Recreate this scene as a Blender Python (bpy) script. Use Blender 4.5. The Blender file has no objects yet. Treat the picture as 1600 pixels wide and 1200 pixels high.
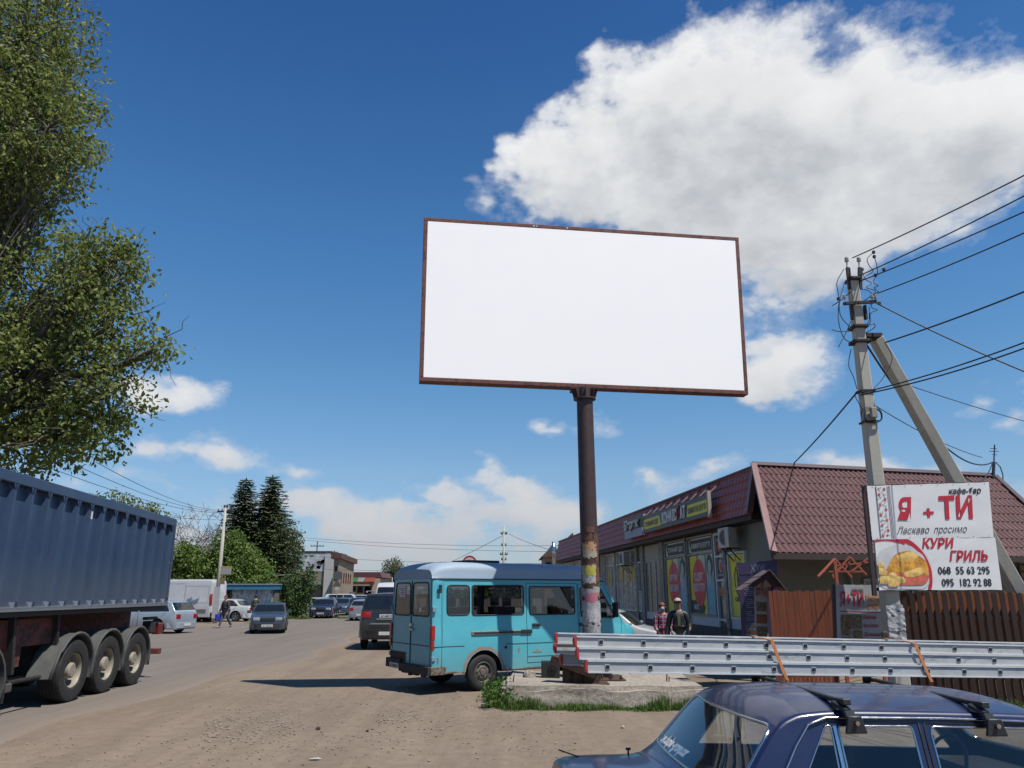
import bpy, bmesh, math, random
from math import sin, cos, tan, atan, atan2, pi, sqrt, radians as R
from mathutils import Vector, Matrix, noise

rnd = random.Random(11)
SC = bpy.context.scene
COL = SC.collection
EYE = 1.88
PITCH = R(15.13)

def at(px, py, D):
    """world point seen at pixel (px,py) of the photo, D metres ahead of the camera"""
    a = (px - 800) / 1202; b = (600 - py) / 1202
    y = cos(PITCH) - sin(PITCH) * b; z = sin(PITCH) + cos(PITCH) * b
    return Vector((a * D / y, D, EYE + z * D / y))

def gnd(px, py, h=0.0):
    a = (px - 800) / 1202; b = (600 - py) / 1202
    y = cos(PITCH) - sin(PITCH) * b; z = sin(PITCH) + cos(PITCH) * b
    k = (h - EYE) / z
    return Vector((a * k, y * k, h))

# ------------------------------------------------------------------ tagging
def tag(o, label=None, cat=None, group=None, kind=None):
    if label: o['label'] = label
    if cat: o['category'] = cat
    if group: o['group'] = group
    if kind: o['kind'] = kind
    return o

def thing(name, label, cat, loc=(0, 0, 0), rz=0.0, group=None):
    o = bpy.data.objects.new(name, None)
    o.empty_display_size = 0.3
    COL.objects.link(o)
    o.location = loc; o.rotation_euler = (0, 0, rz)
    return tag(o, label, cat, group)

def copy_tree(o, parent=None):
    c = o.copy(); COL.objects.link(c); c.parent = parent
    for ch in list(o.children): copy_tree(ch, c)
    return c

# ------------------------------------------------------------------ mesh builder
class MB:
    def __init__(self):
        self.v = []; self.f = []; self.m = []
    def add(self, vs, fs, mi=0):
        n = len(self.v)
        self.v += [tuple(p) for p in vs]
        for f in fs:
            self.f.append(tuple(i + n for i in f)); self.m.append(mi)
        return self
    def box(self, c, s, rot=None, mi=0):
        c = Vector(c); hx, hy, hz = s[0] / 2, s[1] / 2, s[2] / 2
        ps = [Vector((x, y, z)) for x in (-hx, hx) for y in (-hy, hy) for z in (-hz, hz)]
        if rot is not None: ps = [rot @ p for p in ps]
        ps = [p + c for p in ps]
        return self.add(ps, [(0, 1, 3, 2), (4, 6, 7, 5), (0, 4, 5, 1), (2, 3, 7, 6), (0, 2, 6, 4), (1, 5, 7, 3)], mi)
    def b2(self, a, b, mi=0):
        """box from corner a to corner b"""
        return self.box([(a[i] + b[i]) / 2 for i in range(3)], [abs(b[i] - a[i]) for i in range(3)], None, mi)
    def beam(self, p0, p1, w, h, up=(0, 0, 1), mi=0):
        p0 = Vector(p0); p1 = Vector(p1); d = p1 - p0; L = d.length
        if L < 1e-6: return self
        d.normalize(); u = Vector(up)
        if abs(d.dot(u)) > .98: u = Vector((1, 0, 0))
        s = d.cross(u).normalized(); u = s.cross(d)
        m = Matrix((s, d, u)).transposed()
        return self.box((p0 + p1) / 2, (w, L, h), m, mi)
    def tube(self, pts, r, n=8, mi=0, closed=False, caps=True):
        pts = [Vector(p) for p in pts]; N = len(pts)
        if N < 2: return self
        rr = r if isinstance(r, (list, tuple)) else [r] * N
        vs = []; fs = []
        prev = None
        for i, p in enumerate(pts):
            if closed: d = pts[(i + 1) % N] - pts[i - 1]
            else: d = pts[min(i + 1, N - 1)] - pts[max(i - 1, 0)]
            if d.length < 1e-9: d = Vector((0, 0, 1))
            d.normalize()
            if prev is None:
                a = Vector((0, 0, 1)) if abs(d.z) < .9 else Vector((1, 0, 0))
                u = d.cross(a).normalized()
            else:
                u = (prev - d * prev.dot(d))
                u = u.normalized() if u.length > 1e-6 else d.orthogonal().normalized()
            prev = u; w = d.cross(u)
            for k in range(n):
                t = 2 * pi * k / n
                vs.append(p + (u * cos(t) + w * sin(t)) * rr[i])
        for i in range(N if closed else N - 1):
            j = (i + 1) % N
            for k in range(n):
                l = (k + 1) % n
                fs.append((i * n + k, i * n + l, j * n + l, j * n + k))
        if caps and not closed:
            fs.append(tuple(range(n - 1, -1, -1))); fs.append(tuple((N - 1) * n + k for k in range(n)))
        return self.add(vs, fs, mi)
    def cyl(self, p0, p1, r, r2=None, n=16, mi=0):
        return self.tube([p0, p1], [r, r if r2 is None else r2], n, mi)
    def lathe(self, prof, o=(0, 0, 0), ax=(0, 1, 0), n=32, mi=0, close=False):
        """prof: list of (radius, position along the axis)"""
        o = Vector(o); ax = Vector(ax).normalized(); u = ax.orthogonal().normalized(); w = ax.cross(u)
        vs = []; fs = []; M = len(prof)
        for k in range(n):
            t = 2 * pi * k / n; e = u * cos(t) + w * sin(t)
            for (r, a) in prof: vs.append(o + e * r + ax * a)
        for k in range(n):
            l = (k + 1) % n
            for i in range(M if close else M - 1):
                j = (i + 1) % M
                fs.append((k * M + i, l * M + i, l * M + j, k * M + j))
        return self.add(vs, fs, mi)
    def prism(self, poly, o, ux, uy, d, mi=0):
        """2-D polygon in the frame (o,ux,uy), extruded by vector d"""
        o = Vector(o); ux = Vector(ux); uy = Vector(uy); d = Vector(d); n = len(poly)
        a = [o + ux * p[0] + uy * p[1] for p in poly]
        vs = a + [p + d for p in a]
        fs = [tuple(range(n))[::-1], tuple(range(n, 2 * n))] + [(i, (i + 1) % n, n + (i + 1) % n, n + i) for i in range(n)]
        return self.add(vs, fs, mi)
    def quad(self, a, b, c, d, mi=0): return self.add([a, b, c, d], [(0, 1, 2, 3)], mi)
    def sphere(self, c, r, n=10, m=7, mi=0, jit=0, seed=0):
        c = Vector(c); rx, ry, rz = (r, r, r) if not isinstance(r, (tuple, list)) else r
        vs = [c + Vector((0, 0, rz))]; q = random.Random(seed)
        for i in range(1, m):
            t = pi * i / m
            for k in range(n):
                a = 2 * pi * k / n; s = 1 + (q.random() - .5) * jit
                vs.append(c + Vector((rx * sin(t) * cos(a), ry * sin(t) * sin(a), rz * cos(t))) * s if jit == 0 else c + Vector((rx * sin(t) * cos(a) * s, ry * sin(t) * sin(a) * s, rz * cos(t) * s)))
        vs.append(c - Vector((0, 0, rz))); fs = []
        for k in range(n): fs.append((0, 1 + k, 1 + (k + 1) % n))
        for i in range(m - 2):
            for k in range(n):
                a = 1 + i * n + k; b = 1 + i * n + (k + 1) % n
                fs.append((a, a + n, b + n, b))
        L = len(vs) - 1
        for k in range(n): fs.append((L, L - n + (k + 1) % n, L - n + k))
        return self.add(vs, fs, mi)
    def text(self, body, o, ux, uy, h, width=None, align='L', shear=0.0, bold=0.0, depth=.002, mi=0):
        vs, fs, bb = text_mesh(body, shear, bold)
        if not vs: return self
        k = h / .73
        w = (bb[1] - bb[0])
        kx = k if width is None else width / w
        x0 = bb[0] if align == 'L' else (bb[0] + w / 2 if align == 'C' else bb[1])
        o = Vector(o); ux = Vector(ux).normalized(); uy = Vector(uy).normalized(); nz = ux.cross(uy)
        self.add([o + ux * (p[0] - x0) * kx + uy * p[1] * k + nz * (depth if p[2] > 0 else 0) for p in vs], fs, mi)
        return self
    def build(self, name, mat=None, parent=None, smooth=False, bevel=0, origin=None, seg=1, merge=False, ang=32):
        me = bpy.data.meshes.new(name)
        vs = self.v
        if origin is not None:
            ox, oy, oz = origin
            vs = [(p[0] - ox, p[1] - oy, p[2] - oz) for p in vs]
        me.from_pydata(vs, [], self.f)
        mats = mat if isinstance(mat, (list, tuple)) else [mat]
        for m in mats:
            if m: me.materials.append(m)
        if len(mats) > 1: me.polygons.foreach_set('material_index', self.m)
        if bevel or merge or smooth == 'auto':
            bm = bmesh.new(); bm.from_mesh(me)
            if merge: bmesh.ops.remove_doubles(bm, verts=bm.verts, dist=1e-4)
            bmesh.ops.recalc_face_normals(bm, faces=bm.faces)
            if bevel:
                es = [e for e in bm.edges if len(e.link_faces) == 2 and e.calc_face_angle(0) > R(25)]
                bmesh.ops.bevel(bm, geom=es, offset=bevel, segments=seg, affect='EDGES', profile=.7, clamp_overlap=True)
            finish_smooth(bm, ang)
            bm.to_mesh(me); bm.free()
        elif smooth:
            me.polygons.foreach_set('use_smooth', [True] * len(me.polygons))
        me.update()
        o = bpy.data.objects.new(name, me); COL.objects.link(o)
        if parent is not None: o.parent = parent
        elif origin is not None: o.location = origin
        return o

def finish_smooth(bm, ang=32):
    for f in bm.faces: f.smooth = True
    for e in bm.edges:
        e.smooth = not (len(e.link_faces) != 2 or e.calc_face_angle(0) > R(ang))

_tc = {}
def text_mesh(body, shear=0.0, bold=0.0):
    key = (body, shear, bold)
    if key in _tc: return _tc[key]
    c = bpy.data.curves.new('lettering', 'FONT'); c.body = body; c.size = 1; c.shear = shear; c.offset = bold; c.extrude = .01
    c.resolution_u = 3
    o = bpy.data.objects.new('lettering', c); COL.objects.link(o)
    dg = bpy.context.evaluated_depsgraph_get()
    me = bpy.data.meshes.new_from_object(o.evaluated_get(dg))
    vs = [tuple(v.co) for v in me.vertices]; fs = [tuple(p.vertices) for p in me.polygons]
    xs = [v[0] for v in vs] or [0, 1]
    bb = (min(xs), max(xs))
    COL.objects.unlink(o); bpy.data.objects.remove(o); bpy.data.curves.remove(c); bpy.data.meshes.remove(me)
    _tc[key] = (vs, fs, bb)
    return _tc[key]

def obj_from_bm(bm, name, mat, parent=None, ang=32):
    bmesh.ops.recalc_face_normals(bm, faces=bm.faces) if ang > 0 else None
    finish_smooth(bm, abs(ang))
    me = bpy.data.meshes.new(name); bm.to_mesh(me)
    for m in (mat if isinstance(mat, (list, tuple)) else [mat]): me.materials.append(m)
    o = bpy.data.objects.new(name, me); COL.objects.link(o)
    if parent is not None: o.parent = parent
    return o

# ------------------------------------------------------------------ materials
def _nodes(name):
    m = bpy.data.materials.new(name); m.use_nodes = True
    nt = m.node_tree; b = nt.nodes['Principled BSDF']
    return m, nt, b

def N(nt, typ, **kw):
    n = nt.nodes.new(typ)
    for k, v in kw.items():
        if k.startswith('i_'): n.inputs[k[2:].replace('_', ' ')].default_value = v
        else: setattr(n, k, v)
    return n

def ramp(nt, fac, stops, interp='LINEAR'):
    r = nt.nodes.new('ShaderNodeValToRGB'); r.color_ramp.interpolation = interp
    el = r.color_ramp.elements
    while len(el) < len(stops): el.new(.5)
    for e, (p, c) in zip(el, stops):
        e.position = p; e.color = c if len(c) == 4 else (*c, 1)
    nt.links.new(fac, r.inputs['Fac'])
    return r

def mixc(nt, fac, a, b, mode='MIX'):
    m = nt.nodes.new('ShaderNodeMix'); m.data_type = 'RGBA'; m.blend_type = mode
    for s, v in ((m.inputs[0], fac), (m.inputs[6], a), (m.inputs[7], b)):
        if hasattr(v, 'node'): nt.links.new(v, s)
        elif isinstance(v, (int, float)): s.default_value = v
        else: s.default_value = (*v, 1) if len(v) == 3 else v
    return m.outputs[2]

def mth(nt, op, a, b=None, c=None, clamp=False):
    m = nt.nodes.new('ShaderNodeMath'); m.operation = op; m.use_clamp = clamp
    for i, v in enumerate((a, b, c)):
        if v is None: continue
        if hasattr(v, 'node'): nt.links.new(v, m.inputs[i])
        else: m.inputs[i].default_value = v
    return m.outputs[0]

def noise_tex(nt, scale, detail=4, rough=.6, vec=None, stretch=None):
    if vec is None:
        tc = nt.nodes.new('ShaderNodeTexCoord'); vec = tc.outputs['Object']
    if stretch:
        mp = nt.nodes.new('ShaderNodeMapping'); mp.inputs['Scale'].default_value = stretch
        nt.links.new(vec, mp.inputs['Vector']); vec = mp.outputs[0]
    n = nt.nodes.new('ShaderNodeTexNoise'); n.inputs['Scale'].default_value = scale
    n.inputs['Detail'].default_value = detail; n.inputs['Roughness'].default_value = rough
    nt.links.new(vec, n.inputs['Vector'])
    return n.outputs['Fac']

def bump(nt, b, h, strength=.3, dist=.01):
    n = nt.nodes.new('ShaderNodeBump'); n.inputs['Strength'].default_value = strength; n.inputs['Distance'].default_value = dist
    nt.links.new(h, n.inputs['Height']); nt.links.new(n.outputs[0], b.inputs['Normal'])

_mc = {}
KALB = .72
def M(name, col=(.5, .5, .5), rough=.6, metal=0.0, var=.12, scale=6, bmp=0.0, bscale=40, coat=0.0, spec=.5, col2=None, thr=None, stretch=None, dirt=0.0, dirtcol=(.17, .13, .10), trans=0.0, raw=False):
    """procedural material; col2+thr: patches of a second colour"""
    if name in _mc: return _mc[name]
    m, nt, b = _nodes(name)
    if not raw:
        col = tuple(c * KALB for c in col); col2 = tuple(c * KALB for c in col2) if col2 else None; dirtcol = tuple(c * KALB for c in dirtcol)
    nf = noise_tex(nt, scale, 5, .65, stretch=stretch)
    lo = tuple(c * (1 - var) for c in col); hi = tuple(min(1, c * (1 + var)) for c in col)
    c = ramp(nt, nf, [(.3, lo), (.7, hi)]).outputs[0]
    if col2 is not None:
        n2 = noise_tex(nt, scale * 1.7, 8, .7, stretch=stretch)
        t = thr if thr else .55
        f = ramp(nt, n2, [(t, (0, 0, 0)), (t + .07, (1, 1, 1))]).outputs[0]
        c = mixc(nt, f, c, col2)
    if dirt:
        tc = nt.nodes.new('ShaderNodeTexCoord'); sp = nt.nodes.new('ShaderNodeSeparateXYZ')
        nt.links.new(tc.outputs['Object'], sp.inputs[0])
        zf = mth(nt, 'SUBTRACT', 1.0, mth(nt, 'DIVIDE', sp.outputs['Z'], dirt), clamp=True)
        n3 = noise_tex(nt, 9, 6, .7)
        f = mth(nt, 'MULTIPLY', zf, mth(nt, 'MULTIPLY', n3, 1.5), clamp=True)
        c = mixc(nt, f, c, dirtcol)
    nt.links.new(c, b.inputs['Base Color'])
    b.inputs['Metallic'].default_value = metal
    rr = ramp(nt, noise_tex(nt, scale * 2.3, 4, .6), [(.3, (max(0, rough - .06),) * 3), (.75, (min(1, rough + .08),) * 3)])
    nt.links.new(rr.outputs[0], b.inputs['Roughness'])
    b.inputs['Specular IOR Level'].default_value = spec
    if coat:
        b.inputs['Coat Weight'].default_value = coat; b.inputs['Coat Roughness'].default_value = .08
    if trans: b.inputs['Transmission Weight'].default_value = trans
    if bmp: bump(nt, b, noise_tex(nt, bscale, 6, .65), bmp)
    _mc[name] = m
    return m

def glass_mat(name, tint=(.55, .62, .62), dark=0.0):
    """thin pane: see-through plus Fresnel mirror"""
    if name in _mc: return _mc[name]
    m = bpy.data.materials.new(name); m.use_nodes = True; nt = m.node_tree; nt.nodes.clear()
    out = N(nt, 'ShaderNodeOutputMaterial'); tr = N(nt, 'ShaderNodeBsdfTransparent'); gl = N(nt, 'ShaderNodeBsdfGlossy')
    gl.inputs['Roughness'].default_value = .02; gl.inputs['Color'].default_value = (.9, .95, 1, 1)
    tr.inputs['Color'].default_value = (*tint, 1)
    fr = N(nt, 'ShaderNodeFresnel'); ge = N(nt, 'ShaderNodeNewGeometry'); nt.links.new(mth(nt, 'MULTIPLY_ADD', ge.outputs['Backfacing'], -.8333, 1.5), fr.inputs['IOR'])
    f = mth(nt, 'MULTIPLY_ADD', fr.outputs[0], 1.3, dark, clamp=True)
    mx = N(nt, 'ShaderNodeMixShader'); nt.links.new(f, mx.inputs[0]); nt.links.new(tr.outputs[0], mx.inputs[1]); nt.links.new(gl.outputs[0], mx.inputs[2])
    nt.links.new(mx.outputs[0], out.inputs[0])
    _mc[name] = m
    return m

def darkglass():
    return M('dark_glass', (.012, .015, .017), .04, 0, .3, 3, spec=.8)

def leaf_mat(name, c1, c2, c3, trans=.25):
    if name in _mc: return _mc[name]
    m, nt, b = _nodes(name)
    g = N(nt, 'ShaderNodeNewGeometry')
    c = ramp(nt, g.outputs['Random Per Island'], [(0, c1), (.5, c2), (1, c3)]).outputs[0]
    nf = noise_tex(nt, .8, 3, .5)
    c = mixc(nt, ramp(nt, nf, [(.35, (0, 0, 0)), (.65, (.6, .6, .6))]).outputs[0], c, tuple(x * .85 for x in c1))
    nt.links.new(c, b.inputs['Base Color']); b.inputs['Roughness'].default_value = .55
    b.inputs['Specular IOR Level'].default_value = .35
    tl = N(nt, 'ShaderNodeBsdfTranslucent'); nt.links.new(c, tl.inputs['Color'])
    mx = N(nt, 'ShaderNodeMixShader'); mx.inputs[0].default_value = trans
    out = nt.nodes['Material Output']
    nt.links.new(b.outputs[0], mx.inputs[1]); nt.links.new(tl.outputs[0], mx.inputs[2]); nt.links.new(mx.outputs[0], out.inputs[0])
    _mc[name] = m
    return m

def pchip(pts, x):
    n = len(pts)
    if x <= pts[0][0]: return pts[0][1]
    if x >= pts[-1][0]: return pts[-1][1]
    h = [pts[i + 1][0] - pts[i][0] for i in range(n - 1)]
    d = [(pts[i + 1][1] - pts[i][1]) / h[i] for i in range(n - 1)]
    def slope(i):
        if i == 0: return d[0]
        if i == n - 1: return d[-1]
        if d[i - 1] * d[i] <= 0: return 0
        w1 = 2 * h[i] + h[i - 1]; w2 = h[i] + 2 * h[i - 1]
        return (w1 + w2) / (w1 / d[i - 1] + w2 / d[i])
    for i in range(n - 1):
        if x <= pts[i + 1][0]:
            t = (x - pts[i][0]) / h[i]; a, b = pts[i][1], pts[i + 1][1]; m0, m1 = slope(i) * h[i], slope(i + 1) * h[i]
            return (2*t**3 - 3*t**2 + 1) * a + (t**3 - 2*t**2 + t) * m0 + (-2*t**3 + 3*t**2) * b + (t**3 - t**2) * m1

def rpoly(pts, r=.04, n=4):
    """round the corners of a polygon"""
    out = []; L = len(pts)
    rs = r if isinstance(r, (list, tuple)) else [r] * L
    for i in range(L):
        p = Vector(pts[i]); a = Vector(pts[i - 1]); b = Vector(pts[(i + 1) % L]); ri = rs[i]
        u = (a - p); v = (b - p); rr = min(ri, u.length * .45, v.length * .45)
        if rr < 1e-4: out.append((p.x, p.y)); continue
        p0 = p + u.normalized() * rr; p1 = p + v.normalized() * rr
        for k in range(n + 1):
            t = k / n
            q = p0 * (1 - t) ** 2 + p * 2 * t * (1 - t) + p1 * t * t
            out.append((q.x, q.y))
    return out

def inside(poly, x, y):
    c = False; j = len(poly) - 1
    for i in range(len(poly)):
        xi, yi = poly[i]; xj, yj = poly[j]
        if (yi > y) != (yj > y) and x < (xj - xi) * (y - yi) / (yj - yi) + xi: c = not c
        j = i
    return c

def leaf_cloud(m, pts, size, n, q, droop=.0, spread=.3, flat=.5, asp=.55, mi=0):
    """n leaves round every twig point; each leaf is a folded rhomb"""
    for p in pts:
        p = Vector(p)
        for _ in range(n):
            c = p + Vector((q.gauss(0, spread), q.gauss(0, spread), q.gauss(0, spread * .8)))
            d = Vector((q.uniform(-1, 1), q.uniform(-1, 1), q.uniform(-1, flat) - droop)).normalized()
            s_ = d.cross(Vector((q.uniform(-1, 1), q.uniform(-1, 1), q.uniform(-1, 1)))).normalized(); L = size * q.uniform(.6, 1.25); w = L * asp / 2
            nn = d.cross(s_) * w * .35
            m.add([c, c + d * L * .5 + s_ * w + nn, c + d * L, c + d * L * .5 - s_ * w + nn], [(0, 1, 2, 3)], mi)

# ------------------------------------------------------------------ camera, light, sky
cam = bpy.data.cameras.new('camera'); camo = bpy.data.objects.new('camera', cam); COL.objects.link(camo)
camo.location = (0, 0, EYE); camo.rotation_euler = (pi / 2 + PITCH, 0, 0)
cam.sensor_width = 36; cam.lens = 36 * 1202 / 1600; cam.clip_end = 5000; cam.clip_start = .05
SC.camera = camo
SUN_EL = R(62); SUN_DIR = Vector((.80, -.60, 0)).normalized()   # where the sun stands, seen from above
sl = bpy.data.lights.new('sun', 'SUN'); sl.energy = 5.0; sl.angle = R(.53); sl.color = (1, .955, .89)
so = bpy.data.objects.new('sun', sl); COL.objects.link(so)
sv = Vector((SUN_DIR.x * cos(SUN_EL), SUN_DIR.y * cos(SUN_EL), sin(SUN_EL)))
so.rotation_euler = sv.to_track_quat('Z', 'Y').to_euler(); so.location = (20, -20, 40)

W = bpy.data.worlds.new('World'); SC.world = W; W.use_nodes = True
nt = W.node_tree; nt.nodes.clear()
out = N(nt, 'ShaderNodeOutputWorld'); bg = N(nt, 'ShaderNodeBackground'); nt.links.new(bg.outputs[0], out.inputs[0])
sky = N(nt, 'ShaderNodeTexSky'); sky.sky_type = 'NISHITA'; sky.sun_disc = False
sky.sun_elevation = SUN_EL; sky.sun_rotation = atan2(SUN_DIR.x, SUN_DIR.y)
sky.air_density = 1.0; sky.dust_density = .25; sky.ozone_density = 2.2; sky.altitude = 200
tc = N(nt, 'ShaderNodeTexCoord'); sp = N(nt, 'ShaderNodeSeparateXYZ'); nt.links.new(tc.outputs['Generated'], sp.inputs[0])
az = mth(nt, 'MULTIPLY', mth(nt, 'ARCTAN2', sp.outputs['X'], sp.outputs['Y']), 180 / pi)
el = mth(nt, 'MULTIPLY', mth(nt, 'ARCSINE', sp.outputs['Z']), 180 / pi)
cmb = N(nt, 'ShaderNodeCombineXYZ'); nt.links.new(az, cmb.inputs[0]); nt.links.new(el, cmb.inputs[1])
P2 = cmb.outputs[0]

def azel(px, py):
    v = at(px, py, 1) - Vector((0, 0, EYE)); v.normalize()
    return (atan2(v.x, v.y) * 180 / pi, math.asin(v.z) * 180 / pi)
# cumulus cells: centre in the sky and half sizes in degrees
CL = [(1120, 150, 205, 120, 1.25), (1010, 235, 170, 80, 1.2), (1290, 230, 230, 125, 1.3), (1500, 215, 150, 88, 1.15), (1180, 330, 230, 85, 1.1),
      (1360, 90, 32, 42, .5), (940, 85, 30, 34, .4), (880, 280, 90, 56, .75), (985, 320, 120, 46, .8), (800, 250, 30, 34, .35), (1400, 330, 120, 70, .55), (1290, 420, 70, 40, .5), (1200, 410, 150, 62, .85), (1590, 190, 80, 70, 1.0),
      (1215, 575, 108, 50, .95), (1130, 580, 90, 40, .8), (1600, 615, 80, 44, .7),
      (283, 620, 74, 32, 1.0), (333, 702, 80, 26, 1.0), (910, 660, 74, 22, .6), (725, 640, 26, 12, .3), (480, 730, 40, 12, .3),
      (688, 772, 52, 22, .85), (755, 738, 34, 22, .7), (825, 762, 44, 20, .65), (885, 800, 52, 26, .8), (610, 802, 60, 16, .6), (560, 830, 60, 16, .5), (780, 800, 80, 22, .6), (650, 835, 90, 18, .5),
      (1120, 725, 46, 22, .6), (1020, 742, 50, 18, .5), (1375, 725, 115, 26, .8), (240, 755, 80, 18, .4), (1180, 600, 40, 20, .5), (1395, 640, 60, 16, .18), (500, 800, 70, 22, .45)]
grp = bpy.data.node_groups.new('cumulus', 'ShaderNodeTree')
grp.interface.new_socket('P', in_out='INPUT', socket_type='NodeSocketVector')
grp.interface.new_socket('D', in_out='OUTPUT', socket_type='NodeSocketFloat')
gi = grp.nodes.new('NodeGroupInput'); go = grp.nodes.new('NodeGroupOutput')
acc = None
for (cx, cy, rx, ry, wgt) in CL:
    a0, e0 = azel(cx, cy); a1, _ = azel(cx + rx, cy); _, e1 = azel(cx, cy - ry)
    ra = abs(a1 - a0); re = abs(e1 - e0)
    mp = grp.nodes.new('ShaderNodeMapping'); mp.vector_type = 'POINT'
    mp.inputs['Location'].default_value = (-a0 / ra, -e0 / re, 0); mp.inputs['Scale'].default_value = (1 / ra, 1 / re, 0)
    grp.links.new(gi.outputs[0], mp.inputs[0])
    dt = grp.nodes.new('ShaderNodeVectorMath'); dt.operation = 'DOT_PRODUCT'
    grp.links.new(mp.outputs[0], dt.inputs[0]); grp.links.new(mp.outputs[0], dt.inputs[1])
    # gaussian-like falloff
    ga = mth(grp, 'MULTIPLY', mth(grp, 'EXPONENT', mth(grp, 'MULTIPLY', dt.outputs['Value'], -1.0)), wgt)
    acc = ga if acc is None else mth(grp, 'ADD', acc, ga)
# bank of low far clouds along the horizon
spg = grp.nodes.new('ShaderNodeSeparateXYZ'); grp.links.new(gi.outputs[0], spg.inputs[0])
low = mth(grp, 'MULTIPLY', mth(grp, 'EXPONENT', mth(grp, 'MULTIPLY', mth(grp, 'POWER', mth(grp, 'DIVIDE', mth(grp, 'SUBTRACT', spg.outputs[1], 2.6), 4.2), 2.0), -1.0)), .56)
acc = mth(grp, 'ADD', acc, low)
grp.links.new(acc, go.inputs[0])

def fbm(vec, scale, det, rough=.6, stretch=(1, 1.5, 1)):
    mp = N(nt, 'ShaderNodeMapping'); mp.inputs['Scale'].default_value = stretch; nt.links.new(vec, mp.inputs[0])
    n = N(nt, 'ShaderNodeTexNoise'); n.inputs['Scale'].default_value = scale; n.inputs['Detail'].default_value = det
    n.inputs['Roughness'].default_value = rough; nt.links.new(mp.outputs[0], n.inputs['Vector'])
    return n
def density(shift):
    sh = N(nt, 'ShaderNodeVectorMath'); sh.operation = 'ADD'; nt.links.new(P2, sh.inputs[0]); sh.inputs[1].default_value = shift
    wp = fbm(sh.outputs[0], .16, 3, .55)
    wv = N(nt, 'ShaderNodeVectorMath'); wv.operation = 'MULTIPLY_ADD'
    nt.links.new(wp.outputs['Color'], wv.inputs[0]); wv.inputs[1].default_value = (7, 4, 0); nt.links.new(sh.outputs[0], wv.inputs[2])
    wv2 = N(nt, 'ShaderNodeVectorMath'); wv2.operation = 'ADD'; nt.links.new(wv.outputs[0], wv2.inputs[0]); wv2.inputs[1].default_value = (-3.5, -2, 0)
    g = N(nt, 'ShaderNodeGroup'); g.node_tree = grp; nt.links.new(wv2.outputs[0], g.inputs[0])
    n1 = mth(nt, 'ADD', mth(nt, 'MULTIPLY', fbm(sh.outputs[0], .16, 8, .56).outputs['Fac'], .78), mth(nt, 'MULTIPLY', fbm(sh.outputs[0], .55, 6, .6).outputs['Fac'], .22))
    base = mth(nt, 'MINIMUM', g.outputs[0], 1.6)
    return mth(nt, 'ADD', base, mth(nt, 'MULTIPLY', mth(nt, 'MULTIPLY', mth(nt, 'SUBTRACT', n1, .5), 3.1), mth(nt, 'MULTIPLY_ADD', base, 3.0, .12, clamp=True)))
d0 = density((0, 0, 0)); d1 = density((1.2, 2.4, 0))
alpha = ramp(nt, mth(nt, 'MULTIPLY', d0, .5), [(.14, (0, 0, 0)), (.24, (.22, .22, .22)), (.36, (.78, .78, .78)), (.52, (1, 1, 1))], 'LINEAR').outputs[0]
thick = ramp(nt, mth(nt, 'MULTIPLY', d1, .5), [(.12, (0, 0, 0)), (.55, (.34, .34, .34)), (1.0, (1, 1, 1))], 'LINEAR').outputs[0]
ccol = mixc(nt, thick, (9.6, 9.7, 9.8), (5.6, 5.9, 6.3))
# far clouds near the horizon take the grey of the air in front of them
hz = ramp(nt, mth(nt, 'DIVIDE', el, 30.0, clamp=True), [(0, (.9, .9, .9)), (.15, (.66, .66, .66)), (.4, (.28, .28, .28)), (.8, (0, 0, 0))]).outputs[0]
skc = N(nt, 'ShaderNodeHueSaturation'); skc.inputs['Saturation'].default_value = 1.1; skc.inputs['Value'].default_value = 1.0
nt.links.new(sky.outputs[0], skc.inputs['Color'])
tint = ramp(nt, mth(nt, 'DIVIDE', el, 45.0, clamp=True), [(0, (.68, .76, 1.05)), (.19, (1.02, 1.15, 1.25)), (.33, (.9, 1.22, 1.34)), (.55, (.75, 1.2, 1.43)), (.88, (.49, .9, 1.25)), (1, (.45, .85, 1.2))]).outputs[0]
skt = mixc(nt, 1.0, skc.outputs[0], tint, 'MULTIPLY')
ccol = mixc(nt, hz, ccol, (4.9, 5.1, 5.6))
fin = mixc(nt, alpha, skt, ccol)
nt.links.new(fin, bg.inputs['Color']); bg.inputs['Strength'].default_value = .076
W.cycles.sampling_method = 'MANUAL'; W.cycles.sample_map_resolution = 512

SC.view_settings.view_transform = 'Standard'; SC.view_settings.look = 'None'; SC.view_settings.gamma = 1; SC.view_settings.exposure = .25
SC.cycles.use_denoising = True
SC.cycles.max_bounces = 6; SC.cycles.transparent_max_bounces = 12; SC.cycles.glossy_bounces = 3; SC.cycles.transmission_bounces = 4; SC.cycles.diffuse_bounces = 3
SC.cycles.caustics_reflective = False; SC.cycles.caustics_refractive = False

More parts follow.
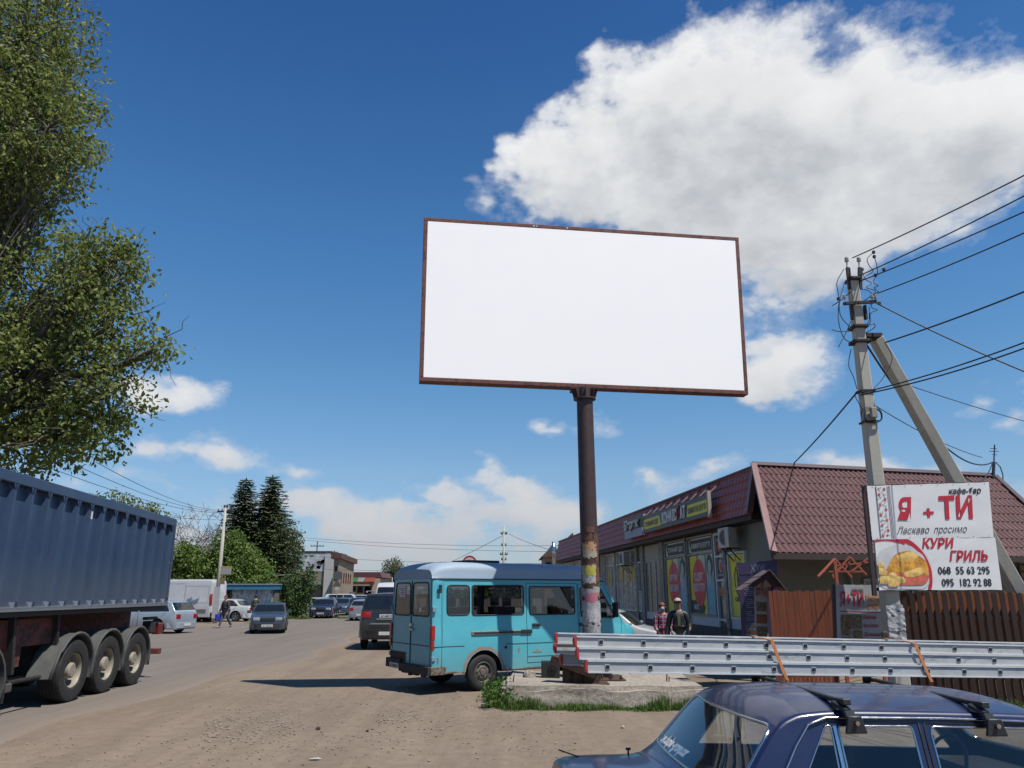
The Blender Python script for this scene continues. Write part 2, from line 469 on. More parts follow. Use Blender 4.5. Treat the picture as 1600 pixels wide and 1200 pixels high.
# ------------------------------------------------------------------ ground
def road_edge(y):   # right-hand edge of the asphalt
    e = -5.9 + .35 * sin(y * .31) + .25 * sin(y * .83 + 1)
    if y > 34: e -= (y - 34) * .06
    return e
def make_ground():
    m, nt, b = _nodes('dirt_ground')
    tc = N(nt, 'ShaderNodeTexCoord'); v = tc.outputs['Object']
    n1 = noise_tex(nt, .35, 8, .6, v); n2 = noise_tex(nt, 5, 8, .7, v); n3 = noise_tex(nt, 45, 5, .8, v)
    c = ramp(nt, n1, [(.3, (0.171, 0.131, 0.097)), (.5, (0.204, 0.160, 0.120)), (.72, (0.238, 0.189, 0.146))]).outputs[0]
    c = mixc(nt, .55, c, ramp(nt, n2, [(.3, (0.126, 0.097, 0.071)), (.52, (0.203, 0.158, 0.119)), (.75, (0.259, 0.206, 0.161))]).outputs[0])
    st = noise_tex(nt, .8, 7, .65, v, (2.2, .22, 1)); c = mixc(nt, mth(nt, 'MULTIPLY', ramp(nt, st, [(.42, (1, 1, 1)), (.58, (0, 0, 0))]).outputs[0], .35), c, (.115, .088, .064))
    # gravel specks
    vo = N(nt, 'ShaderNodeTexVoronoi'); vo.inputs['Scale'].default_value = 26; nt.links.new(v, vo.inputs['Vector'])
    peb = ramp(nt, vo.outputs['Distance'], [(.0, (1, 1, 1)), (.24, (.6, .6, .6)), (.30, (0, 0, 0))]).outputs[0]
    patch = ramp(nt, noise_tex(nt, .9, 5, .6, v), [(.52, (0, 0, 0)), (.66, (.75, .75, .75))]).outputs[0]
    sel = mth(nt, 'MULTIPLY', peb, patch)
    pc = mixc(nt, vo.outputs['Color'], (0.140, 0.115, 0.095), (0.322, 0.294, 0.259))
    c = mixc(nt, sel, c, pc)
    # far away turns to weedy verge
    nt.links.new(c, b.inputs['Base Color']); b.inputs['Roughness'].default_value = .95; b.inputs['Specular IOR Level'].default_value = .15
    h = mth(nt, 'ADD', mth(nt, 'MULTIPLY', n2, 1.2), mth(nt, 'ADD', mth(nt, 'MULTIPLY', n3, .35), mth(nt, 'MULTIPLY', sel, .5)))
    bump(nt, b, h, .55, .03)
    mb = MB()
    # finely graded sheet near the camera, coarse to the horizon
    xs = [-700, -300, -120, -60] + [-40 + i * 1.0 for i in range(81)] + [60, 120, 300, 700]
    ys = [-300, -80, -30] + [-12 + i * 1.0 for i in range(100)] + [100, 130, 180, 300, 600, 1500]
    vs = []
    for y in ys:
        for x in xs:
            z = 0
            if abs(x) < 40 and -12 < y < 88:
                z = (noise.noise(Vector((x * .4, y * .4, 3))) * .010 - .004)
            vs.append((x, y, min(z, .004)))
    fs = []
    nx = len(xs)
    for j in range(len(ys) - 1):
        for i in range(nx - 1):
            a = j * nx + i
            fs.append((a, a + 1, a + nx + 1, a + nx))
    mb.add(vs, fs)
    g = mb.build('ground', m, smooth=True); tag(g, kind='structure')
    # asphalt carriageway, dusty towards its edges
    m, nt, b = _nodes('dusty_asphalt')
    tc = N(nt, 'ShaderNodeTexCoord'); v = tc.outputs['Object']
    at_ = N(nt, 'ShaderNodeAttribute'); at_.attribute_name = 'edge'
    n1 = noise_tex(nt, .3, 6, .6, v, (1, .35, 1)); n2 = noise_tex(nt, 3.5, 8, .7, v, (1.5, .5, 1)); n3 = noise_tex(nt, 60, 4, .8, v)
    asph = ramp(nt, n1, [(.3, (0.127, 0.108, 0.095)), (.7, (0.171, 0.146, 0.126))]).outputs[0]
    asph = mixc(nt, .35, asph, ramp(nt, n2, [(.3, (0.098, 0.085, 0.076)), (.7, (0.193, 0.160, 0.134))]).outputs[0])
    sk = noise_tex(nt, 1.1, 6, .65, v, (2.0, .07, 1)); asph = mixc(nt, .35, asph, ramp(nt, sk, [(.35, (.105, .094, .08)), (.65, (.185, .165, .14))]).outputs[0])
    dust = ramp(nt, n2, [(.3, (0.175, 0.136, 0.104)), (.7, (0.238, 0.189, 0.146))]).outputs[0]
    f = mth(nt, 'ADD', at_.outputs['Fac'], mth(nt, 'MULTIPLY', mth(nt, 'SUBTRACT', n2, .5), 1.3))
    f = ramp(nt, f, [(.25, (1, 1, 1)), (.9, (0, 0, 0))]).outputs[0]
    nt.links.new(mixc(nt, f, asph, dust), b.inputs['Base Color'])
    b.inputs['Roughness'].default_value = .9; b.inputs['Specular IOR Level'].default_value = .2
    bump(nt, b, mth(nt, 'ADD', n3, n2), .25, .01)
    mb = MB(); vs = []; ed = []; ys = [-40 + i * 1.5 for i in range(180)]
    for y in ys:
        r = road_edge(y); l = -17.5 + .3 * sin(y * .4)
        if y > 34: l -= (y - 34) * .03
        row = [l - .3, l + .5, l + 2, (l + r) / 2, r - 2.2, r - .7, r + .25]
        for k, x in enumerate(row):
            vs.append((x, y, -.05 if k in (0, 6) else .008)); ed.append((0, .6, 1, 1, 1, .6, 0)[k])
    fs = [(j * 7 + i, j * 7 + i + 1, (j + 1) * 7 + i + 1, (j + 1) * 7 + i) for j in range(len(ys) - 1) for i in range(6)]
    mb.add(vs, fs); r = mb.build('road', m); tag(r, kind='structure')
    a = r.data.attributes.new('edge', 'FLOAT', 'POINT'); a.data.foreach_set('value', ed)
make_ground()
# ------------------------------------------------------------------ vehicles
RUBBER = M('tyre_rubber', (.022, .021, .02), .8, 0, .25, 8, bmp=.15, bscale=60, col2=(.06, .052, .045), thr=.58)
BLACKPL = M('black_plastic', (.025, .025, .026), .55, 0, .2, 10)
CHROME = M('chrome', (.72, .73, .74), .18, 1, .05)
ALLOY = M('alloy', (.55, .56, .57), .32, .9, .08)
STEELW = M('worn_steel_wheel', (.19, .165, .135), .6, .2, .3, 14, col2=(.09, .06, .045), thr=.56)
REDL = M('red_lens', (.42, .015, .015), .15, 0, .1, coat=.5)
AMBERL = M('amber_lens', (.65, .2, .02), .15, 0, .1, coat=.5)
LAMP = M('lamp_glass', (.5, .52, .54), .08, .3, .1, coat=.8)
PLATE = M('number_plate', (.72, .72, .7), .4, 0, .04)
INK = M('black_ink', (.015, .015, .018), .6)
UNDER = M('underbody_grime', (.018, .016, .015), .9, 0, .3)
SEAL = M('rubber_seal', (.012, .012, .012), .6)

class Car:
    """section-lofted body shell: x from the tail (0) to the nose (L), y left, z up"""
    def __init__(s, L, prof, wid, belt, sill, xr, xf, wr, tum=.32, dx=.07, cr=.055, crown=.03, arch=.05, low=.05, side=None, beltpts=None):
        s.L, s.prof, s.wid, s.belt, s.sill, s.xr, s.xf, s.wr = L, prof, wid, belt, sill, xr, xf, wr
        s.tum, s.dx, s.cr, s.crown, s.arch, s.low = tum, dx, cr, crown, arch, low
        s.beltpts = beltpts
    def T(s, x): return pchip(s.prof, x)
    def W(s, x): return pchip(s.wid, x)
    def B(s, x): return pchip(s.beltpts, x) if s.beltpts else s.belt
    def Y(s, x, z):
        b = s.B(x); w = s.W(x); zm = (s.sill + b) / 2 + .05; zh = (b - s.sill) / 2 + .05
        q = min(z, b); y = w * (1 - s.low * ((q - zm) / zh) ** 2)
        if z > b:
            t = min(1, (z - b) / .03); y -= .012 * t * t + (z - b) * s.tum
        return y
    def zb(s, x):
        z = s.sill; R_ = s.wr + s.arch
        for xc in (s.xr, s.xf):
            d = abs(x - xc)
            if d < R_: z = max(z, s.wr + sqrt(R_ * R_ - d * d))
        return z
    def shell(s):
        xs = [i * s.L / round(s.L / s.dx) for i in range(round(s.L / s.dx) + 1)]
        xs += [p[0] for p in s.prof] + [p[0] for p in s.wid]
        R_ = s.wr + s.arch
        for xc in (s.xr, s.xf):
            for k in range(15): xs.append(xc - R_ * cos(pi * k / 14) * .9995)
        xs = sorted(set(round(x, 4) for x in xs if 0 <= x <= s.L)); q = [xs[0]]
        for x in xs[1:]:
            if x - q[-1] > .009: q.append(x)
        q[-1] = s.L; s.xs = q
        bm = bmesh.new(); rows = []
        for x in q:
            T = s.T(x); zb = min(s.zb(x), T - .06); r = min(s.cr, (T - zb) * .3); b = s.B(x); top = T - r
            pts = []
            if top > b + .08:
                for k in range(6): z = zb + (b - zb) * k / 5; pts.append((s.Y(x, z), z))
                for k in range(1, 7): z = b + .005 + (top - b - .005) * (k / 6) ** 1.2; pts.append((s.Y(x, z), z))
            else:
                for k in range(12): z = zb + (top - zb) * k / 11; pts.append((s.Y(x, z), z))
            y0 = s.Y(x, top) - r
            for k in range(1, 5):
                t = pi / 2 * k / 4; pts.append((y0 + r * cos(t), top + r * sin(t) * .9))
            zt = top + r * .9
            for k in range(1, 6):
                y = y0 * (1 - k / 5); pts.append((y, zt + s.crown * (1 - (y / y0) ** 2)))
            full = [(x, -p[0], p[1]) for p in pts] + [(x, p[0], p[1]) for p in pts[-2::-1]]
            rows.append([bm.verts.new(p) for p in full])
        s.n = len(rows[0])
        for a, b in zip(rows, rows[1:]):
            for k in range(s.n - 1): bm.faces.new((a[k], a[k + 1], b[k + 1], b[k]))
        bm.faces.new(rows[0]); bm.faces.new(rows[-1][::-1])
        bmesh.ops.recalc_face_normals(bm, faces=bm.faces)
        s.bm = bm
        return bm

def cut_piece(bm, poly, axis, sgn, lo=None, hi=None, nmin=.25):
    """cut the outline `poly` out of the shell and return the piece as a new bmesh.
    axis 'y': poly in (x,z), faces on the side sgn*y>0;  axis 'x': poly in (y,z), faces with x in [lo,hi]"""
    ia = (0, 2) if axis == 'y' else (1, 2)
    u0 = min(p[0] for p in poly); u1 = max(p[0] for p in poly); v0 = min(p[1] for p in poly); v1 = max(p[1] for p in poly)
    def cand():
        out = []
        for f in bm.faces:
            if axis == 'y':
                if f.normal.y * sgn < nmin: continue
            else:
                if f.normal.x * sgn < nmin: continue
                c = f.calc_center_median()
                if not (lo <= c.x <= hi): continue
            us = [v.co[ia[0]] for v in f.verts]; vs = [v.co[ia[1]] for v in f.verts]
            if max(us) < u0 or min(us) > u1 or max(vs) < v0 or min(vs) > v1: continue
            out.append(f)
        return out
    n = len(poly)
    for i in range(n):
        a = poly[i]; b = poly[(i + 1) % n]
        d = (b[0] - a[0], b[1] - a[1])
        if abs(d[0]) + abs(d[1]) < 1e-5: continue
        if axis == 'y': co = (a[0], 0, a[1]); no = (d[1], 0, -d[0])
        else: co = (0, a[0], a[1]); no = (0, d[1], -d[0])
        fs = cand()
        es = set(e for f in fs for e in f.edges); vs = set(v for f in fs for v in f.verts)
        bmesh.ops.bisect_plane(bm, geom=list(fs) + list(es) + list(vs), plane_co=co, plane_no=no, dist=1e-5)
    pick = []
    for f in cand():
        c = f.calc_center_median()
        if inside(poly, c[ia[0]], c[ia[1]]): pick.append(f)
    nb = bmesh.new(); vm = {}
    for f in pick:
        vs = []
        for v in f.verts:
            if v not in vm: vm[v] = nb.verts.new(v.co)
            vs.append(vm[v])
        try:
            g = nb.faces.new(vs)
        except ValueError: pass
    bmesh.ops.delete(bm, geom=pick, context='FACES')
    return nb

def border(nb):
    """ordered boundary loops of a cut piece"""
    nxt = {}
    for e in nb.edges:
        if len(e.link_faces) == 1:
            a, b = e.verts
            nxt.setdefault(a, []).append(b); nxt.setdefault(b, []).append(a)
    loops = []; seen = set()
    for st in list(nxt):
        if st in seen: continue
        lp = [st]; seen.add(st); cur = st
        while True:
            q = [v for v in nxt[cur] if v not in seen]
            if not q: break
            cur = q[0]; seen.add(cur); lp.append(cur)
        if len(lp) > 3: loops.append([v.co.copy() for v in lp])
    return loops

def seal_from(nb, r, off=0.0, n=6):
    mb = MB()
    for lp in border(nb):
        # drop nearly coincident points
        q = [lp[0]]
        for p in lp[1:]:
            if (p - q[-1]).length > .006: q.append(p)
        if len(q) > 3: mb.tube([p + Vector((0, off if p.y > 0 else -off, 0)) for p in q], r, n, closed=True)
    return mb

def wheel(root, x, y, R_, w, rimR, side, style='alloy', rmat=None, hub=None):
    """tyre (the wheel part) with a rim sub-part, axle along y; side=+1 faces +y"""
    s = side; mb = MB()
    prof = [(rimR - .004, -w * .42), (rimR + .015, -w * .47), ((R_ + rimR) / 2, -w * .52), (R_ - .03, -w * .48), (R_ - .008, -w * .38)]
    ng = 5
    for k in range(ng):
        a = -w * .36 + w * .72 * k / ng; b = a + w * .72 / ng
        prof += [(R_, a + .004), (R_, b - .010), (R_ - .012, b - .008), (R_ - .012, b - .002)]
    prof += [(R_ - .008, w * .38), (R_ - .03, w * .48), ((R_ + rimR) / 2, w * .52), (rimR + .015, w * .47), (rimR - .004, w * .42)]
    mb.lathe(prof, (x, y, R_), (0, 1, 0), 36)
    wo = mb.build('wheel', RUBBER, root, smooth='auto')
    rm = MB(); o = (x, y, R_)
    ro = w * .42 * s
    rm.lathe([(rimR, ro), (rimR - .012, ro + .006 * s), (rimR - .022, ro - .01 * s), (rimR - .03, ro - .06 * s), (rimR - .03, -ro)], o, (0, 1, 0), 32)
    if style == 'alloy':
        rm.lathe([(rimR * .22, ro - .02 * s), (rimR * .2, ro - .012 * s), (.001, ro - .01 * s)], o, (0, 1, 0), 16)
        for k in range(5):
            t = 2 * pi * k / 5 + .3
            for dt in (-.14, .14):
                p0 = Vector((x + cos(t) * rimR * .16, y + ro - .02 * s, R_ + sin(t) * rimR * .16))
                p1 = Vector((x + cos(t + dt) * (rimR - .02), y + ro - .012 * s, R_ + sin(t + dt) * (rimR - .02)))
                rm.beam(p0, p1, .022, .03, (0, 1, 0))
        rm.lathe([(rimR - .03, ro - .08 * s), (.02, ro - .085 * s)], o, (0, 1, 0), 24, 1)
    elif style == 'steel':
        rm.lathe([(rimR - .028, ro - .045 * s), (rimR * .72, ro - .03 * s), (rimR * .5, ro - .012 * s), (rimR * .34, ro - .02 * s), (rimR * .3, ro + .0 * s), (rimR * .18, ro + .004 * s), (.001, ro + .004 * s)], o, (0, 1, 0), 32)
        for k in range(8):
            t = 2 * pi * k / 8; c = Vector((x + cos(t) * rimR * .66, y + ro - .022 * s, R_ + sin(t) * rimR * .66))
            rm.cyl(c - Vector((0, .008 * s, 0)), c + Vector((0, .003 * s, 0)), rimR * .085, n=8, mi=1)
        for k in range(5):
            t = 2 * pi * k / 5; c = Vector((x + cos(t) * rimR * .4, y + ro - .012 * s, R_ + sin(t) * rimR * .4))
            rm.cyl(c, c + Vector((0, .012 * s, 0)), .011, n=6)
    elif style == 'truck':
        rm.lathe([(rimR - .03, ro - .06 * s), (rimR * .88, ro - .17 * s), (rimR * .6, ro - .2 * s), (rimR * .5, ro - .14 * s), (rimR * .46, ro - .12 * s), (rimR * .44, ro - .02 * s), (rimR * .34, ro - .0 * s), (.001, ro + .0 * s)], o, (0, 1, 0), 32)
        for k in range(10):
            t = 2 * pi * k / 10; c = Vector((x + cos(t) * rimR * .62, y + ro - .2 * s, R_ + sin(t) * rimR * .62))
            rm.cyl(c, c + Vector((0, .035 * s, 0)), .018, n=6)
            t += pi / 10; c = Vector((x + cos(t) * rimR * .77, y + ro - .186 * s, R_ + sin(t) * rimR * .77))
            rm.cyl(c - Vector((0, .004 * s, 0)), c + Vector((0, .002 * s, 0)), rimR * .08, n=8, mi=1)
    rm.build('rim', [rmat or ALLOY, UNDER], wo, smooth='auto')
    return wo

def make_car(c, root, paint, windows, ends, doors=(), glass=None, wstyle='alloy', rimR=.2, tw=.2, seal=.012, track=None, rmat=None, sealmat=None, under=True, inner=None):
    """windows: (name, poly, both sides) ; ends: (name, poly(y,z), sgn, lo, hi)"""
    bm = c.shell(); glass = glass or darkglass(); pieces = []
    sealmat = sealmat or SEAL
    for (nm, poly, sgn, lo, hi, mat, sr) in ends:
        nb = cut_piece(bm, poly, 'x', sgn, lo, hi, .12); pieces.append((nm, nb, mat or glass, sr))
    for (nm, poly) in windows:
        for sg in (1, -1):
            nb = cut_piece(bm, poly, 'y', sg); pieces.append((nm, nb, glass, seal))
    for (poly, sides) in doors:
        for sg in sides:
            nb = cut_piece(bm, poly, 'y', sg); pieces.append(('door', nb, paint, -.005))
    for f in bm.faces: f.smooth = True
    for e in bm.edges:
        if len(e.link_faces) == 2 and e.calc_face_angle(0) > R(28): e.smooth = False
    me = bpy.data.meshes.new('body'); bm.to_mesh(me); bm.free(); me.materials.append(paint)
    body = bpy.data.objects.new('body', me); COL.objects.link(body); body.parent = root
    for (nm, nb, mat, sr) in pieces:
        if not nb.faces: nb.free(); continue
        sm = seal_from(nb, abs(sr), .001) if sr else None
        nb.normal_update()
        for f in nb.faces: f.smooth = True
        me = bpy.data.meshes.new(nm); nb.to_mesh(me); nb.free(); me.materials.append(mat)
        o = bpy.data.objects.new(nm, me); COL.objects.link(o); o.parent = root
        if sm and sm.v: sm.build('seam' if sr < 0 else 'seal', SEAL if sr < 0 else sealmat, o, smooth=True)
    ub = MB(); wmax = max(p[1] for p in c.wid)
    yt = track or wmax - tw / 2 - .03
    # floor pan, dark wheel wells and lips
    ub.b2((.12, -wmax + .1, c.sill + .01), (c.xr - c.wr - .08, wmax - .1, c.sill + .12))
    ub.b2((c.xr + c.wr + .08, -wmax + .08, c.sill - .02), (c.xf - c.wr - .08, wmax - .08, c.sill + .12))
    ub.b2((c.xf + c.wr + .08, -wmax + .12, c.sill + .01), (c.L - .12, wmax - .12, c.sill + .12))
    for xc in (c.xr, c.xf):
        Rw = c.wr + c.arch + .03
        for sg in (1, -1):
            pts = []
            for k in range(13):
                t = pi * k / 12
                pts.append((xc - Rw * cos(t), c.wr + Rw * sin(t)))
            for (a, b) in zip(pts, pts[1:]):
                ub.quad((a[0], sg * (wmax - .015), a[1]), (b[0], sg * (wmax - .015), b[1]), (b[0], sg * (wmax - .45), b[1]), (a[0], sg * (wmax - .45), a[1]))
            ub.b2((xc - Rw, sg * (wmax - .45), c.sill), (xc + Rw, sg * (wmax - .47), c.wr + Rw))
        ub.cyl((xc, -yt, c.wr), (xc, yt, c.wr), .04, n=8)
    if not inner:
        ub.b2((c.xr + .2, -wmax + .25, c.sill + .05), (c.xf - .1, wmax - .25, c.B(c.L / 2) - .12))
    ub.build('underbody', UNDER, root)
    for xc in (c.xr, c.xf):
        for sg in (1, -1): wheel(root, xc, sg * yt, c.wr, tw, rimR, sg, wstyle, rmat)
    return body

def part_box(root, name, a, b, mat, bevel=.012, seg=2):
    return MB().b2(a, b).build(name, mat, root, bevel=bevel, seg=seg, smooth='auto')

def mirror_part(root, x, y, z, sg, mat, s=1):
    m = MB(); m.box((x, y + sg * .11 * s, z + .03), (.07 * s, .19 * s, .13 * s)); m.beam((x, y - sg * .02, z - .02), (x, y + sg * .06 * s, z), .03, .03)
    return m.build('mirror', mat, root, bevel=.015, seg=2, smooth='auto')

def plate_part(root, x, sg, z, w=.52, h=.11, txt=None, y=0.0):
    mb = MB().b2((x, y - w / 2, z - h / 2), (x + sg * .012, y + w / 2, z + h / 2)); p = mb.build('number_plate', PLATE, root)
    if txt:
        t = MB(); t.text(txt, (x + sg * .0135, y + (-sg) * 0, z - h * .32), (0, sg, 0), (0, 0, 1), h * .64, width=w * .84, align='C', bold=.01); t.build('lettering', INK, p)
    return p

def bumper(root, c, front, z0, z1, mat, out=.06, wrap=.45, dw=.015, name='bumper'):
    """wrap-around bumper following the plan shape"""
    mb = MB(); pts = []
    L = c.L
    ws = c.W(L if front else 0)
    def P(x, y): return (x, y)
    xe = L + out if front else -out; xw = L - wrap if front else wrap
    d = 1 if front else -1
    ys = ws + dw
    path = [(xw, -c.W(min(max(xw, 0), L)) - dw), (xe - d * .14, -ys - .01), (xe - d * .05, -ys + .07), (xe, -ys + .2), (xe, ys - .2), (xe - d * .05, ys - .07), (xe - d * .14, ys + .01), (xw, c.W(min(max(xw, 0), L)) + dw)]
    n = len(path); vs = []
    inn = [(p[0] - d * .06 if 1 < i < n - 2 else p[0] - d * .02, p[1] * .94) for i, p in enumerate(path)]
    for i in range(n):
        a, b = path[i], inn[i]
        vs += [(a[0], a[1], z0 + .02), (a[0], a[1], z1 - .02), (b[0] * .5 + a[0] * .5, (a[1] + b[1]) / 2, z1), (b[0], b[1], z1), (b[0], b[1], z0), (b[0] * .5 + a[0] * .5, (a[1] + b[1]) / 2, z0)]
    fs = []
    for i in range(n - 1):
        for k in range(6): fs.append((i * 6 + k, i * 6 + (k + 1) % 6, (i + 1) * 6 + (k + 1) % 6, (i + 1) * 6 + k))
    fs += [tuple(range(6)), tuple((n - 1) * 6 + k for k in range(5, -1, -1))]
    mb.add(vs, fs)
    return mb.build(name, mat, root, smooth='auto')

def paint(name, col=(.5, .5, .5), dirt=.0, rough=.25, metal=.0, coat=.8, **k):
    return M(name, col, rough, metal, .06, 2.5, coat=coat, dirt=dirt, **k)

def place(root_or_fn, p, heading):
    pass
# ------------------------------------------------------------------ the blue van beside the hoarding
def seat(root, x, y, z, w=.5, mat=None, name='seat', hb=.62):
    m = MB(); m.box((x, y, z), (.5, w, .14)); m.box((x - .24, y, z + hb / 2), (.13, w * .96, hb), Matrix.Rotation(R(-8), 3, 'Y'))
    m.box((x - .3, y, z + hb + .1), (.09, .26, .18)) if hb > .5 else None
    return m.build(name, mat or M('seat_fabric', (.035, .037, .04), .9), root, bevel=.04, seg=2, smooth='auto')

def turquoise():
    """faded turquoise paint with road dirt towards the sill and rust around the arches"""
    m, nt, b = _nodes('turquoise_van_paint')
    tc = N(nt, 'ShaderNodeTexCoord'); v = tc.outputs['Object']; sp = N(nt, 'ShaderNodeSeparateXYZ'); nt.links.new(v, sp.inputs[0])
    n1 = noise_tex(nt, 1.3, 6, .6, v); n2 = noise_tex(nt, 9, 8, .75, v)
    c = ramp(nt, n1, [(.3, (.066, .335, .405)), (.7, (.082, .385, .455))]).outputs[0]
    lowf = mth(nt, 'MULTIPLY', mth(nt, 'SUBTRACT', 1.0, mth(nt, 'DIVIDE', mth(nt, 'SUBTRACT', sp.outputs['Z'], .3), .55), clamp=True), mth(nt, 'MULTIPLY_ADD', n2, 1.5, -.1), clamp=True)
    c = mixc(nt, mth(nt, 'MULTIPLY', lowf, .75), c, (.17, .27, .25))
    # rust bitten out of the wheel-arch lip and the sill
    dx = mth(nt, 'SUBTRACT', sp.outputs['X'], 1.16); dz = mth(nt, 'SUBTRACT', sp.outputs['Z'], .33)
    rr = mth(nt, 'SQRT', mth(nt, 'ADD', mth(nt, 'MULTIPLY', dx, dx), mth(nt, 'MULTIPLY', dz, dz)))
    ring = mth(nt, 'SUBTRACT', 1.0, mth(nt, 'DIVIDE', mth(nt, 'ABSOLUTE', mth(nt, 'SUBTRACT', rr, .47)), .10), clamp=True)
    rs = ramp(nt, mth(nt, 'ADD', mth(nt, 'MULTIPLY', ring, .5), mth(nt, 'MULTIPLY', n2, .55)), [(.56, (0, 0, 0)), (.66, (1, 1, 1))]).outputs[0]
    c = mixc(nt, rs, c, (.26, .2, .15))
    # lower edge rust and a few chips
    ed = mth(nt, 'SUBTRACT', 1.0, mth(nt, 'DIVIDE', mth(nt, 'SUBTRACT', sp.outputs['Z'], .36), .09), clamp=True)
    rs2 = ramp(nt, mth(nt, 'ADD', mth(nt, 'MULTIPLY', ed, .4), mth(nt, 'MULTIPLY', noise_tex(nt, 4, 8, .75, v), .6)), [(.58, (0, 0, 0)), (.64, (1, 1, 1))]).outputs[0]
    c = mixc(nt, rs2, c, (.14, .085, .05))
    nt.links.new(c, b.inputs['Base Color']); b.inputs['Roughness'].default_value = .38; b.inputs['Coat Weight'].default_value = .35; b.inputs['Coat Roughness'].default_value = .15
    bump(nt, b, noise_tex(nt, 2.2, 4, .55, v), .3, .025)
    return m

def blue_van():
    ang = R(57); loc = gnd(675, 1055, .38) * 1.016
    d = Vector((sin(ang), cos(ang), 0)); n = Vector((-cos(ang), sin(ang), 0))      # forward, to the van's left
    hw = .975
    base = Vector((loc.x, loc.y, 0)) + n * hw
    root = thing('passenger_van', 'old turquoise high-roof passenger van with rusty wheel arches parked behind the billboard post', 'van', base, atan2(d.y, d.x))
    P = turquoise(); WR = .345
    prof = [(0, 2.13), (.05, 2.20), (.28, 2.27), (4.0, 2.27), (4.2, 2.22), (4.30, 2.12), (4.36, 2.06), (4.86, 1.26), (4.92, 1.20), (5.1, 1.15), (5.22, 1.06), (5.26, .92)]
    wid = [(0, .955), (.08, .972), (.5, .975), (4.2, .975), (4.9, .955), (5.15, .90), (5.26, .84)]
    c = Car(5.26, prof, wid, 1.12, .36, 1.16, 4.22, WR, tum=.035, dx=.11, cr=.05, crown=.02, arch=.075, low=.012)
    G = glass_mat('van_window_glass', (.36, .39, .40), .03)
    wins = [('side_window', rpoly([(.31, 1.44), (.82, 1.44), (.82, 2.01), (.31, 2.01)], .09)),
            ('side_window', rpoly([(.88, 1.43), (2.12, 1.43), (2.12, 2.01), (.88, 2.01)], .06)),
            ('side_window', rpoly([(2.27, 1.42), (3.46, 1.42), (3.46, 1.99), (2.27, 1.99)], .06)),
            ('front_door_window', rpoly([(3.62, 1.36), (4.60, 1.33), (4.19, 1.97), (3.62, 1.97)], .05))]
    ends = [('rear_window', rpoly([(-.80, 1.42), (-.05, 1.42), (-.07, 2.06), (-.74, 2.06)], .08), -1, -.1, .04, G, .016),
            ('rear_window', rpoly([(.05, 1.42), (.80, 1.42), (.74, 2.06), (.07, 2.06)], .08), -1, -.1, .04, G, .016),
            ('windscreen', rpoly([(-.84, 1.31), (.84, 1.31), (.80, 1.98), (-.80, 1.98)], .08), 1, 4.25, 5.0, G, .016)]
    # lower body and raised roof are separate colours
    make_car(c, root, P, wins, ends, doors=[([(2.19, .48), (3.54, .48), (3.54, 2.06), (2.19, 2.06)], (-1,)), ([(3.57, .66), (4.70, .66), (4.78, 1.28), (4.28, 2.05), (3.57, 2.05)], (-1, 1))],
             glass=G, wstyle='steel', rimR=.2, tw=.185, seal=.013, rmat=STEELW, inner=True)
    # raised grey-blue plastic roof over the gutter
    RM = M('faded_roof_plastic', (.34, .44, .53), .6, 0, .06, 2)
    rb = MB(); q = []
    xs = [-.012, .02, .06, .15, .28, .6, 1.2, 2, 2.8, 3.4, 3.7, 3.95, 4.12, 4.24, 4.31]
    gut = 2.135
    def sect(x):
        T = pchip([(-.02, 2.30), (.05, 2.36), (.28, 2.44), (.6, 2.465), (3.4, 2.465), (3.9, 2.41), (4.18, 2.27), (4.30, 2.16)], x)
        w = c.Y(min(max(x, 0), 4.0), gut) + .014; r = min(.17, (T - gut) * .85); ytop = c.Y(min(max(x, 0), 4.0), gut) - .04 - r
        pts = [(w, gut)]
        for k in range(7):
            t = pi / 2 * k / 6; pts.append((ytop + (r + .03) * cos(t), T - r + r * sin(t)))
        for k in range(1, 6): y = ytop * (1 - k / 5); pts.append((y, T + .025 * (1 - (y / ytop) ** 2)))
        return [(x, -p[0], p[1]) for p in pts] + [(x, p[0], p[1]) for p in pts[-2::-1]]
    rows = [sect(x) for x in xs]; n_ = len(rows[0]); vs = [p for r_ in rows for p in r_]
    fs = [(i * n_ + k, i * n_ + k + 1, (i + 1) * n_ + k + 1, (i + 1) * n_ + k) for i in range(len(rows) - 1) for k in range(n_ - 1)]
    fs.append(tuple((len(rows) - 1) * n_ + k for k in range(n_))); fs.append(tuple(range(n_))[::-1])
    rb.add(vs, fs); roof = rb.build('raised_roof', RM, root, smooth='auto')
    g = MB(); g.tube([(.0, -c.Y(0, gut) - .012, gut)] + [(x, -c.Y(x, gut) - .016, gut) for x in (.3, 1, 2, 3, 4)] + [(4.3, -c.Y(4.3, 2.1) - .012, gut - .03)], .013, 6)
    g.tube([(x, c.Y(x, gut) + .016, gut) for x in (0, 1, 2, 3, 4.2)], .013, 6)
    g.build('gutter', M('gutter_dark', (.02, .05, .06), .6), root)
    # roof hatch
    part_box(root, 'roof_hatch', (1.1, -.35, 2.485), (1.9, .35, 2.535), BLACKPL, .02)
    # sliding-door rail on the right flank
    y = -.976
    r1 = MB(); r1.b2((.86, y - .018, 1.055), (2.24, y + .01, 1.125)); rail = r1.build('sliding_door_rail', M('rail_steel', (.33, .31, .27), .5, .3, .2, 12), root, bevel=.004)
    r2 = MB(); r2.b2((.9, y - .024, 1.075), (2.02, y - .0165, 1.105)); r2.build('slot', BLACKPL, rail)
    r3 = MB(); r3.b2((2.02, y - .03, 1.055), (2.3, y + .0, 1.135)); r3.build('bracket', BLACKPL, rail, bevel=.01)
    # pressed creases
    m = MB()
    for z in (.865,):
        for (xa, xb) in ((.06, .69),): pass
        m.tube([(.02, y - .001, z), (.7, y - .003, z)], .007, 5); m.tube([(1.66, y - .003, z), (3.75, y - .003, z)], .007, 5)
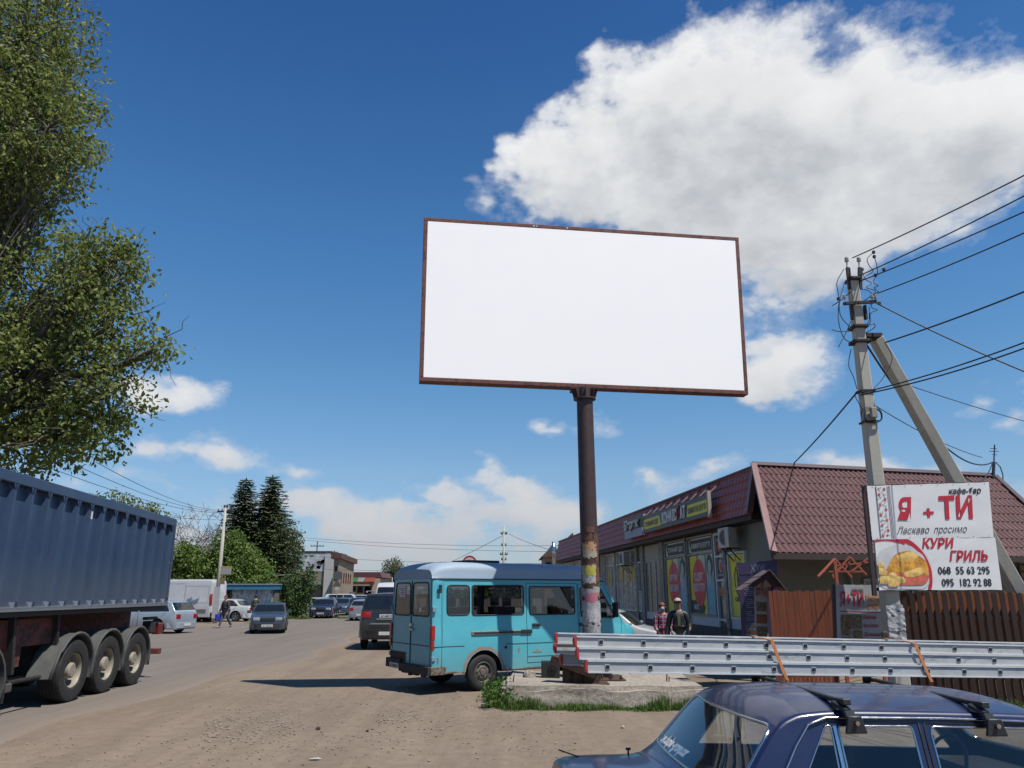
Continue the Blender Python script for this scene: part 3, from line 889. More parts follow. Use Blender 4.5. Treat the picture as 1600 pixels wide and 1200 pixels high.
    m.tube([(.2, y + .0, .42), (.2, y - .001, 1.2), (.2, y + .012, 2.1)], .004, 4)
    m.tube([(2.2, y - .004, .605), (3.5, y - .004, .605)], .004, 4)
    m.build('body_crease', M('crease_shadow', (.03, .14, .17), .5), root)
    for (x, z) in ((2.42, 1.22), (3.66, 1.2)):
        h = MB(); h.b2((x - .1, y - .022, z - .03), (x + .1, y + .01, z + .03)); h.cyl((x + .03, y - .03, z), (x + .03, y, z), .022, n=10)
        h.build('door_handle', BLACKPL, root, bevel=.008)
    v = MB().b2((.1, y - .012, 1.86), (.17, y + .01, 2.02)); v.build('air_vent', BLACKPL, root, bevel=.005)
    v = MB().cyl((1.66, y - .012, .8), (1.66, y + .01, .8), .03, n=12); v.build('fuel_cap', BLACKPL, root)
    # patches of bare primer and filler on the lower door
    pm = M('bare_filler', (.3, .27, .2), .8, 0, .3, 20)
    for (cx, cz, rx, rz) in ((2.44, .70, .10, .028), (1.98, .74, .022, .05), (.12, .62, .02, .05)):
        k = MB(); pts = []
        for i in range(14):
            t = 2 * pi * i / 14; s_ = 1 + .3 * sin(3 * t + cx * 9); pts.append((cx + rx * cos(t) * s_, cz + rz * sin(t) * s_))
        k.prism(pts, (0, y - .0045, 0), (1, 0, 0), (0, 0, 1), (0, .004, 0)); k.build('rust_patch', pm, root)
    # tail: doors, lamps, bumper, plate
    m = MB(); m.b2((-.012, -.012, .52), (.0, .012, 2.1)); m.b2((-.008, -.93, .86), (.0, .93, .874)); m.tube([(-.003, -.87, .5), (-.003, -.87, 2.12)], .006, 4); m.tube([(-.003, .87, .5), (-.003, .87, 2.12)], .006, 4)
    m.build('door_gap', SEAL, root)
    for sg in (-1, 1):
        l = MB(); l.b2((-.03, sg * .975, .98), (.05, sg * .885, 1.25)); lo_ = l.build('tail_lamp', REDL, root, bevel=.008)
        l = MB(); l.b2((-.028, sg * .972, .80), (.04, sg * .89, .965)); l.b2((-.0285, sg * .971, .80), (.04, sg * .889, .86), 0); l.build('tail_lamp', [REDL], root, bevel=.008)
        hg = MB(); hg.b2((-.02, sg * .985, 1.5), (.06, sg * .93, 1.6)); hg.build('hinge', M('hinge_paint', (.2, .35, .4), .5), root, bevel=.006)
        hg = MB(); hg.b2((-.02, sg * .985, .6), (.06, sg * .93, .68)); hg.build('hinge', M('hinge_paint', (.2, .35, .4), .5), root, bevel=.006)
    h = MB(); h.b2((-.035, -.09, 1.21), (0, .02, 1.27)); h.cyl((-.035, -.07, 1.15), (0, -.07, 1.15), .03, n=10); h.b2((-.05, -.15, 1.135), (-.02, .0, 1.165)); h.build('door_handle', CHROME, root, bevel=.005)
    st = MB().b2((-.008, .30, 1.78), (-.004, .58, 2.0)); s_ = st.build('window_notice', M('paper', (.75, .74, .73), .8), root)
    t = MB()
    for k in range(4): t.b2((-.0095, .34, 1.94 - k * .04), (-.008, .54 - .03 * (k % 2), 1.955 - k * .04))
    t.build('print', M('red_print', (.6, .12, .15), .8), s_)
    st = MB().b2((-.008, -.47, 1.5), (-.004, -.37, 1.58)); st.build('window_sticker', M('paper', (.75, .74, .73), .8), root)
    rustm = M('rust_brown', (.095, .05, .032), .85, 0, .35, 8, bmp=.3)
    k = MB().b2((-.01, .2, .53), (-.004, .93, .70)); k.build('rust_patch', rustm, root)
    b = MB(); b.b2((-.10, -.99, .34), (.02, .32, .50)); b.b2((-.08, .32, .38), (.02, 1.0, .56)); b.b2((-.06, -.99, .345), (.22, -.955, .495))
    for (ya, yb, zz) in ((-.8, -.66, .3), (-.5, -.3, .31), (-.2, -.1, .29), (.0, .2, .32)): b.b2((-.09, ya, zz), (-.02, yb, .36))
    b.build('rear_bumper', M('bent_bumper', (.035, .03, .028), .7, .1, .4, 9, col2=(.12, .09, .07), thr=.6), root, bevel=.012)
    cr = MB().b2((-.04, -.992, .345), (.3, -.958, .50)); cr.build('bumper_corner', M('rusty_corner', (.22, .19, .15), .8, 0, .3, 10, col2=(.09, .055, .035), thr=.5), root, bevel=.01)
    plate_part(root, -.085, -1, .43, .42, .10, 'AC 7082 AO', y=.55)
    # front: grille, lamps, bumper, mirror
    part_box(root, 'grille', (5.255, -.55, .72), (5.275, .55, .9), BLACKPL, .01)
    for sg in (-1, 1):
        part_box(root, 'headlight', (5.245, sg * .8, .70), (5.285, sg * .6, .92), LAMP, .01)
        mm = MB(); mm.beam((4.35, sg * .97, 1.35), (4.42, sg * 1.12, 1.38), .02, .02); mm.beam((4.3, sg * .96, 1.6), (4.42, sg * 1.12, 1.58), .02, .02); mm.box((4.44, sg * 1.14, 1.5), (.05, .17, .32))
        mm.build('mirror', BLACKPL, root, bevel=.012)
    part_box(root, 'front_marker', (5.0, -.955, .9), (5.14, -.925, .96), M('rust_brown'), .006)
    bumper(root, c, True, .38, .62, BLACKPL, out=.07, wrap=.35, name='front_bumper')
    # cabin
    fl = MB().b2((.1, -.9, .55), (4.9, .9, .62)); fl.build('cabin_floor', UNDER, root)
    for (x, y_) in ((3.5, .5), (3.5, -.45), (2.6, .5), (2.6, 0), (1.8, .5), (1.8, 0), (1.0, .5), (1.0, -.4)): seat(root, x, y_, .95)
    d_ = MB(); d_.b2((4.4, -.85, 1.0), (4.8, .85, 1.25)); d_.build('dashboard', BLACKPL, root, bevel=.05)
    sw = MB(); sw.tube([Vector((4.2 + .05 * sin(t), .45 + .2 * cos(t), 1.25 + .2 * sin(t))) for t in [2 * pi * k / 16 for k in range(16)]], .014, 6, closed=True); sw.build('steering_wheel', BLACKPL, root)
    hl = MB(); hl.b2((.08, -.86, 2.04), (3.9, .86, 2.08)); hl.build('headlining', M('headlining', (.25, .25, .24), .9), root)
    return root
blue_van()

# ------------------------------------------------------------------ the dark blue saloon in front of the camera
LADA_A = R(4.5)
LADA_O = Vector((.27, 4.66, -.05))
LADA_T = R(1.7)
LM = Matrix.Translation(LADA_O) @ Matrix.Rotation(LADA_A, 4, 'Z') @ Matrix.Rotation(LADA_T, 4, 'Y')
def lada():
    root = thing('saloon_car', 'dark blue boxy old saloon with chrome window trim, carrying the ladders on its roof', 'car', LADA_O, LADA_A)
    root.rotation_euler = (0, LADA_T, LADA_A)
    P = paint('dark_blue_car_paint', (.010, .017, .070), rough=.35, metal=.0, coat=.45)
    dz = .07
    prof = [(0, .74 + dz), (.03, .82 + dz), (.12, .85 + dz), (.55, .87 + dz), (.60, .88 + dz), (.65, .915 + dz), (1.0, 1.285 + dz), (1.08, 1.312 + dz), (1.35, 1.332 + dz), (1.9, 1.335 + dz), (2.3, 1.330 + dz), (2.42, 1.305 + dz), (2.86, .99 + dz), (2.93, .955 + dz), (3.0, .95 + dz), (3.9, .88 + dz), (4.0, .85 + dz), (4.06, .76 + dz)]
    wid = [(0, .74), (.08, .77), (.8, .80), (2.8, .80), (3.9, .775), (4.06, .73)]
    c = Car(4.06, prof, wid, .875 + dz, .22, .98, 3.36, .29, tum=.31, dx=.05, cr=.032, crown=.05, arch=.05, low=.05)
    G = glass_mat('saloon_glass', (.80, .84, .84), .0)
    z0 = .93 + dz; zt = 1.258 + dz
    wins = [('quarter_window', rpoly([(.975, z0), (1.22, z0), (1.22, zt), (1.19, zt)], [.02, .02, .01, .03], 3)),
            ('rear_door_window', rpoly([(1.265, z0), (1.64, z0), (1.64, zt + .005), (1.255, zt)], .02, 3)),
            ('front_door_window', rpoly([(1.73, z0), (2.72, z0), (2.38, zt), (2.24, zt + .005), (1.73, zt + .005)], [.02, .03, .06, .03, .03], 3))]
    ends = [('rear_window', rpoly([(-.70, .955 + dz), (.70, .955 + dz), (.61, 1.245 + dz), (-.61, 1.245 + dz)], .07, 5), -1, .5, 1.02, G, .009),
            ('windscreen', rpoly([(-.68, 1.0 + dz), (.68, 1.0 + dz), (.59, 1.26 + dz), (-.59, 1.26 + dz)], .07, 5), 1, 2.36, 2.9, G, .013)]
    make_car(c, root, P, wins, ends, doors=[([(1.70, .3), (2.75, .3), (2.78, .9 + dz), (2.40, 1.276 + dz), (1.70, 1.28 + dz)], (-1, 1)), ([(1.20, .62), (1.34, .3), (1.675, .3), (1.675, 1.28 + dz), (1.2, 1.276 + dz), (.985, .92 + dz), (1.02, .8)], (-1, 1))],
             glass=G, wstyle='steel', rimR=.175, tw=.165, seal=.0055, rmat=STEELW, sealmat=CHROME, inner=True)
    # chrome gutter strip round the side glass and the divider of the quarter light
    for sg in (-1, 1):
        g = MB(); zz = 1.296 + dz
        pts = [(.83, .9 + dz), (1.02, 1.17 + dz), (1.10, 1.262 + dz), (1.2, zz), (1.8, zz + .006), (2.28, zz), (2.41, zz - .03), (2.80, .97 + dz)]
        pts = [(x, sg * (c.Y(x, z) + .012), z) for (x, z) in pts]
        sm = []
        for i in range(len(pts) - 1):
            for k in range(3): sm.append(Vector(pts[i]).lerp(Vector(pts[i + 1]), k / 3))
        sm.append(Vector(pts[-1]))
        g.tube(sm, .0065, 6); g.build('chrome_gutter', CHROME, root, smooth=True)
        g = MB(); g.beam((1.242, sg * (c.Y(1.25, z0) + .004), z0), (1.235, sg * (c.Y(1.25, zt) + .004), zt), .018, .012); g.build('quarter_light_bar', CHROME, root)
        g = MB(); g.b2((1.72, sg * (.80), .80), (1.60, sg * .83, .83)); g.build('door_handle', CHROME, root, bevel=.006)
        mirror_part(root, 2.62, sg * .80, .99, sg, BLACKPL, .8)
    bumper(root, c, False, .42, .52, CHROME, out=.09, wrap=.25, name='rear_bumper'); bumper(root, c, True, .40, .50, CHROME, out=.09, wrap=.25, name='front_bumper')
    for sg in (-1, 1):
        part_box(root, 'tail_lamp', (-.02, sg * .72, .62), (.01, sg * .42, .74), REDL, .008)
        m = MB().cyl((4.055, sg * .56, .68), (4.09, sg * .56, .68), .085, n=20); m.build('headlight', LAMP, root)
    part_box(root, 'grille', (4.05, -.4, .6), (4.08, .4, .76), BLACKPL, .01)
    # trunk lid seam, hinge nozzle
    m = MB()
    zt_ = lambda x: c.T(x) - .0
    for sg in (-1, 1): m.tube([(.04, sg * .60, .905 + dz), (.2, sg * .61, c.T(.2) + .0), (.57, sg * .62, c.T(.57) + .0)], .004, 4)
    m.tube([(.57, -.62, c.T(.57)), (.57, -.3, c.T(.57) + .033), (.57, 0, c.T(.57) + .046), (.57, .3, c.T(.57) + .033), (.57, .62, c.T(.57))], .004, 4)
    m.build('boot_lid_gap', SEAL, root)
    # lettering sticker across the lower edge of the rear window
    xg = lambda z: .64 + (z - .915 - dz) / .37 * .34
    o = Vector((xg(1.0 + dz) - .006, .57, 1.0 + dz)); up = Vector((xg(1.2 + dz) - xg(1.0 + dz), -.05, .2)).normalized()
    t = MB(); t.text('w.w.duple -grovp.cor', (xg(.975 + dz) - .016, .60, .975 + dz), (0, -1, 0), up, .07, width=.56, shear=.15, bold=.03)
    st = t.build('window_lettering', M('white_vinyl', (.82, .83, .84), .5), root)
    # aerial nozzle on the boot
    n_ = MB(); n_.cyl((.5, .67, .85 + dz), (.5, .67, .905 + dz), .006, n=8); n_.box((.5, .67, .905 + dz), (.03, .012, .014)); n_.build('aerial_base', BLACKPL, root)
    # cabin: seats with a red block, wheel, dash, parcel shelf
    sf = M('seat_vinyl', (.11, .12, .13), .6)
    for y in (.36, -.36): seat(root, 2.15, y, .46, .48, sf, 'front_seat', .34)
    b_ = MB(); b_.box((1.3, 0, .48), (.5, 1.2, .14)); b_.box((1.02, 0, .70), (.13, 1.2, .38), Matrix.Rotation(R(-14), 3, 'Y')); b_.build('rear_seat', sf, root, bevel=.04, seg=2, smooth='auto')
    ps = MB().b2((.66, -.62, .885), (1.0, .62, .90)); ps.build('parcel_shelf', BLACKPL, root)
    rc = MB(); rc.box((1.93, -.36, .82), (.05, .42, .20)); rc.build('red_seat_block', M('plain_red', (.4, .035, .03), .9, bmp=.3), root, bevel=.02)  # red block where a reddish blur shows through the side glass
    db = MB(); db.b2((2.5, -.66, .78), (2.92, .66, .98)); db.build('dashboard', BLACKPL, root, bevel=.04, seg=2)
    sw = MB(); cx, cy, cz = 2.42, .36, .97
    sw.tube([Vector((cx + .07 * sin(t), cy + .19 * cos(t), cz + .17 * sin(t))) for t in [2 * pi * k / 24 for k in range(24)]], .011, 6, closed=True); sw.beam((cx, cy - .18, cz), (cx, cy + .18, cz), .02, .02); sw.beam((cx, cy, cz), (cx + .2, cy, cz - .1), .04, .04)
    sw.build('steering_wheel', BLACKPL, root)
    wp = MB()
    for y in (.25, -.2):
        wp.tube([(2.905, y, .975 + dz), (2.85, y - .1, 1.03 + dz), (2.78, y - .38, 1.07 + dz)], .006, 5)
    wp.build('wiper', BLACKPL, root)
    im = MB().box((2.42, 0, 1.22 + dz), (.03, .2, .055)); im.build('inside_mirror', BLACKPL, root)
    fl = MB().b2((.3, -.7, .28), (3.0, .7, .32)); fl.build('cabin_floor', UNDER, root)
    return root, c
LADA, LCAR = lada()

def lw(x, y, z):
    """saloon coordinates to world"""
    return LM @ Vector((x, y, z))

def rack_bar(xl, lean):
    """one roof bar with a clamp foot at each end"""
    dz = .07; z = 1.437 + xl * .0
    a = Vector((xl, -.655, z)); b = Vector((xl + lean, .66, z))
    wa, wb = lw(*a), lw(*b)
    org = (wa + wb) / 2
    m = MB(); m.beam(wa, wb, .028, .022); bar = m.build('roof_bar', M('black_bar_steel', (.02, .018, .017), .45, .3, .3, 15), None, bevel=.004, origin=org)
    tag(bar, None, 'roof bar', 'roof bars of the ladder rack')
    for (p, q, s) in ((a, b, -1), (b, a, 1)):
        f = MB(); out = Vector((0, s, 0))
        w0 = lw(p.x, p.y + s * .02, p.z + .005); w1 = lw(p.x, p.y - s * .10, p.z)
        f.beam(w1, w0, .042, .03)
        # curved black leg down to the gutter
        pts = [lw(p.x - .03, p.y - s * .06, p.z - .005), lw(p.x + .005, p.y + s * .012, p.z - .035), lw(p.x + .015, p.y + s * .04, p.z - .10)]
        f.beam(pts[0], pts[1], .05, .022); f.beam(pts[1], pts[2], .06, .02)
        poly = [(-.05, -.135), (.06, -.135), (.035, -.055), (-.03, -.055)]
        X = Matrix.Rotation(LADA_A, 3, 'Z') @ Vector((1, 0, 0))
        f.prism(poly, lw(p.x + .015, p.y + s * .032, p.z), X, (0, 0, 1), Matrix.Rotation(LADA_A, 3, 'Z') @ Vector((0, s * .02, 0)))
        ft = f.build('clamp_foot', M('clamp_grey', (.045, .047, .05), .5, .4, .2), bar, bevel=.004)
        ft.matrix_parent_inverse = Matrix.Translation(-org)
        k = MB(); c0 = lw(p.x + .02, p.y + s * .05, p.z - .085); k.cyl(c0, c0 + Matrix.Rotation(LADA_A, 3, 'Z') @ Vector((0, s * .022, 0)), .012, n=6)
        kk = k.build('clamp_bolt', CHROME, ft)
    return bar, wa, wb
bar1, b1a, b1b = rack_bar(1.30, .06); bar1['label'] = 'rusty black roof bar nearer the rear window of the blue saloon'
bar2, b2a, b2b = rack_bar(2.02, .10); bar2['label'] = 'black roof bar nearer the windscreen of the blue saloon'

# ------------------------------------------------------------------ aluminium ladders on the rack
def ladder():
    AL = M('weathered_aluminium', (.42, .43, .425), .5, .15, .14, 7, bmp=.06, bscale=50, col2=(.29, .30, .30), thr=.56, stretch=(.5, 2, 2), raw=True)
    ALE = M('aluminium_edge', (.60, .61, .60), .4, .3, .06, raw=True)
    RED = M('red_end_cap', (.50, .045, .05), .5, 0, .15)
    d = Vector((.981, .194, -.029)).normalized(); n = Vector((-d.y, d.x, 0)).normalized()
    P0 = Vector((.564 + .0, 5.065, 0)) - d * .155                   # near rail, left end of the middle section
    z0 = 1.397
    root = thing('ladder', 'long three-section aluminium extension ladder with red end caps strapped across the roof bars', 'ladder', P0 + Vector((0, 0, z0)))
    o = P0 + Vector((0, 0, z0))
    L = 4.3; secs = [(.0, .074, -.012, .05, .50), (.076, .070, .0, .0, .48), (.148, .066, .012, -.01, .44)]   # z, height, depth offset, start, width
    for si, (dz, h, dep, st, wd) in enumerate(secs):
        a0 = P0 + n * dep + d * st + Vector((0, 0, z0 + dz))
        if si == 2: wd = .42
        for k, off in enumerate((0, wd - 2 * dep)):
            s0 = a0 + n * off + (d * (-.02 if off else 0))
            m = MB(); e = s0 + d * L
            # I-section rail: web and two lips
            m.beam(s0 + Vector((0, 0, h / 2)), e + Vector((0, 0, h / 2)), .022, h - .012)
            r = m.build('rail', AL, root, origin=o); r.location = (0, 0, 0)
            m = MB()
            for zz in (.004, h - .004): m.beam(s0 + Vector((0, 0, zz)) - n * .002, e + Vector((0, 0, zz)) - n * .002, .034, .008)
            r2 = m.build('rail_lip', ALE, r, origin=o); r2.location = (0, 0, 0)
            m = MB(); pc = []
            for q in range(9):
                t = pi / 2 + pi * q / 8; pc.append((cos(t) * .02, h / 2 + sin(t) * (h / 2 + .002)))
            m.prism(pc, s0 - n * .02, d, (0, 0, 1), n * .04)
            c_ = m.build('end_cap', RED, root, origin=o, bevel=.003); c_.location = (0, 0, 0)
        # rungs: square tubes through both rails, black blocks paint the shade inside their ends
        for q in range(15):
            t = .155 - st + .28 * q + (.0, .0, -.0)[si] + (.022, .0, -.008)[si]
            c0 = a0 + d * t + Vector((0, 0, h / 2)) - n * .0145
            c1 = c0 + n * (wd - 2 * dep + .029)
            m = MB(); w = .013
            up = Vector((0, 0, 1))
            for (u, v_, su, sv_) in ((0, w, 2 * w + .006, .004), (0, -w, 2 * w + .006, .004)):
                m.box((c0 + c1) / 2 + up * v_, (su, (c1 - c0).length, sv_), Matrix((d, n, up)).transposed())
            for s_ in (-w, w):
                m.box((c0 + c1) / 2 + d * s_, (.004, (c1 - c0).length, 2 * w + .001), Matrix((d, n, up)).transposed())
            rg = m.build('rung', ALE, root, origin=o); rg.location = (0, 0, 0)
            m = MB(); m.box(c0 + n * .004, (2 * w - .005, .02, 2 * w - .005), Matrix((d, n, up)).transposed())
            x = m.build('rung_hollow_shade', INK, rg, origin=o); x.location = (0, 0, 0)
    return P0, d, n, z0
LP0, LD, LN, LZ = ladder()

def strap(pts, w, label, along=None):
    """ratchet strap: a flat webbing band through pts"""
    along = along or LD
    m = MB(); vs = []; pts = [Vector(p) for p in pts]
    for p in pts: vs += [p - along * w / 2, p + along * w / 2]
    m.add(vs, [(2 * i, 2 * i + 1, 2 * i + 3, 2 * i + 2) for i in range(len(pts) - 1)])
    org = pts[0].copy(); o = m.build('tie_strap', M('orange_webbing', (.72, .27, .09), .75, 0, .15, 30), None, origin=org)
    md = o.modifiers.new('thickness', 'SOLIDIFY'); md.thickness = .003
    tag(o, label, 'strap', 'orange straps tying down the ladder')
    return o
def do_straps():
    top = LZ + .214 + .004
    for (px, tx, lab, bb) in ((1.29, 1.4, 'orange strap over the ladder above the rear window end of the car', (b1a, b1b)), (2.34, 2.45, 'orange strap over the ladder above the front door of the blue car', (b2a, b2b))):
        a = LP0 + LD * px
        wd = .46
        near = LP0 - LN * .036
        pts = [near + LD * (px + .09) + Vector((0, 0, LZ - .03)), near + LD * (px + .06) + Vector((0, 0, LZ + .04)), near + LD * px + Vector((0, 0, top)),
               LP0 + LN * .02 + LD * px + Vector((0, 0, top + .004)), LP0 + LN * wd + LD * (px + .12) + Vector((0, 0, top + .004)), LP0 + LN * (wd + .035) + LD * (px + .13) + Vector((0, 0, LZ - .02))]
        strap(pts, .022, lab)
        # knotted loose end and buckle on the far rail
        k = LP0 + LN * (wd - .02) + LD * (px + .12) + Vector((0, 0, top + .012))
        m = MB()
        q = random.Random(int(px * 100))
        for i in range(4):
            pp = [k + Vector((q.uniform(-.03, .03), q.uniform(-.01, .02), q.uniform(0, .035))) for _ in range(4)]
            m.tube([pp[0], pp[1], pp[2], pp[3]], .007, 5)
        m.box(k + Vector((0, 0, .012)), (.035, .03, .03))
        bk = m.build('strap_buckle', [M('buckle_dark', (.06, .04, .03), .5, .3)], None, origin=k); tag(bk, 'knotted strap buckle sitting on the far rail of the ladder, ' + ('left of the two' if px < 2 else 'right of the two'), 'buckle', 'strap buckles on the ladder')
do_straps()
# ------------------------------------------------------------------ the big advertising hoarding
def rust_metal(name, base, rust, thr=.52, scale=3, rough=.7):
    return M(name, base, rough, .15, .18, scale, bmp=.15, bscale=60, col2=rust, thr=thr)
FRAME = rust_metal('frame_red_oxide', (.20, .075, .058), (.09, .038, .03), .52, 5)
POST = rust_metal('post_brown_paint', (.068, .040, .038), (.12, .06, .038), .6, 6, .55)
RUST = rust_metal('rusty_steel', (.10, .055, .038), (.05, .03, .024), .5, 10, .85)
BX, BD = 1.50, 15.2
def hoarding():
    base = Vector((BX, BD, .33))
    root = thing('advertising_billboard', 'large blank white billboard in a rust-brown frame on a tall poster-covered steel post', 'billboard', base)
    org = base
    bl = Vector((-1.86, 14.85, 5.96)); br = Vector((4.99, 15.72, 5.90)); tl = Vector((-1.87, 14.85, 9.57)); tr = Vector((5.06, 15.72, 9.52))
    ux = (br - bl).normalized(); uz = Vector((0, 0, 1)); nn = Vector((-ux.y, ux.x, 0)).normalized()   # nn points away from the camera
    th = .26
    def P(u, v, w=0):
        return (bl.lerp(br, u)).lerp(tl.lerp(tr, u), v) + nn * w
    m = MB(); fr = .085; W_ = (br - bl).length; H_ = 3.55
    def bar(u0, v0, u1, v1):
        m.add([P(u0, v0), P(u1, v0), P(u1, v1), P(u0, v1), P(u0, v0, th), P(u1, v0, th), P(u1, v1, th), P(u0, v1, th)],
              [(0, 1, 2, 3), (7, 6, 5, 4), (0, 4, 5, 1), (1, 5, 6, 2), (2, 6, 7, 3), (3, 7, 4, 0)])
    a, b = fr / W_, fr / H_
    bar(0, 0, 1, b); bar(0, 1 - b, 1, 1); bar(0, b, a, 1 - b); bar(1 - a, b, 1, 1 - b)
    m.build('frame', FRAME, root, origin=org, bevel=.008).location = (0, 0, 0)
    m = MB(); m.add([P(a, b, .004), P(1 - a, b, .004), P(1 - a, 1 - b, .004), P(a, 1 - b, .004), P(a, b, .06), P(1 - a, b, .06), P(1 - a, 1 - b, .06), P(a, 1 - b, .06)],
                    [(0, 1, 2, 3), (7, 6, 5, 4), (0, 4, 5, 1), (1, 5, 6, 2), (2, 6, 7, 3), (3, 7, 4, 0)])
    o = m.build('white_panel', M('blank_white_vinyl', (.985, .97, .93), .5, 0, .002, 1, raw=True), root, origin=org); o.location = (0, 0, 0)
    m = MB(); m.add([P(a, b, th - .03), P(1 - a, b, th - .03), P(1 - a, 1 - b, th - .03), P(a, 1 - b, th - .03)], [(0, 1, 2, 3)])
    m.build('back_panel', M('galvanised_back', (.3, .3, .3), .5, .5), root, origin=org).location = (0, 0, 0)
    # small white paint chips on the top bar
    m = MB()
    for u, w in ((.335, .03), (.345, .02), (.44, .025)): m.add([P(u, 1 - b * .6, -.004), P(u + w / 5, 1 - b * .7, -.004), P(u + w / 5, 1 - b * .3, -.004), P(u, 1 - b * .35, -.004)], [(0, 1, 2, 3)])
    m.build('paint_chip', M('paper', (.75, .74, .73), .8), root, origin=org).location = (0, 0, 0)
    # post, collar with gussets
    r = .168; c = Vector((BX, BD + .12, 0)); rs = Vector((BX, BD, 0))
    top = 5.90
    m = MB(); m.tube([rs + Vector((0, 0, .36)), rs + Vector((.0, 0, 2)), rs + Vector((-.02, .02, top))], [r + .01, r + .004, r - .004], 28)
    post = m.build('post', POST, root, origin=org, smooth='auto'); post.location = (0, 0, 0)
    m = MB(); m.tube([rs + Vector((-.02, .02, 5.66)), rs + Vector((-.02, .02, 5.69))], r + .06, 28)
    m.box(rs + Vector((-.02, .1, 5.885)), (.56, .40, .03))
    for k in range(8):
        t = pi * k / 4; e = Vector((cos(t), sin(t), 0)); q = rs + Vector((-.02, .02, 0))
        m.prism([(r - .02, 5.69), (r + .055, 5.69), (r + .10, 5.86), (r - .02, 5.86)], q - e.cross(Vector((0, 0, 1))) * .006, e, (0, 0, 1), e.cross(Vector((0, 0, 1))) * .012)
    m.build('collar', POST, root, origin=org).location = (0, 0, 0)
    # weld / joint band low on the post
    # pasted notices wrapped around the post
    q = random.Random(5)
    def wrap(z0, z1, a0, a1, mat, name='pasted_notice', off=.006, jag=.02, nx=10, nz=6):
        """a scrap of paper bent round the tube; angle 0 faces the camera"""
        m = MB(); vs = []; fs = []
        for j in range(nz + 1):
            for i in range(nx + 1):
                z = z0 + (z1 - z0) * j / nz; t = a0 + (a1 - a0) * i / nx
                if j in (0, nz): z += q.uniform(-jag, jag)
                if i in (0, nx): t += q.uniform(-jag, jag) * 4
                rr = r + off + q.uniform(0, .004)
                vs.append(rs + Vector((sin(t) * rr, -cos(t) * rr, z)))
        for j in range(nz):
            for i in range(nx):
                k = j * (nx + 1) + i
                if (i in (0, nx - 1) or j in (0, nz - 1)) and q.random() < .25 and jag > .01: continue
                fs.append((k, k + 1, k + nx + 2, k + nx + 1))
        m.add(vs, fs); o = m.build(name, mat, post, origin=org, smooth=True); o.location = (0, 0, 0)
        return o
    PAP = M('torn_white_paper', (.42, .42, .42), .85, 0, .35, 14, col2=(.22, .15, .12), thr=.6)
    PAP2 = M('torn_grey_paper', (.36, .36, .37), .85, 0, .35, 22, col2=(.14, .085, .06), thr=.55)
    YEL = M('yellow_notice', (.50, .47, .07), .8, 0, .25, 18, col2=(.07, .10, .05), thr=.6)
    PNK = M('pink_notice', (.50, .16, .20), .8, 0, .2, 25, col2=(.35, .28, .28), thr=.6)
    TAN = M('tan_notice', (.50, .27, .13), .8, 0, .2, 25, col2=(.45, .38, .28), thr=.52)
    CRM = M('cream_notice', (.42, .37, .27), .8, 0, .2, 20, col2=(.2, .16, .12), thr=.58)
    RU2 = M('rust_band', (.15, .07, .035), .85, 0, .3, 12, col2=(.075, .035, .025), thr=.5)
    wrap(2.47, 2.95, -1.5, 1.5, RU2, 'rust_patch', .003, .05, 14, 5)
    wrap(1.95, 2.45, -1.5, 1.5, RU2, 'rust_patch', .003, .05, 14, 5)
    wrap(2.99, 3.10, -.4, .5, M('faded_red_stencil', (.16, .06, .05), .8, 0, .3, 30), 'pasted_notice', .005, .004)
    wrap(2.58, 2.80, -.95, .75, TAN); wrap(2.50, 2.66, -.9, .8, CRM, off=.009)
    wrap(2.12, 2.38, -1.3, .6, CRM); wrap(2.18, 2.36, -.6, .55, YEL, off=.01, jag=.01); wrap(2.03, 2.17, -1.0, .5, PAP, off=.009)
    wrap(1.78, 1.97, -1.5, 1.3, PAP2); wrap(1.70, 1.86, -.75, .75, PNK, off=.011, jag=.012)
    wrap(1.28, 1.72, -1.4, 1.35, PAP, off=.008, nz=10); wrap(1.34, 1.62, -.7, .5, M('torn_white_paper_b', (.50, .50, .51), .85, 0, .3, 20, col2=(.3, .3, .3), thr=.55), off=.012)
    wrap(1.05, 1.27, -1.3, 1.2, PAP2, off=.007, nz=8); wrap(.80, 1.02, -1.5, 1.45, M('shredded_paper', (.36, .34, .33), .85, 0, .4, 30, col2=(.12, .06, .045), thr=.48), off=.006, nz=8)
    wrap(.95, 1.2, -1.55, -1.1, PAP, off=.03); wrap(.72, .95, 1.2, 1.6, PAP, off=.03)
    # bolted foot
    m = MB(); m.box(rs + Vector((0, 0, .345)), (1.1, .95, .03)); m.build('base_plate', RUST, root, origin=org, bevel=.004).location = (0, 0, 0)
    m = MB()
    for k in range(10):
        t = 2 * pi * k / 10 + .2; e = Vector((cos(t), sin(t), 0)); s_ = e.cross(Vector((0, 0, 1)))
        L_ = .40 if abs(e.x) > .5 else .33
        m.prism([(r, .36), (L_, .36), (L_ - .06, .46), (r, .80)], rs - s_ * .008, e, (0, 0, 1), s_ * .016)
    m.build('gusset', RUST, root, origin=org).location = (0, 0, 0)
    for k in range(6):
        x = -.48 + .19 * k; b_ = MB().cyl(rs + Vector((x, -.41, .36)), rs + Vector((x, -.41, .43)), .018, n=6); b_.cyl(rs + Vector((x, -.41, .36)), rs + Vector((x, -.41, .385)), .032, n=6)
        b_.build('anchor_bolt', RUST, root, origin=org).location = (0, 0, 0)
    return root
hoarding()

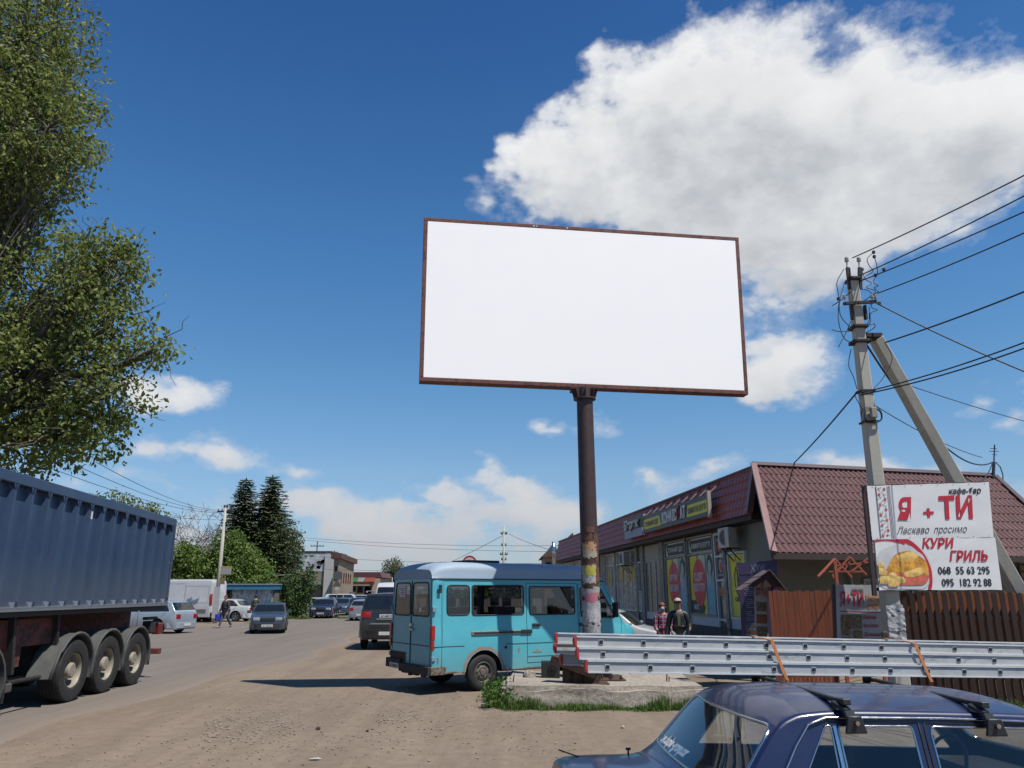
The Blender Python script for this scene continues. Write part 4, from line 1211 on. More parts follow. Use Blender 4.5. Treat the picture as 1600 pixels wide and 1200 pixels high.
def foundation():
    m, nt, b = _nodes('weathered_concrete')
    tc = N(nt, 'ShaderNodeTexCoord'); v = tc.outputs['Object']
    n1 = noise_tex(nt, 1.8, 8, .7, v); n2 = noise_tex(nt, 14, 8, .75, v)
    c = ramp(nt, n1, [(.32, (.17, .14, .11)), (.5, (.30, .26, .21)), (.7, (.38, .33, .275))]).outputs[0]
    c = mixc(nt, .5, c, ramp(nt, n2, [(.35, (.10, .082, .066)), (.5, (.30, .26, .21)), (.7, (.46, .41, .34))]).outputs[0])
    nt.links.new(c, b.inputs['Base Color']); b.inputs['Roughness'].default_value = .95; b.inputs['Specular IOR Level'].default_value = .2
    bump(nt, b, mth(nt, 'ADD', n2, n1), .8, .03)
    # rough block, a little eroded
    cx, cy = 1.60, 15.25; hx, hy, h = 1.72, 1.35, .34
    bm = bmesh.new(); bmesh.ops.create_cube(bm, size=1)
    for v_ in bm.verts: v_.co = Vector((v_.co.x * 2 * hx, v_.co.y * 2 * hy, (v_.co.z + .5) * (h + .1) - .1))
    bmesh.ops.bevel(bm, geom=list(bm.edges), offset=.07, segments=2, affect='EDGES', clamp_overlap=True)
    bmesh.ops.subdivide_edges(bm, edges=list(bm.edges), cuts=12, use_grid_fill=True)
    bmesh.ops.rotate(bm, verts=bm.verts, cent=(0, 0, 0), matrix=Matrix.Rotation(R(-3), 3, 'Z'))
    for v_ in bm.verts:
        p = v_.co * 2.2; d_ = Vector((noise.noise(p + Vector((5, 0, 0))), noise.noise(p + Vector((0, 9, 0))), noise.noise(p + Vector((0, 0, 7))))) * .055
        q = v_.co * 9; d_ += Vector((noise.noise(q), noise.noise(q + Vector((3, 3, 3))), noise.noise(q + Vector((8, 1, 2))))) * .022
        d_.z *= .35 if v_.co.z > h * .8 else 1
        v_.co += d_
        # slope the skirt outwards
        k = 1 + .04 * (1 - v_.co.z / h); v_.co.x *= k; v_.co.y *= k
    o = obj_from_bm(bm, 'concrete_foundation', m, None, 50); bm.free(); o.location = (cx, cy, 0)
    tag(o, 'rough weathered concrete block under the billboard post, grass along its foot', 'foundation')
    # rebar stubs sticking out of it
    for i, (x, y, lab) in enumerate(((.02, 14.5, 'short rusty rebar stub at the left front corner of the concrete block'), (-.1, 15.9, 'short rusty rebar stub at the left back of the concrete block'), (2.75, 14.6, 'taller rusty rebar stub at the right front of the concrete block'), (2.3, 15.9, 'short rusty rebar stub at the back of the concrete block right of the post'))):
        k = MB().tube([(x, y, .2), (x + .005, y, .38), (x + .02, y + .01, .47 + .03 * (i == 2))], .012, 6); k.tube([(x + .035, y, .2), (x + .05, y, .43)], .011, 6) if i == 2 else None
        s_ = k.build('rebar_stub', RUST, None, smooth=True, origin=(x, y, .3)); tag(s_, lab, 'rebar')
    # stone, black plastic box, leaning rusty beam
    k = MB().sphere((0, 0, .07), (.12, .10, .10), 9, 7, jit=.45, seed=3); s_ = k.build('rock', m, None, smooth='auto', ang=50); s_.location = (.33, 15.35, .30); tag(s_, 'fist-sized pale rock lying on the concrete block left of the post', 'rock')
    k = MB(); k.b2((-.17, -.12, 0), (.17, .12, .30)); bx = k.build('loudspeaker_box', M('box_black', (.02, .023, .022), .6, 0, .2), None, bevel=.025, seg=2, smooth='auto'); bx.location = (.72, 15.30, .33)
    tag(bx, 'small black box with a round hole standing left of the post foot', 'box')
    k = MB(); k.lathe([(.085, 0), (.08, .015), (.06, .012), (.001, .03)], (.03, -.124, .16), (0, -1, 0), 20); k.build('round_hole', M('hole', (.004, .004, .004), .9), bx, smooth='auto')
    k = MB(); g = (0, 0, 0)
    a = gnd(858, 1021, .0); A_ = at(866, 1024, 14.55); B_ = at(935, 1049, 14.25)
    d = (B_ - A_).normalized(); up = Vector((0, 0, 1)); sd = d.cross(up).normalized(); up = sd.cross(d)
    k.beam(A_, B_, .30, .022, up); k.beam(A_ + up * -.06 + sd * .14, B_ - up * .06 + sd * .14, .02, .12, up); k.beam(A_ + up * -.06 - sd * .14, B_ - up * .06 - sd * .14, .02, .12, up)
    o = k.build('steel_beam', RUST, None, bevel=.004, origin=tuple((A_ + B_) / 2)); tag(o, 'rusty steel channel leaning against the foot of the post', 'steel beam')
    # two short legs under it (welded bracket)
    k = MB()
    for u in (.35, .6, .85): 
        p = A_.lerp(B_, u); k.beam(p - Vector((0, 0, .1)), (p.x, p.y, .345), .02, .26)
    k.b2((A_.x + .42, A_.y - .38, .335), (B_.x + .18, A_.y + .1, .35))
    l = k.build('bracket_leg', RUST, o, origin=tuple((A_ + B_) / 2)); l.location = (0, 0, 0)
foundation()

# ------------------------------------------------------------------ grass (nobody could count it)
def grass_stuff(name, label, spots, mat, h=.22, seed=3, lean=.5, wid=.012):
    q = random.Random(seed); m = MB()
    for (x, y, r, n, hh) in spots:
        for _ in range(n):
            a = q.uniform(0, 2 * pi); d = r * sqrt(q.random()); px, py = x + cos(a) * d, y + sin(a) * d
            L = h * hh * q.uniform(.45, 1.15) * (1 - .5 * (d / r) ** 2); t = q.uniform(0, 2 * pi); ln = q.uniform(.1, lean) * L; w = wid * q.uniform(.6, 1.3)
            u = Vector((cos(t), sin(t), 0)); s_ = Vector((-sin(t), cos(t), 0)) * w / 2; b = Vector((px, py, -.01))
            p1 = b + u * ln * .35 + Vector((0, 0, L * .6)); p2 = b + u * ln + Vector((0, 0, L))
            m.add([b - s_, b + s_, p1 + s_ * .8, p1 - s_ * .8, p2], [(0, 1, 2, 3), (3, 2, 4)])
    o = m.build(name, mat); tag(o, label, 'grass', kind='stuff'); return o
GR = leaf_mat('grass_blades', (.045, .10, .015), (.08, .155, .025), (.16, .22, .05), .35)
spots = []
q = random.Random(2)
for i in range(46):
    t = i / 45; x = -.05 + t * 3.55; spots.append((x, 13.78 + .05 * sin(x * 5) + q.uniform(-.1, .08), q.uniform(.12, .24), int(q.uniform(60, 150)), max(.3, .75 + 1.1 * noise.noise(Vector((x * 2.3, 4, 0)))) * (1.35 if x > 2.4 or x < .7 else .7)))
for i in range(14): spots.append((-.22 + q.uniform(-.12, .12), 13.9 + i * .15, .17, 130, q.uniform(.8, 1.3)))
for i in range(16): spots.append((3.45 + q.uniform(-.1, .2), 13.75 + i * .12, .16, 70, q.uniform(.7, 1.2)))
grass_stuff('grass_tufts', 'green grass tufts along the foot of the concrete block', spots, GR)

# ------------------------------------------------------------------ tipper lorry on the left
def trailer():
    a = R(2.1); fwd = Vector((sin(a), -cos(a), 0))         # drives towards the camera
    rear = Vector((-7.92, 18.35, 0)); n = Vector((-fwd.y, fwd.x, 0)); n = -n if n.x > 0 else n   # n: to the far side
    hw = 1.25
    base = rear + n * hw
    root = thing('tipper_lorry', 'dark blue ribbed tipper lorry with three rear axles at the left edge', 'lorry', base, atan2(fwd.y, fwd.x))
    # local: x forward (to the cab), y to its left = the side nearer to the road centre? (checked by sign s)
    left = Vector((-fwd.y, fwd.x, 0)); s = 1 if left.x > 0 else -1   # s*y = visible flank
    BL = M('tipper_blue', (.035, .072, .145), .42, .1, .22, 2.5, coat=.3, bmp=.06, bscale=5, col2=(.06, .095, .165), thr=.55, dirt=1.9, dirtcol=(.14, .15, .16))
    m, nt, b = _nodes('tipper_blue_worn')
    tc = N(nt, 'ShaderNodeTexCoord'); v = tc.outputs['Object']; sp = N(nt, 'ShaderNodeSeparateXYZ'); nt.links.new(v, sp.inputs[0])
    n1 = noise_tex(nt, 1.1, 8, .7, v, (2, 2, .5)); n2 = noise_tex(nt, 7, 8, .7, v, (1, 1, .6))
    c = ramp(nt, n1, [(.3, (.020, .042, .088)), (.7, (.034, .064, .122))]).outputs[0]
    lf = mth(nt, 'MULTIPLY', mth(nt, 'SUBTRACT', 1.0, mth(nt, 'DIVIDE', mth(nt, 'SUBTRACT', sp.outputs['Z'], 1.55), 1.0), clamp=True), mth(nt, 'MULTIPLY_ADD', n2, 1.4, .0), clamp=True)
    c = mixc(nt, mth(nt, 'MULTIPLY', lf, .8), c, (.085, .098, .12))
    e = mth(nt, 'SUBTRACT', 1.0, mth(nt, 'DIVIDE', mth(nt, 'SUBTRACT', sp.outputs['Z'], 1.58), .1), clamp=True)
    c = mixc(nt, mth(nt, 'MULTIPLY', e, .8), c, (.19, .20, .20))
    ch = ramp(nt, noise_tex(nt, 2.2, 9, .78, v), [(.665, (0, 0, 0)), (.69, (1, 1, 1))]).outputs[0]
    c = mixc(nt, ch, c, (.17, .15, .14))
    nt.links.new(c, b.inputs['Base Color']); b.inputs['Roughness'].default_value = .5; b.inputs['Coat Weight'].default_value = .15
    bump(nt, b, noise_tex(nt, 1.3, 4, .5, v), .35, .03)
    BLW = m
    def zt(x): return 3.50 + .20 * max(0, min(1, x / 7)) 
    L = 9.4; zb0 = 1.60
    y0 = s * hw
    # near flank: wall sheet with pressed ribs that splay into the top rail
    body = MB(); body.b2((.0, -hw + .12, zb0 - .02), (L, hw - .12, zb0 + .05))
    for sg in (1, -1):
        yy = sg * (hw - .10)
        body.add([(0, yy, zb0), (L, yy, zb0), (L, yy, zt(L) - .05), (0, yy, zt(0) - .05), (0, yy - sg * .05, zb0), (L, yy - sg * .05, zb0), (L, yy - sg * .05, zt(L) - .05), (0, yy - sg * .05, zt(0) - .05)],
                 [(0, 1, 2, 3), (7, 6, 5, 4), (0, 4, 5, 1), (3, 2, 6, 7), (0, 3, 7, 4), (1, 5, 6, 2)])
    body.b2((0, -hw + .1, zb0), (.05, hw - .1, zt(0) - .15)); body.b2((L - .05, -hw + .1, zb0), (L, hw - .1, zt(L) + .15))
    bo = body.build('tipping_body', BLW, root)
    for sg in (1, -1):
        rl = MB(); y1 = sg * hw
        rl.add([(-.06, y1, zt(0) - .13), (L, y1, zt(L) - .13), (L, y1, zt(L) + .04), (-.06, y1, zt(0) + .04), (-.06, y1 - sg * .14, zt(0) - .13), (L, y1 - sg * .14, zt(L) - .13), (L, y1 - sg * .14, zt(L) + .04), (-.06, y1 - sg * .14, zt(0) + .04)],
               [(0, 1, 2, 3), (7, 6, 5, 4), (0, 4, 5, 1), (3, 2, 6, 7), (0, 3, 7, 4), (1, 5, 6, 2)])
        rl.build('top_rail', BLW, bo, bevel=.012)
        for i in range(19):
            x = .10 + .485 * i; rb = MB(); w = .055; z1 = zt(x) - .13; yi = sg * (hw - .10); yo = sg * (hw - .005)
            wt = .085
            # rib: narrow channel, triangular flare at the head and foot
            rb.add([(x - w, yi, zb0 + .02), (x + w, yi, zb0 + .02), (x + w, yi, z1), (x - w, yi, z1), (x - w * .55, yo, zb0 + .02), (x + w * .55, yo, zb0 + .02), (x + w * .55, yo, z1), (x - w * .55, yo, z1)],
                   [(4, 5, 6, 7), (0, 4, 7, 3), (1, 2, 6, 5), (0, 1, 5, 4)])
            rb.add([(x - w * .5, yo, z1 - .15), (x + w * .5, yo, z1 - .15), (x + wt, yo, z1), (x - wt, yo, z1), (x - w, yi, z1 - .15), (x + w, yi, z1 - .15), (x + wt, yi, z1), (x - wt, yi, z1)],
                   [(0, 1, 2, 3), (0, 3, 7, 4), (1, 5, 6, 2)])
            rb.add([(x - wt, yo, zb0 + .02), (x + wt, yo, zb0 + .02), (x + w * .5, yo, zb0 + .13), (x - w * .5, yo, zb0 + .13), (x - wt, yi, zb0 + .02), (x + wt, yi, zb0 + .02), (x + w, yi, zb0 + .13), (x - w, yi, zb0 + .13)],
                   [(0, 1, 2, 3), (0, 3, 7, 4), (1, 5, 6, 2)])
            rb.build('rib', BLW, bo)
        sk = MB(); sk.b2((-.04, sg * (hw - .12), zb0 - .02), (L, sg * hw, zb0 + .05)); sk.build('side_skirt', BLW, bo, bevel=.006)
        sk = MB(); sk.b2((-.0, sg * (hw - .16), zb0 - .10), (L, sg * (hw - .04), zb0 - .02)); sk.build('bottom_rail', M('dark_chassis', (.03, .028, .028), .7, .1, .3, 6), bo)
    tl = MB(); tl.b2((-.05, -hw, zb0), (0, hw, zb0 + .16)); tl.b2((-.07, s * (hw - .06), zb0 + .1), (0, s * hw, zt(0) - .1)); tl.b2((-.07, -s * (hw - .06), zb0 + .1), (0, -s * hw, zt(0) - .1)); tl.build('tailgate', BLW, bo, bevel=.01)
    sc = MB(); sc.b2((3.95, s * (hw - .01), 3.18), (4.0, s * (hw + .004), 3.32)); sc.build('scraped_patch', M('paper', (.75, .74, .73), .8), bo)
    # chassis
    CH = M('chassis_red', (.17, .045, .035), .75, .1, .35, 5, col2=(.05, .03, .028), thr=.5, bmp=.2)
    ch = MB()
    for sg in (1, -1): ch.b2((.1, sg * .42, 1.12), (9.3, sg * .52, 1.50))
    for x in (.3, 1.6, 2.9, 4.2, 5.5, 6.8, 8.0): ch.b2((x, -.5, 1.2), (x + .12, .5, 1.45))
    ch.b2((5.05, s * .95, .70), (5.9, s * .55, 1.45)); 
    cho = ch.build('chassis', CH, root, bevel=.01)
    ch = MB()
    ch.b2((4.05, s * (hw - .28), 1.02), (5.9, s * (hw - .25), 1.45)); ch.build('tool_panel', CH, cho)
    ch = MB()
    for x in (4.3, 5.6): ch.beam((x, s * (hw - .2), 1.52), (x - .15, s * (hw - .2), .62), .09, .07)
    ch.tube([(3.95, s * (hw - .2), 1.05), (3.98, s * (hw - .2), .60), (4.1, s * (hw - .2), .5), (5.5, s * (hw - .2), .5), (5.6, s * (hw - .2), .62)], .035, 8)
    ch.tube([(3.95, s * (hw - .5), 1.05), (3.98, s * (hw - .5), .60), (4.1, s * (hw - .5), .5), (5.5, s * (hw - .5), .5), (5.6, s * (hw - .5), .62)], .035, 8)
    ch.build('spare_wheel_cradle', M('dark_chassis'), cho, smooth='auto')
    ch = MB(); ch.b2((5.42, s * (hw - .26), .36), (5.72, s * (hw - .14), .5)); ch.build('landing_leg', M('chrome_dull', (.12, .11, .10), .6, .3), cho, bevel=.02)
    ub = MB(); ub.b2((-.25, -1.15, .52), (-.12, 1.15, .64)); ub.beam((-.18, .5, .6), (.3, .5, 1.2), .08, .08); ub.beam((-.18, -.5, .6), (.3, -.5, 1.2), .08, .08); ub.build('underrun_bar', CH, root, bevel=.01)
    ub = MB(); ub.b2((-.30, s * .95, .95), (-.05, s * 1.12, 1.2)); ub.build('tail_lamp', M('dull_red_lamp', (.16, .02, .02), .4), root, bevel=.02)
    ub = MB(); ub.b2((-.1, s * .95, 1.28), (.5, s * 1.05, 1.34)); ub.b2((.1, s * .9, 1.0), (.35, s * 1.1, 1.25)); ub.build('lamp_bracket', M('dark_chassis'), root, bevel=.01)
    # axles, wheels, arched mudguards
    MG = M('grey_mudguard', (.085, .088, .082), .75, 0, .25, 6, bmp=.1)
    TR = M('cream_wheel', (.36, .32, .25), .6, .1, .2, 8, col2=(.22, .17, .12), thr=.6)
    Rw = .535
    for x in (1.28, 2.54, 3.80):
        ax = MB(); ax.cyl((x, -1.0, Rw), (x, 1.0, Rw), .07, n=10); ax.b2((x - .05, -.5, Rw), (x + .05, .5, 1.15)); ax.build('axle', M('dark_chassis'), root)
        for sg in (1, -1):
            wheel(root, x, sg * (hw - .20), Rw, .385, .30, sg, 'truck', TR)
            g = MB(); outer = Rw + .10; vs = []; fs = []
            a0, a1 = (R(-18), R(196)) 
            last = x > 3.5
            pts = []
            for k in range(17):
                t = a0 + (a1 - a0) * k / 16
                pts.append((x + outer * cos(t), Rw + outer * sin(t)))
            # local x forward: t=0 is the forward side; the foremost guard ends in a straight flap
            if last: pts = [(x + outer * 1.0 + .16, Rw - .12 + .05), (x + outer * .93, Rw + .34)] + [p for p in pts if p[1] > Rw + .36 or p[0] < x]
            yo, yi = sg * (hw - .005), sg * (hw - .42)
            for (p, r_) in zip(pts, pts[1:]):
                g.add([(p[0], yo, p[1]), (r_[0], yo, r_[1]), (r_[0], yi, r_[1]), (p[0], yi, p[1])], [(0, 1, 2, 3)])
            go_ = g.build('mudguard', MG, root, smooth='auto', ang=50, merge=True); sd = go_.modifiers.new('thickness', 'SOLIDIFY'); sd.thickness = .03
            lp = MB(); lp.tube([(p[0], yo, p[1]) for p in pts], .028, 6); lp.build('rim_lip', MG, go_, smooth=True)
    # tractor unit: drive axle under the front of the body, chassis and cab
    tc_ = MB()
    for sg in (1, -1): tc_.b2((6.5, sg * .40, .85), (12.6, sg * .5, 1.10))
    tr = tc_.build('tractor_frame', M('dark_chassis'), root)
    for x in (6.5, 11.4):
        for sg in (1, -1):
            wheel(root, x, sg * (hw - .19), Rw, .36, .30, sg, 'truck', TR)
            g = MB(); outer = Rw + .09; pts = [(x + outer * cos(R(-20 + 220 * k / 14)), Rw + outer * sin(R(-20 + 220 * k / 14))) for k in range(15)]
            yo, yi = sg * hw, sg * (hw - .45)
            for (p, r_) in zip(pts, pts[1:]): g.add([(p[0], yo, p[1]), (r_[0], yo, r_[1]), (r_[0], yi, r_[1]), (p[0], yi, p[1])], [(0, 1, 2, 3)])
            go_ = g.build('mudguard', MG, root, smooth='auto', ang=50, merge=True); sd = go_.modifiers.new('thickness', 'SOLIDIFY'); sd.thickness = .035
            if x < 8:
                fl = MB(); fl.b2((x - outer - .02, sg * hw, .25), (x - outer + .01, sg * (hw - .45), Rw + .1)); fl.build('mud_flap', RUBBER, go_)
    cb = MB(); cb.prism([(10.2, .95), (12.35, .95), (12.45, 1.6), (12.3, 2.5), (12.0, 3.05), (10.2, 3.1)], (0, -hw + .02, 0), (1, 0, 0), (0, 0, 1), (0, 2 * hw - .04, 0))
    cab = cb.build('cab', paint('cab_white', (.6, .6, .6)), root, bevel=.08, seg=3, smooth='auto')
    for sg in (1, -1):
        w = MB().prism(rpoly([(11.1, 1.75), (12.15, 1.75), (12.05, 2.45), (11.1, 2.45)], .06), (0, sg * (hw - .015), 0), (1, 0, 0), (0, 0, 1), (0, sg * .01, 0)); w.build('cab_window', darkglass(), cab)
    fb = MB().b2((12.4, -hw, .45), (12.55, hw, .95)); fb.build('bumper', BLACKPL, cab, bevel=.03)
    w = MB().prism(rpoly([(-1.1, 0), (1.1, 0), (1.0, .78), (-1.0, .78)], .06), (12.435, 0, 1.68), (0, 1, 0), Vector((-.16, 0, .98)), (.02, 0, 0)); w.build('windscreen', darkglass(), cab)
    return root
trailer()
# ------------------------------------------------------------------ shop on the right
FO = Vector((6.7, 20.35, 0)); FT = Vector((-.1045, .9945, 0)); FN = Vector((-.9945, -.1045, 0)); UP = Vector((0, 0, 1))
GE = Vector((.974, .225, 0)).normalized(); GN = Vector((GE.y, -GE.x, 0))
TILE = M('metal_tile_brown', (.138, .063, .063), .62, .0, .16, 1.6, spec=.25, bmp=.03, bscale=8)
TILEF = M('metal_tile_red', (.40, .085, .065), .5, .0, .12, 1.2, coat=.1)
TRIM = M('roof_trim', (.25, .13, .115), .4, .1, .1)
def FP(t, h, off=0.0): return FO + FT * t + FN * off + UP * h

def tile_sheet(o, ux, uy, poly, nrm, pitch, row, amp, step, clip=True, du=6):
    """pressed metal tiles: waves across, overlapping rows up the slope; poly in (u,v) metres"""
    u0 = min(p[0] for p in poly); u1 = max(p[0] for p in poly); v1 = max(p[1] for p in poly); v0 = min(p[1] for p in poly)
    nu = int((u1 - u0) / pitch * du) + 1; nv = int((v1 - v0) / row) + 1
    bm = bmesh.new(); rows = []
    for j in range(nv * 2 + 1):
        k = j // 2; v = v0 + k * row + (.012 if j % 2 and True else 0); lift = step if j % 2 == 0 else 0
        # even rows: lip of the tile above's lower edge
        if j % 2: v = v0 + k * row + row - .02
        r_ = []
        for i in range(nu + 1):
            u = u0 + (u1 - u0) * i / nu; w = sin(2 * pi * u / pitch)
            h = amp * w + lift
            r_.append(bm.verts.new(o + ux * u + uy * (v - .02 * w * (j % 2 == 0)) + nrm * h))
        rows.append(r_)
    for a, b in zip(rows, rows[1:]):
        for i in range(nu): bm.faces.new((a[i], a[i + 1], b[i + 1], b[i]))
    if clip:
        n = len(poly)
        area = sum(poly[i][0] * poly[(i + 1) % n][1] - poly[(i + 1) % n][0] * poly[i][1] for i in range(n))
        sgn = 1 if area > 0 else -1
        for i in range(n):
            a = poly[i]; b = poly[(i + 1) % n]; e = (b[0] - a[0], b[1] - a[1])
            no = (ux * e[1] - uy * e[0]) * sgn
            bmesh.ops.bisect_plane(bm, geom=list(bm.faces) + list(bm.edges) + list(bm.verts), plane_co=o + ux * a[0] + uy * a[1], plane_no=no, clear_outer=True, dist=1e-5)
    return bm

def shop():
    root = thing('shop_building', 'long single-storey shop with dark red metal roof, black name board and poster-filled windows', 'shop', FO)
    org = FO
    def part(mb, name, mat, parent=root, **k):
        o = mb.build(name, mat, parent, origin=org, **k); o.location = (0, 0, 0); return o
    def fb(mb, t0, t1, h0, h1, o0, o1, mi=0):
        ps = [FP(t, h, o) for t in (t0, t1) for o in (o0, o1) for h in (h0, h1)]
        mb.add(ps, [(0, 1, 3, 2), (4, 6, 7, 5), (0, 4, 5, 1), (2, 3, 7, 6), (0, 2, 6, 4), (1, 5, 7, 3)], mi); return mb
    def GP(s, h, off=0.0): return FO + GE * s + GN * off + UP * h
    WALLM = M('shop_plaster_grey', (.26, .265, .23), .9, 0, .1, 1.5, bmp=.1)
    # walls
    m = MB(); LEN = 31.5
    a = FP(0, 0); b = FP(LEN, 0); c_ = FP(LEN, 0, -9); d_ = GP(13, 0) + Vector((-.6, 8, 0)); e_ = GP(13, 0)
    foot = [a, e_, d_, c_, b]; n = len(foot); H_ = 4.0
    vs = foot + [p + UP * H_ for p in foot]
    m.add(vs, [(i, (i + 1) % n, n + (i + 1) % n, n + i) for i in range(n)] + [tuple(range(n, 2 * n))])
    part(m, 'wall', WALLM)
    # plinth, parapet panel under the windows, fascia soffit
    pl = MB(); fb(pl, .02, LEN, 0, .86, .0, .10); part(pl, 'plinth', M('dark_plinth', (.035, .04, .05), .7, 0, .2, 4))
    fb(MB(), 0, 1, 0, 1, 0, 1)
    pn = MB(); fb(pn, 3.95, 12.0, .86, 1.13, .0, .06); fb(pn, .6, 3.1, .86, 1.13, .0, .06); part(pn, 'panel_band', M('grey_blue_panel', (.50, .58, .64), .5, 0, .05))
    pn = MB(); fb(pn, 12.0, LEN, .86, 1.1, .0, .05); part(pn, 'panel_band', M('pale_stone', (.2, .2, .185), .7, 0, .1))
    so_ = MB(); fb(so_, -.1, LEN, 3.70, 3.86, .0, .50); part(so_, 'soffit', M('brown_soffit', (.045, .028, .022), .7))
    # front roof band
    uy = (FP(0, 5.08, .28) - FP(0, 3.83, .56)); vl = uy.length; uy.normalize(); nr = FT.cross(uy).normalized()
    if nr.dot(FN) < 0: nr = -nr
    o = FP(-.15, 3.83, .56)
    bm = tile_sheet(o, FT, uy, [(0, 0), (LEN + .3, 0), (LEN + .3, vl), (0, vl)], nr, .24, .25, .012, .03, du=5)
    for v in bm.verts: v.co -= org
    r_ = obj_from_bm(bm, 'front_roof', TILEF, root, -40); bm.free()
    tr = MB(); tr.beam(FP(-.2, 5.10, .26), FP(LEN + .3, 5.10, .26), .16, .05); part(tr, 'ridge_cap', M('ridge_dark', (.07, .035, .04), .5), r_)
    # low-pitch roof behind the band
    rb = MB(); rb.add([FP(-.1, 5.06, .26), FP(LEN + .3, 5.06, .26), FP(LEN + .3, 5.0, -9), GP(13, 5.0) + Vector((-.6, 8, 0)), GP(8.0, 5.0, -1.5)], [(0, 1, 2, 3, 4)]); part(rb, 'back_roof', TILE)
    # side roof
    A = Vector((6.30, 20.02, 5.10)); B_ = Vector((13.9, 22.1, 5.10)); E0 = Vector((5.78, 17.45, 2.72)); E1 = Vector((14.3, 19.75, 2.72))
    ux = (B_ - A).normalized(); w = E0 - A; uy = (w - ux * w.dot(ux)); sl = uy.length; uy = -uy.normalized()
    nr = ux.cross(uy).normalized(); nr = nr if nr.z > 0 else -nr
    base = A - uy * sl
    q = lambda p: ((p - base).dot(ux), (p - base).dot(uy))
    poly = [q(E0), q(E1), q(B_), q(A)]
    bm = tile_sheet(base, ux, uy, poly, nr, .158, .33, .019, .026, du=8)
    for v in bm.verts: v.co -= org
    sr = obj_from_bm(bm, 'side_roof', TILE, root, -45); bm.free()
    t = MB()
    mid = A.lerp(E0, .0)
    def strip(p0, p1, w_, th=.03, up=nr): t.beam(p0, p1, w_, th, up)
    strip(A + nr * .05, B_ + nr * .05, .14); part(t, 'ridge_cap', M('ridge_dark'), sr)
    t = MB(); strip(A + nr * .04 + Vector((.02, 0, 0)), E0 + nr * .04, .16, .05); 
    t.beam(FP(-.16, 5.08, .30), FP(-.16, 3.85, .58), .14, .16, FN); part(t, 'verge_trim', TRIM, sr)
    t = MB(); strip(B_ + nr * .04, E1 + nr * .04, .16, .05); part(t, 'hip_cap', M('ridge_dark'), sr)
    t = MB(); t.beam(E0 - UP * .07 + GN * 0, E1 - UP * .07, .05, .14); 
    t.add([E0 - UP * .12, E1 - UP * .12, GP(13, 2.9), GP(0, 2.9)], [(0, 1, 2, 3)]); part(t, 'eave_board', M('brown_soffit'), sr)
    # back slope to the right of the hip
    t = MB(); t.add([B_, E1, Vector((15.3, 28.5, 3.6)), Vector((13.2, 28, 5.1))], [(0, 1, 2, 3)]); part(t, 'hip_slope', TILE, root)
    # end gable infill under the verge
    t = MB(); t.add([A - UP * .05, E0 - UP * .05 + Vector((.1, .05, 0)), GP(0, 2.75), GP(0, 4.0)], [(0, 1, 2, 3)]); part(t, 'verge_infill', M('brown_soffit'), root)
    # beige plank siding near the right-hand end of the side wall
    for k in range(9):
        t = MB(); z = 1.2 + .19 * k; t.beam(GP(7.6, z, .04 + .02), GP(13, z, .06), .05, .17, UP) if True else None
        part(t, 'siding_board', M('beige_siding', (.27, .225, .18), .7, 0, .12, 3, stretch=(1, 1, 6)), bevel=.01)
    # narrow window in the side wall (white frame)
    for (s0, s1) in ((2.6, 4.1), (4.2, 4.9)):
        f = MB(); ps = lambda x0, x1, z0, z1, o0, o1: f.add([GP(x, z, o) for x in (x0, x1) for o in (o0, o1) for z in (z0, z1)], [(0, 1, 3, 2), (4, 6, 7, 5), (0, 4, 5, 1), (2, 3, 7, 6), (0, 2, 6, 4), (1, 5, 7, 3)])
        ps(s0, s1, 2.15, 2.22, 0, .06); ps(s0, s1, 1.2, 1.27, 0, .06); ps(s0, s0 + .07, 1.27, 2.15, 0, .06); ps(s1 - .07, s1, 1.27, 2.15, 0, .06)
        wf = part(f, 'window_frame', M('white_upvc', (.5, .52, .52), .5))
        f = MB(); ps(s0 + .07, s1 - .07, 1.27, 2.15, 0, .02); part(f, 'pane', darkglass(), wf)
    # downpipe
    t = MB().tube([GP(2.2, 2.7, .1), GP(2.2, 0, .1)], .045, 8); part(t, 'downpipe', M('pale_pipe', (.4, .4, .38), .6), smooth='auto')
    # facade elements --------------------------------------------------
    FRM = M('window_frame_grey', (.34, .34, .32), .6); ALF = M('pale_alu_frame', (.75, .77, .77), .5)
    STONE = M('stone_pilaster', (.33, .315, .27), .85, 0, .35, 6, col2=(.07, .065, .055), thr=.55)
    YE = M('poster_yellow', (.85, .78, .08), .6, 0, .1, 3); YB = M('poster_pale_green', (.68, .74, .62), .6, 0, .12, 2)
    RD = M('poster_red', (.82, .07, .08), .6, 0, .05); WH = M('poster_white', (.85, .85, .83), .6); DK = M('poster_dark', (.03, .032, .04), .6)
    BLU = M('poster_blue', (.22, .48, .62), .6, 0, .3, 4); SK = M('poster_skin', (.5, .5, .44), .6, 0, .2, 5); HAIR = M('poster_hair', (.03, .06, .06), .6)
    def frame(t0, t1, h0, h1, w, mat, parent=root, name='window_frame', mull=(), trans=()):
        f = MB(); fb(f, t0, t1, h1 - w, h1, .0, .09); fb(f, t0, t1, h0, h0 + w, .0, .09); fb(f, t0, t0 + w, h0 + w, h1 - w, .0, .09); fb(f, t1 - w, t1, h0 + w, h1 - w, .0, .09)
        for x in mull: fb(f, x - .014, x + .014, h0 + w, (trans[0] if trans else h1 - w), .0, .05)
        for z in trans: fb(f, t0 + w, t1 - w, z - w * .4, z + w * .4, .0, .085)
        return part(f, name, mat, parent)
    def sheet(t0, t1, h0, h1, off, mat, name, parent=root):
        f = MB(); fb(f, t0, t1, h0, h1, off, off + .006); return part(f, name, mat, parent)
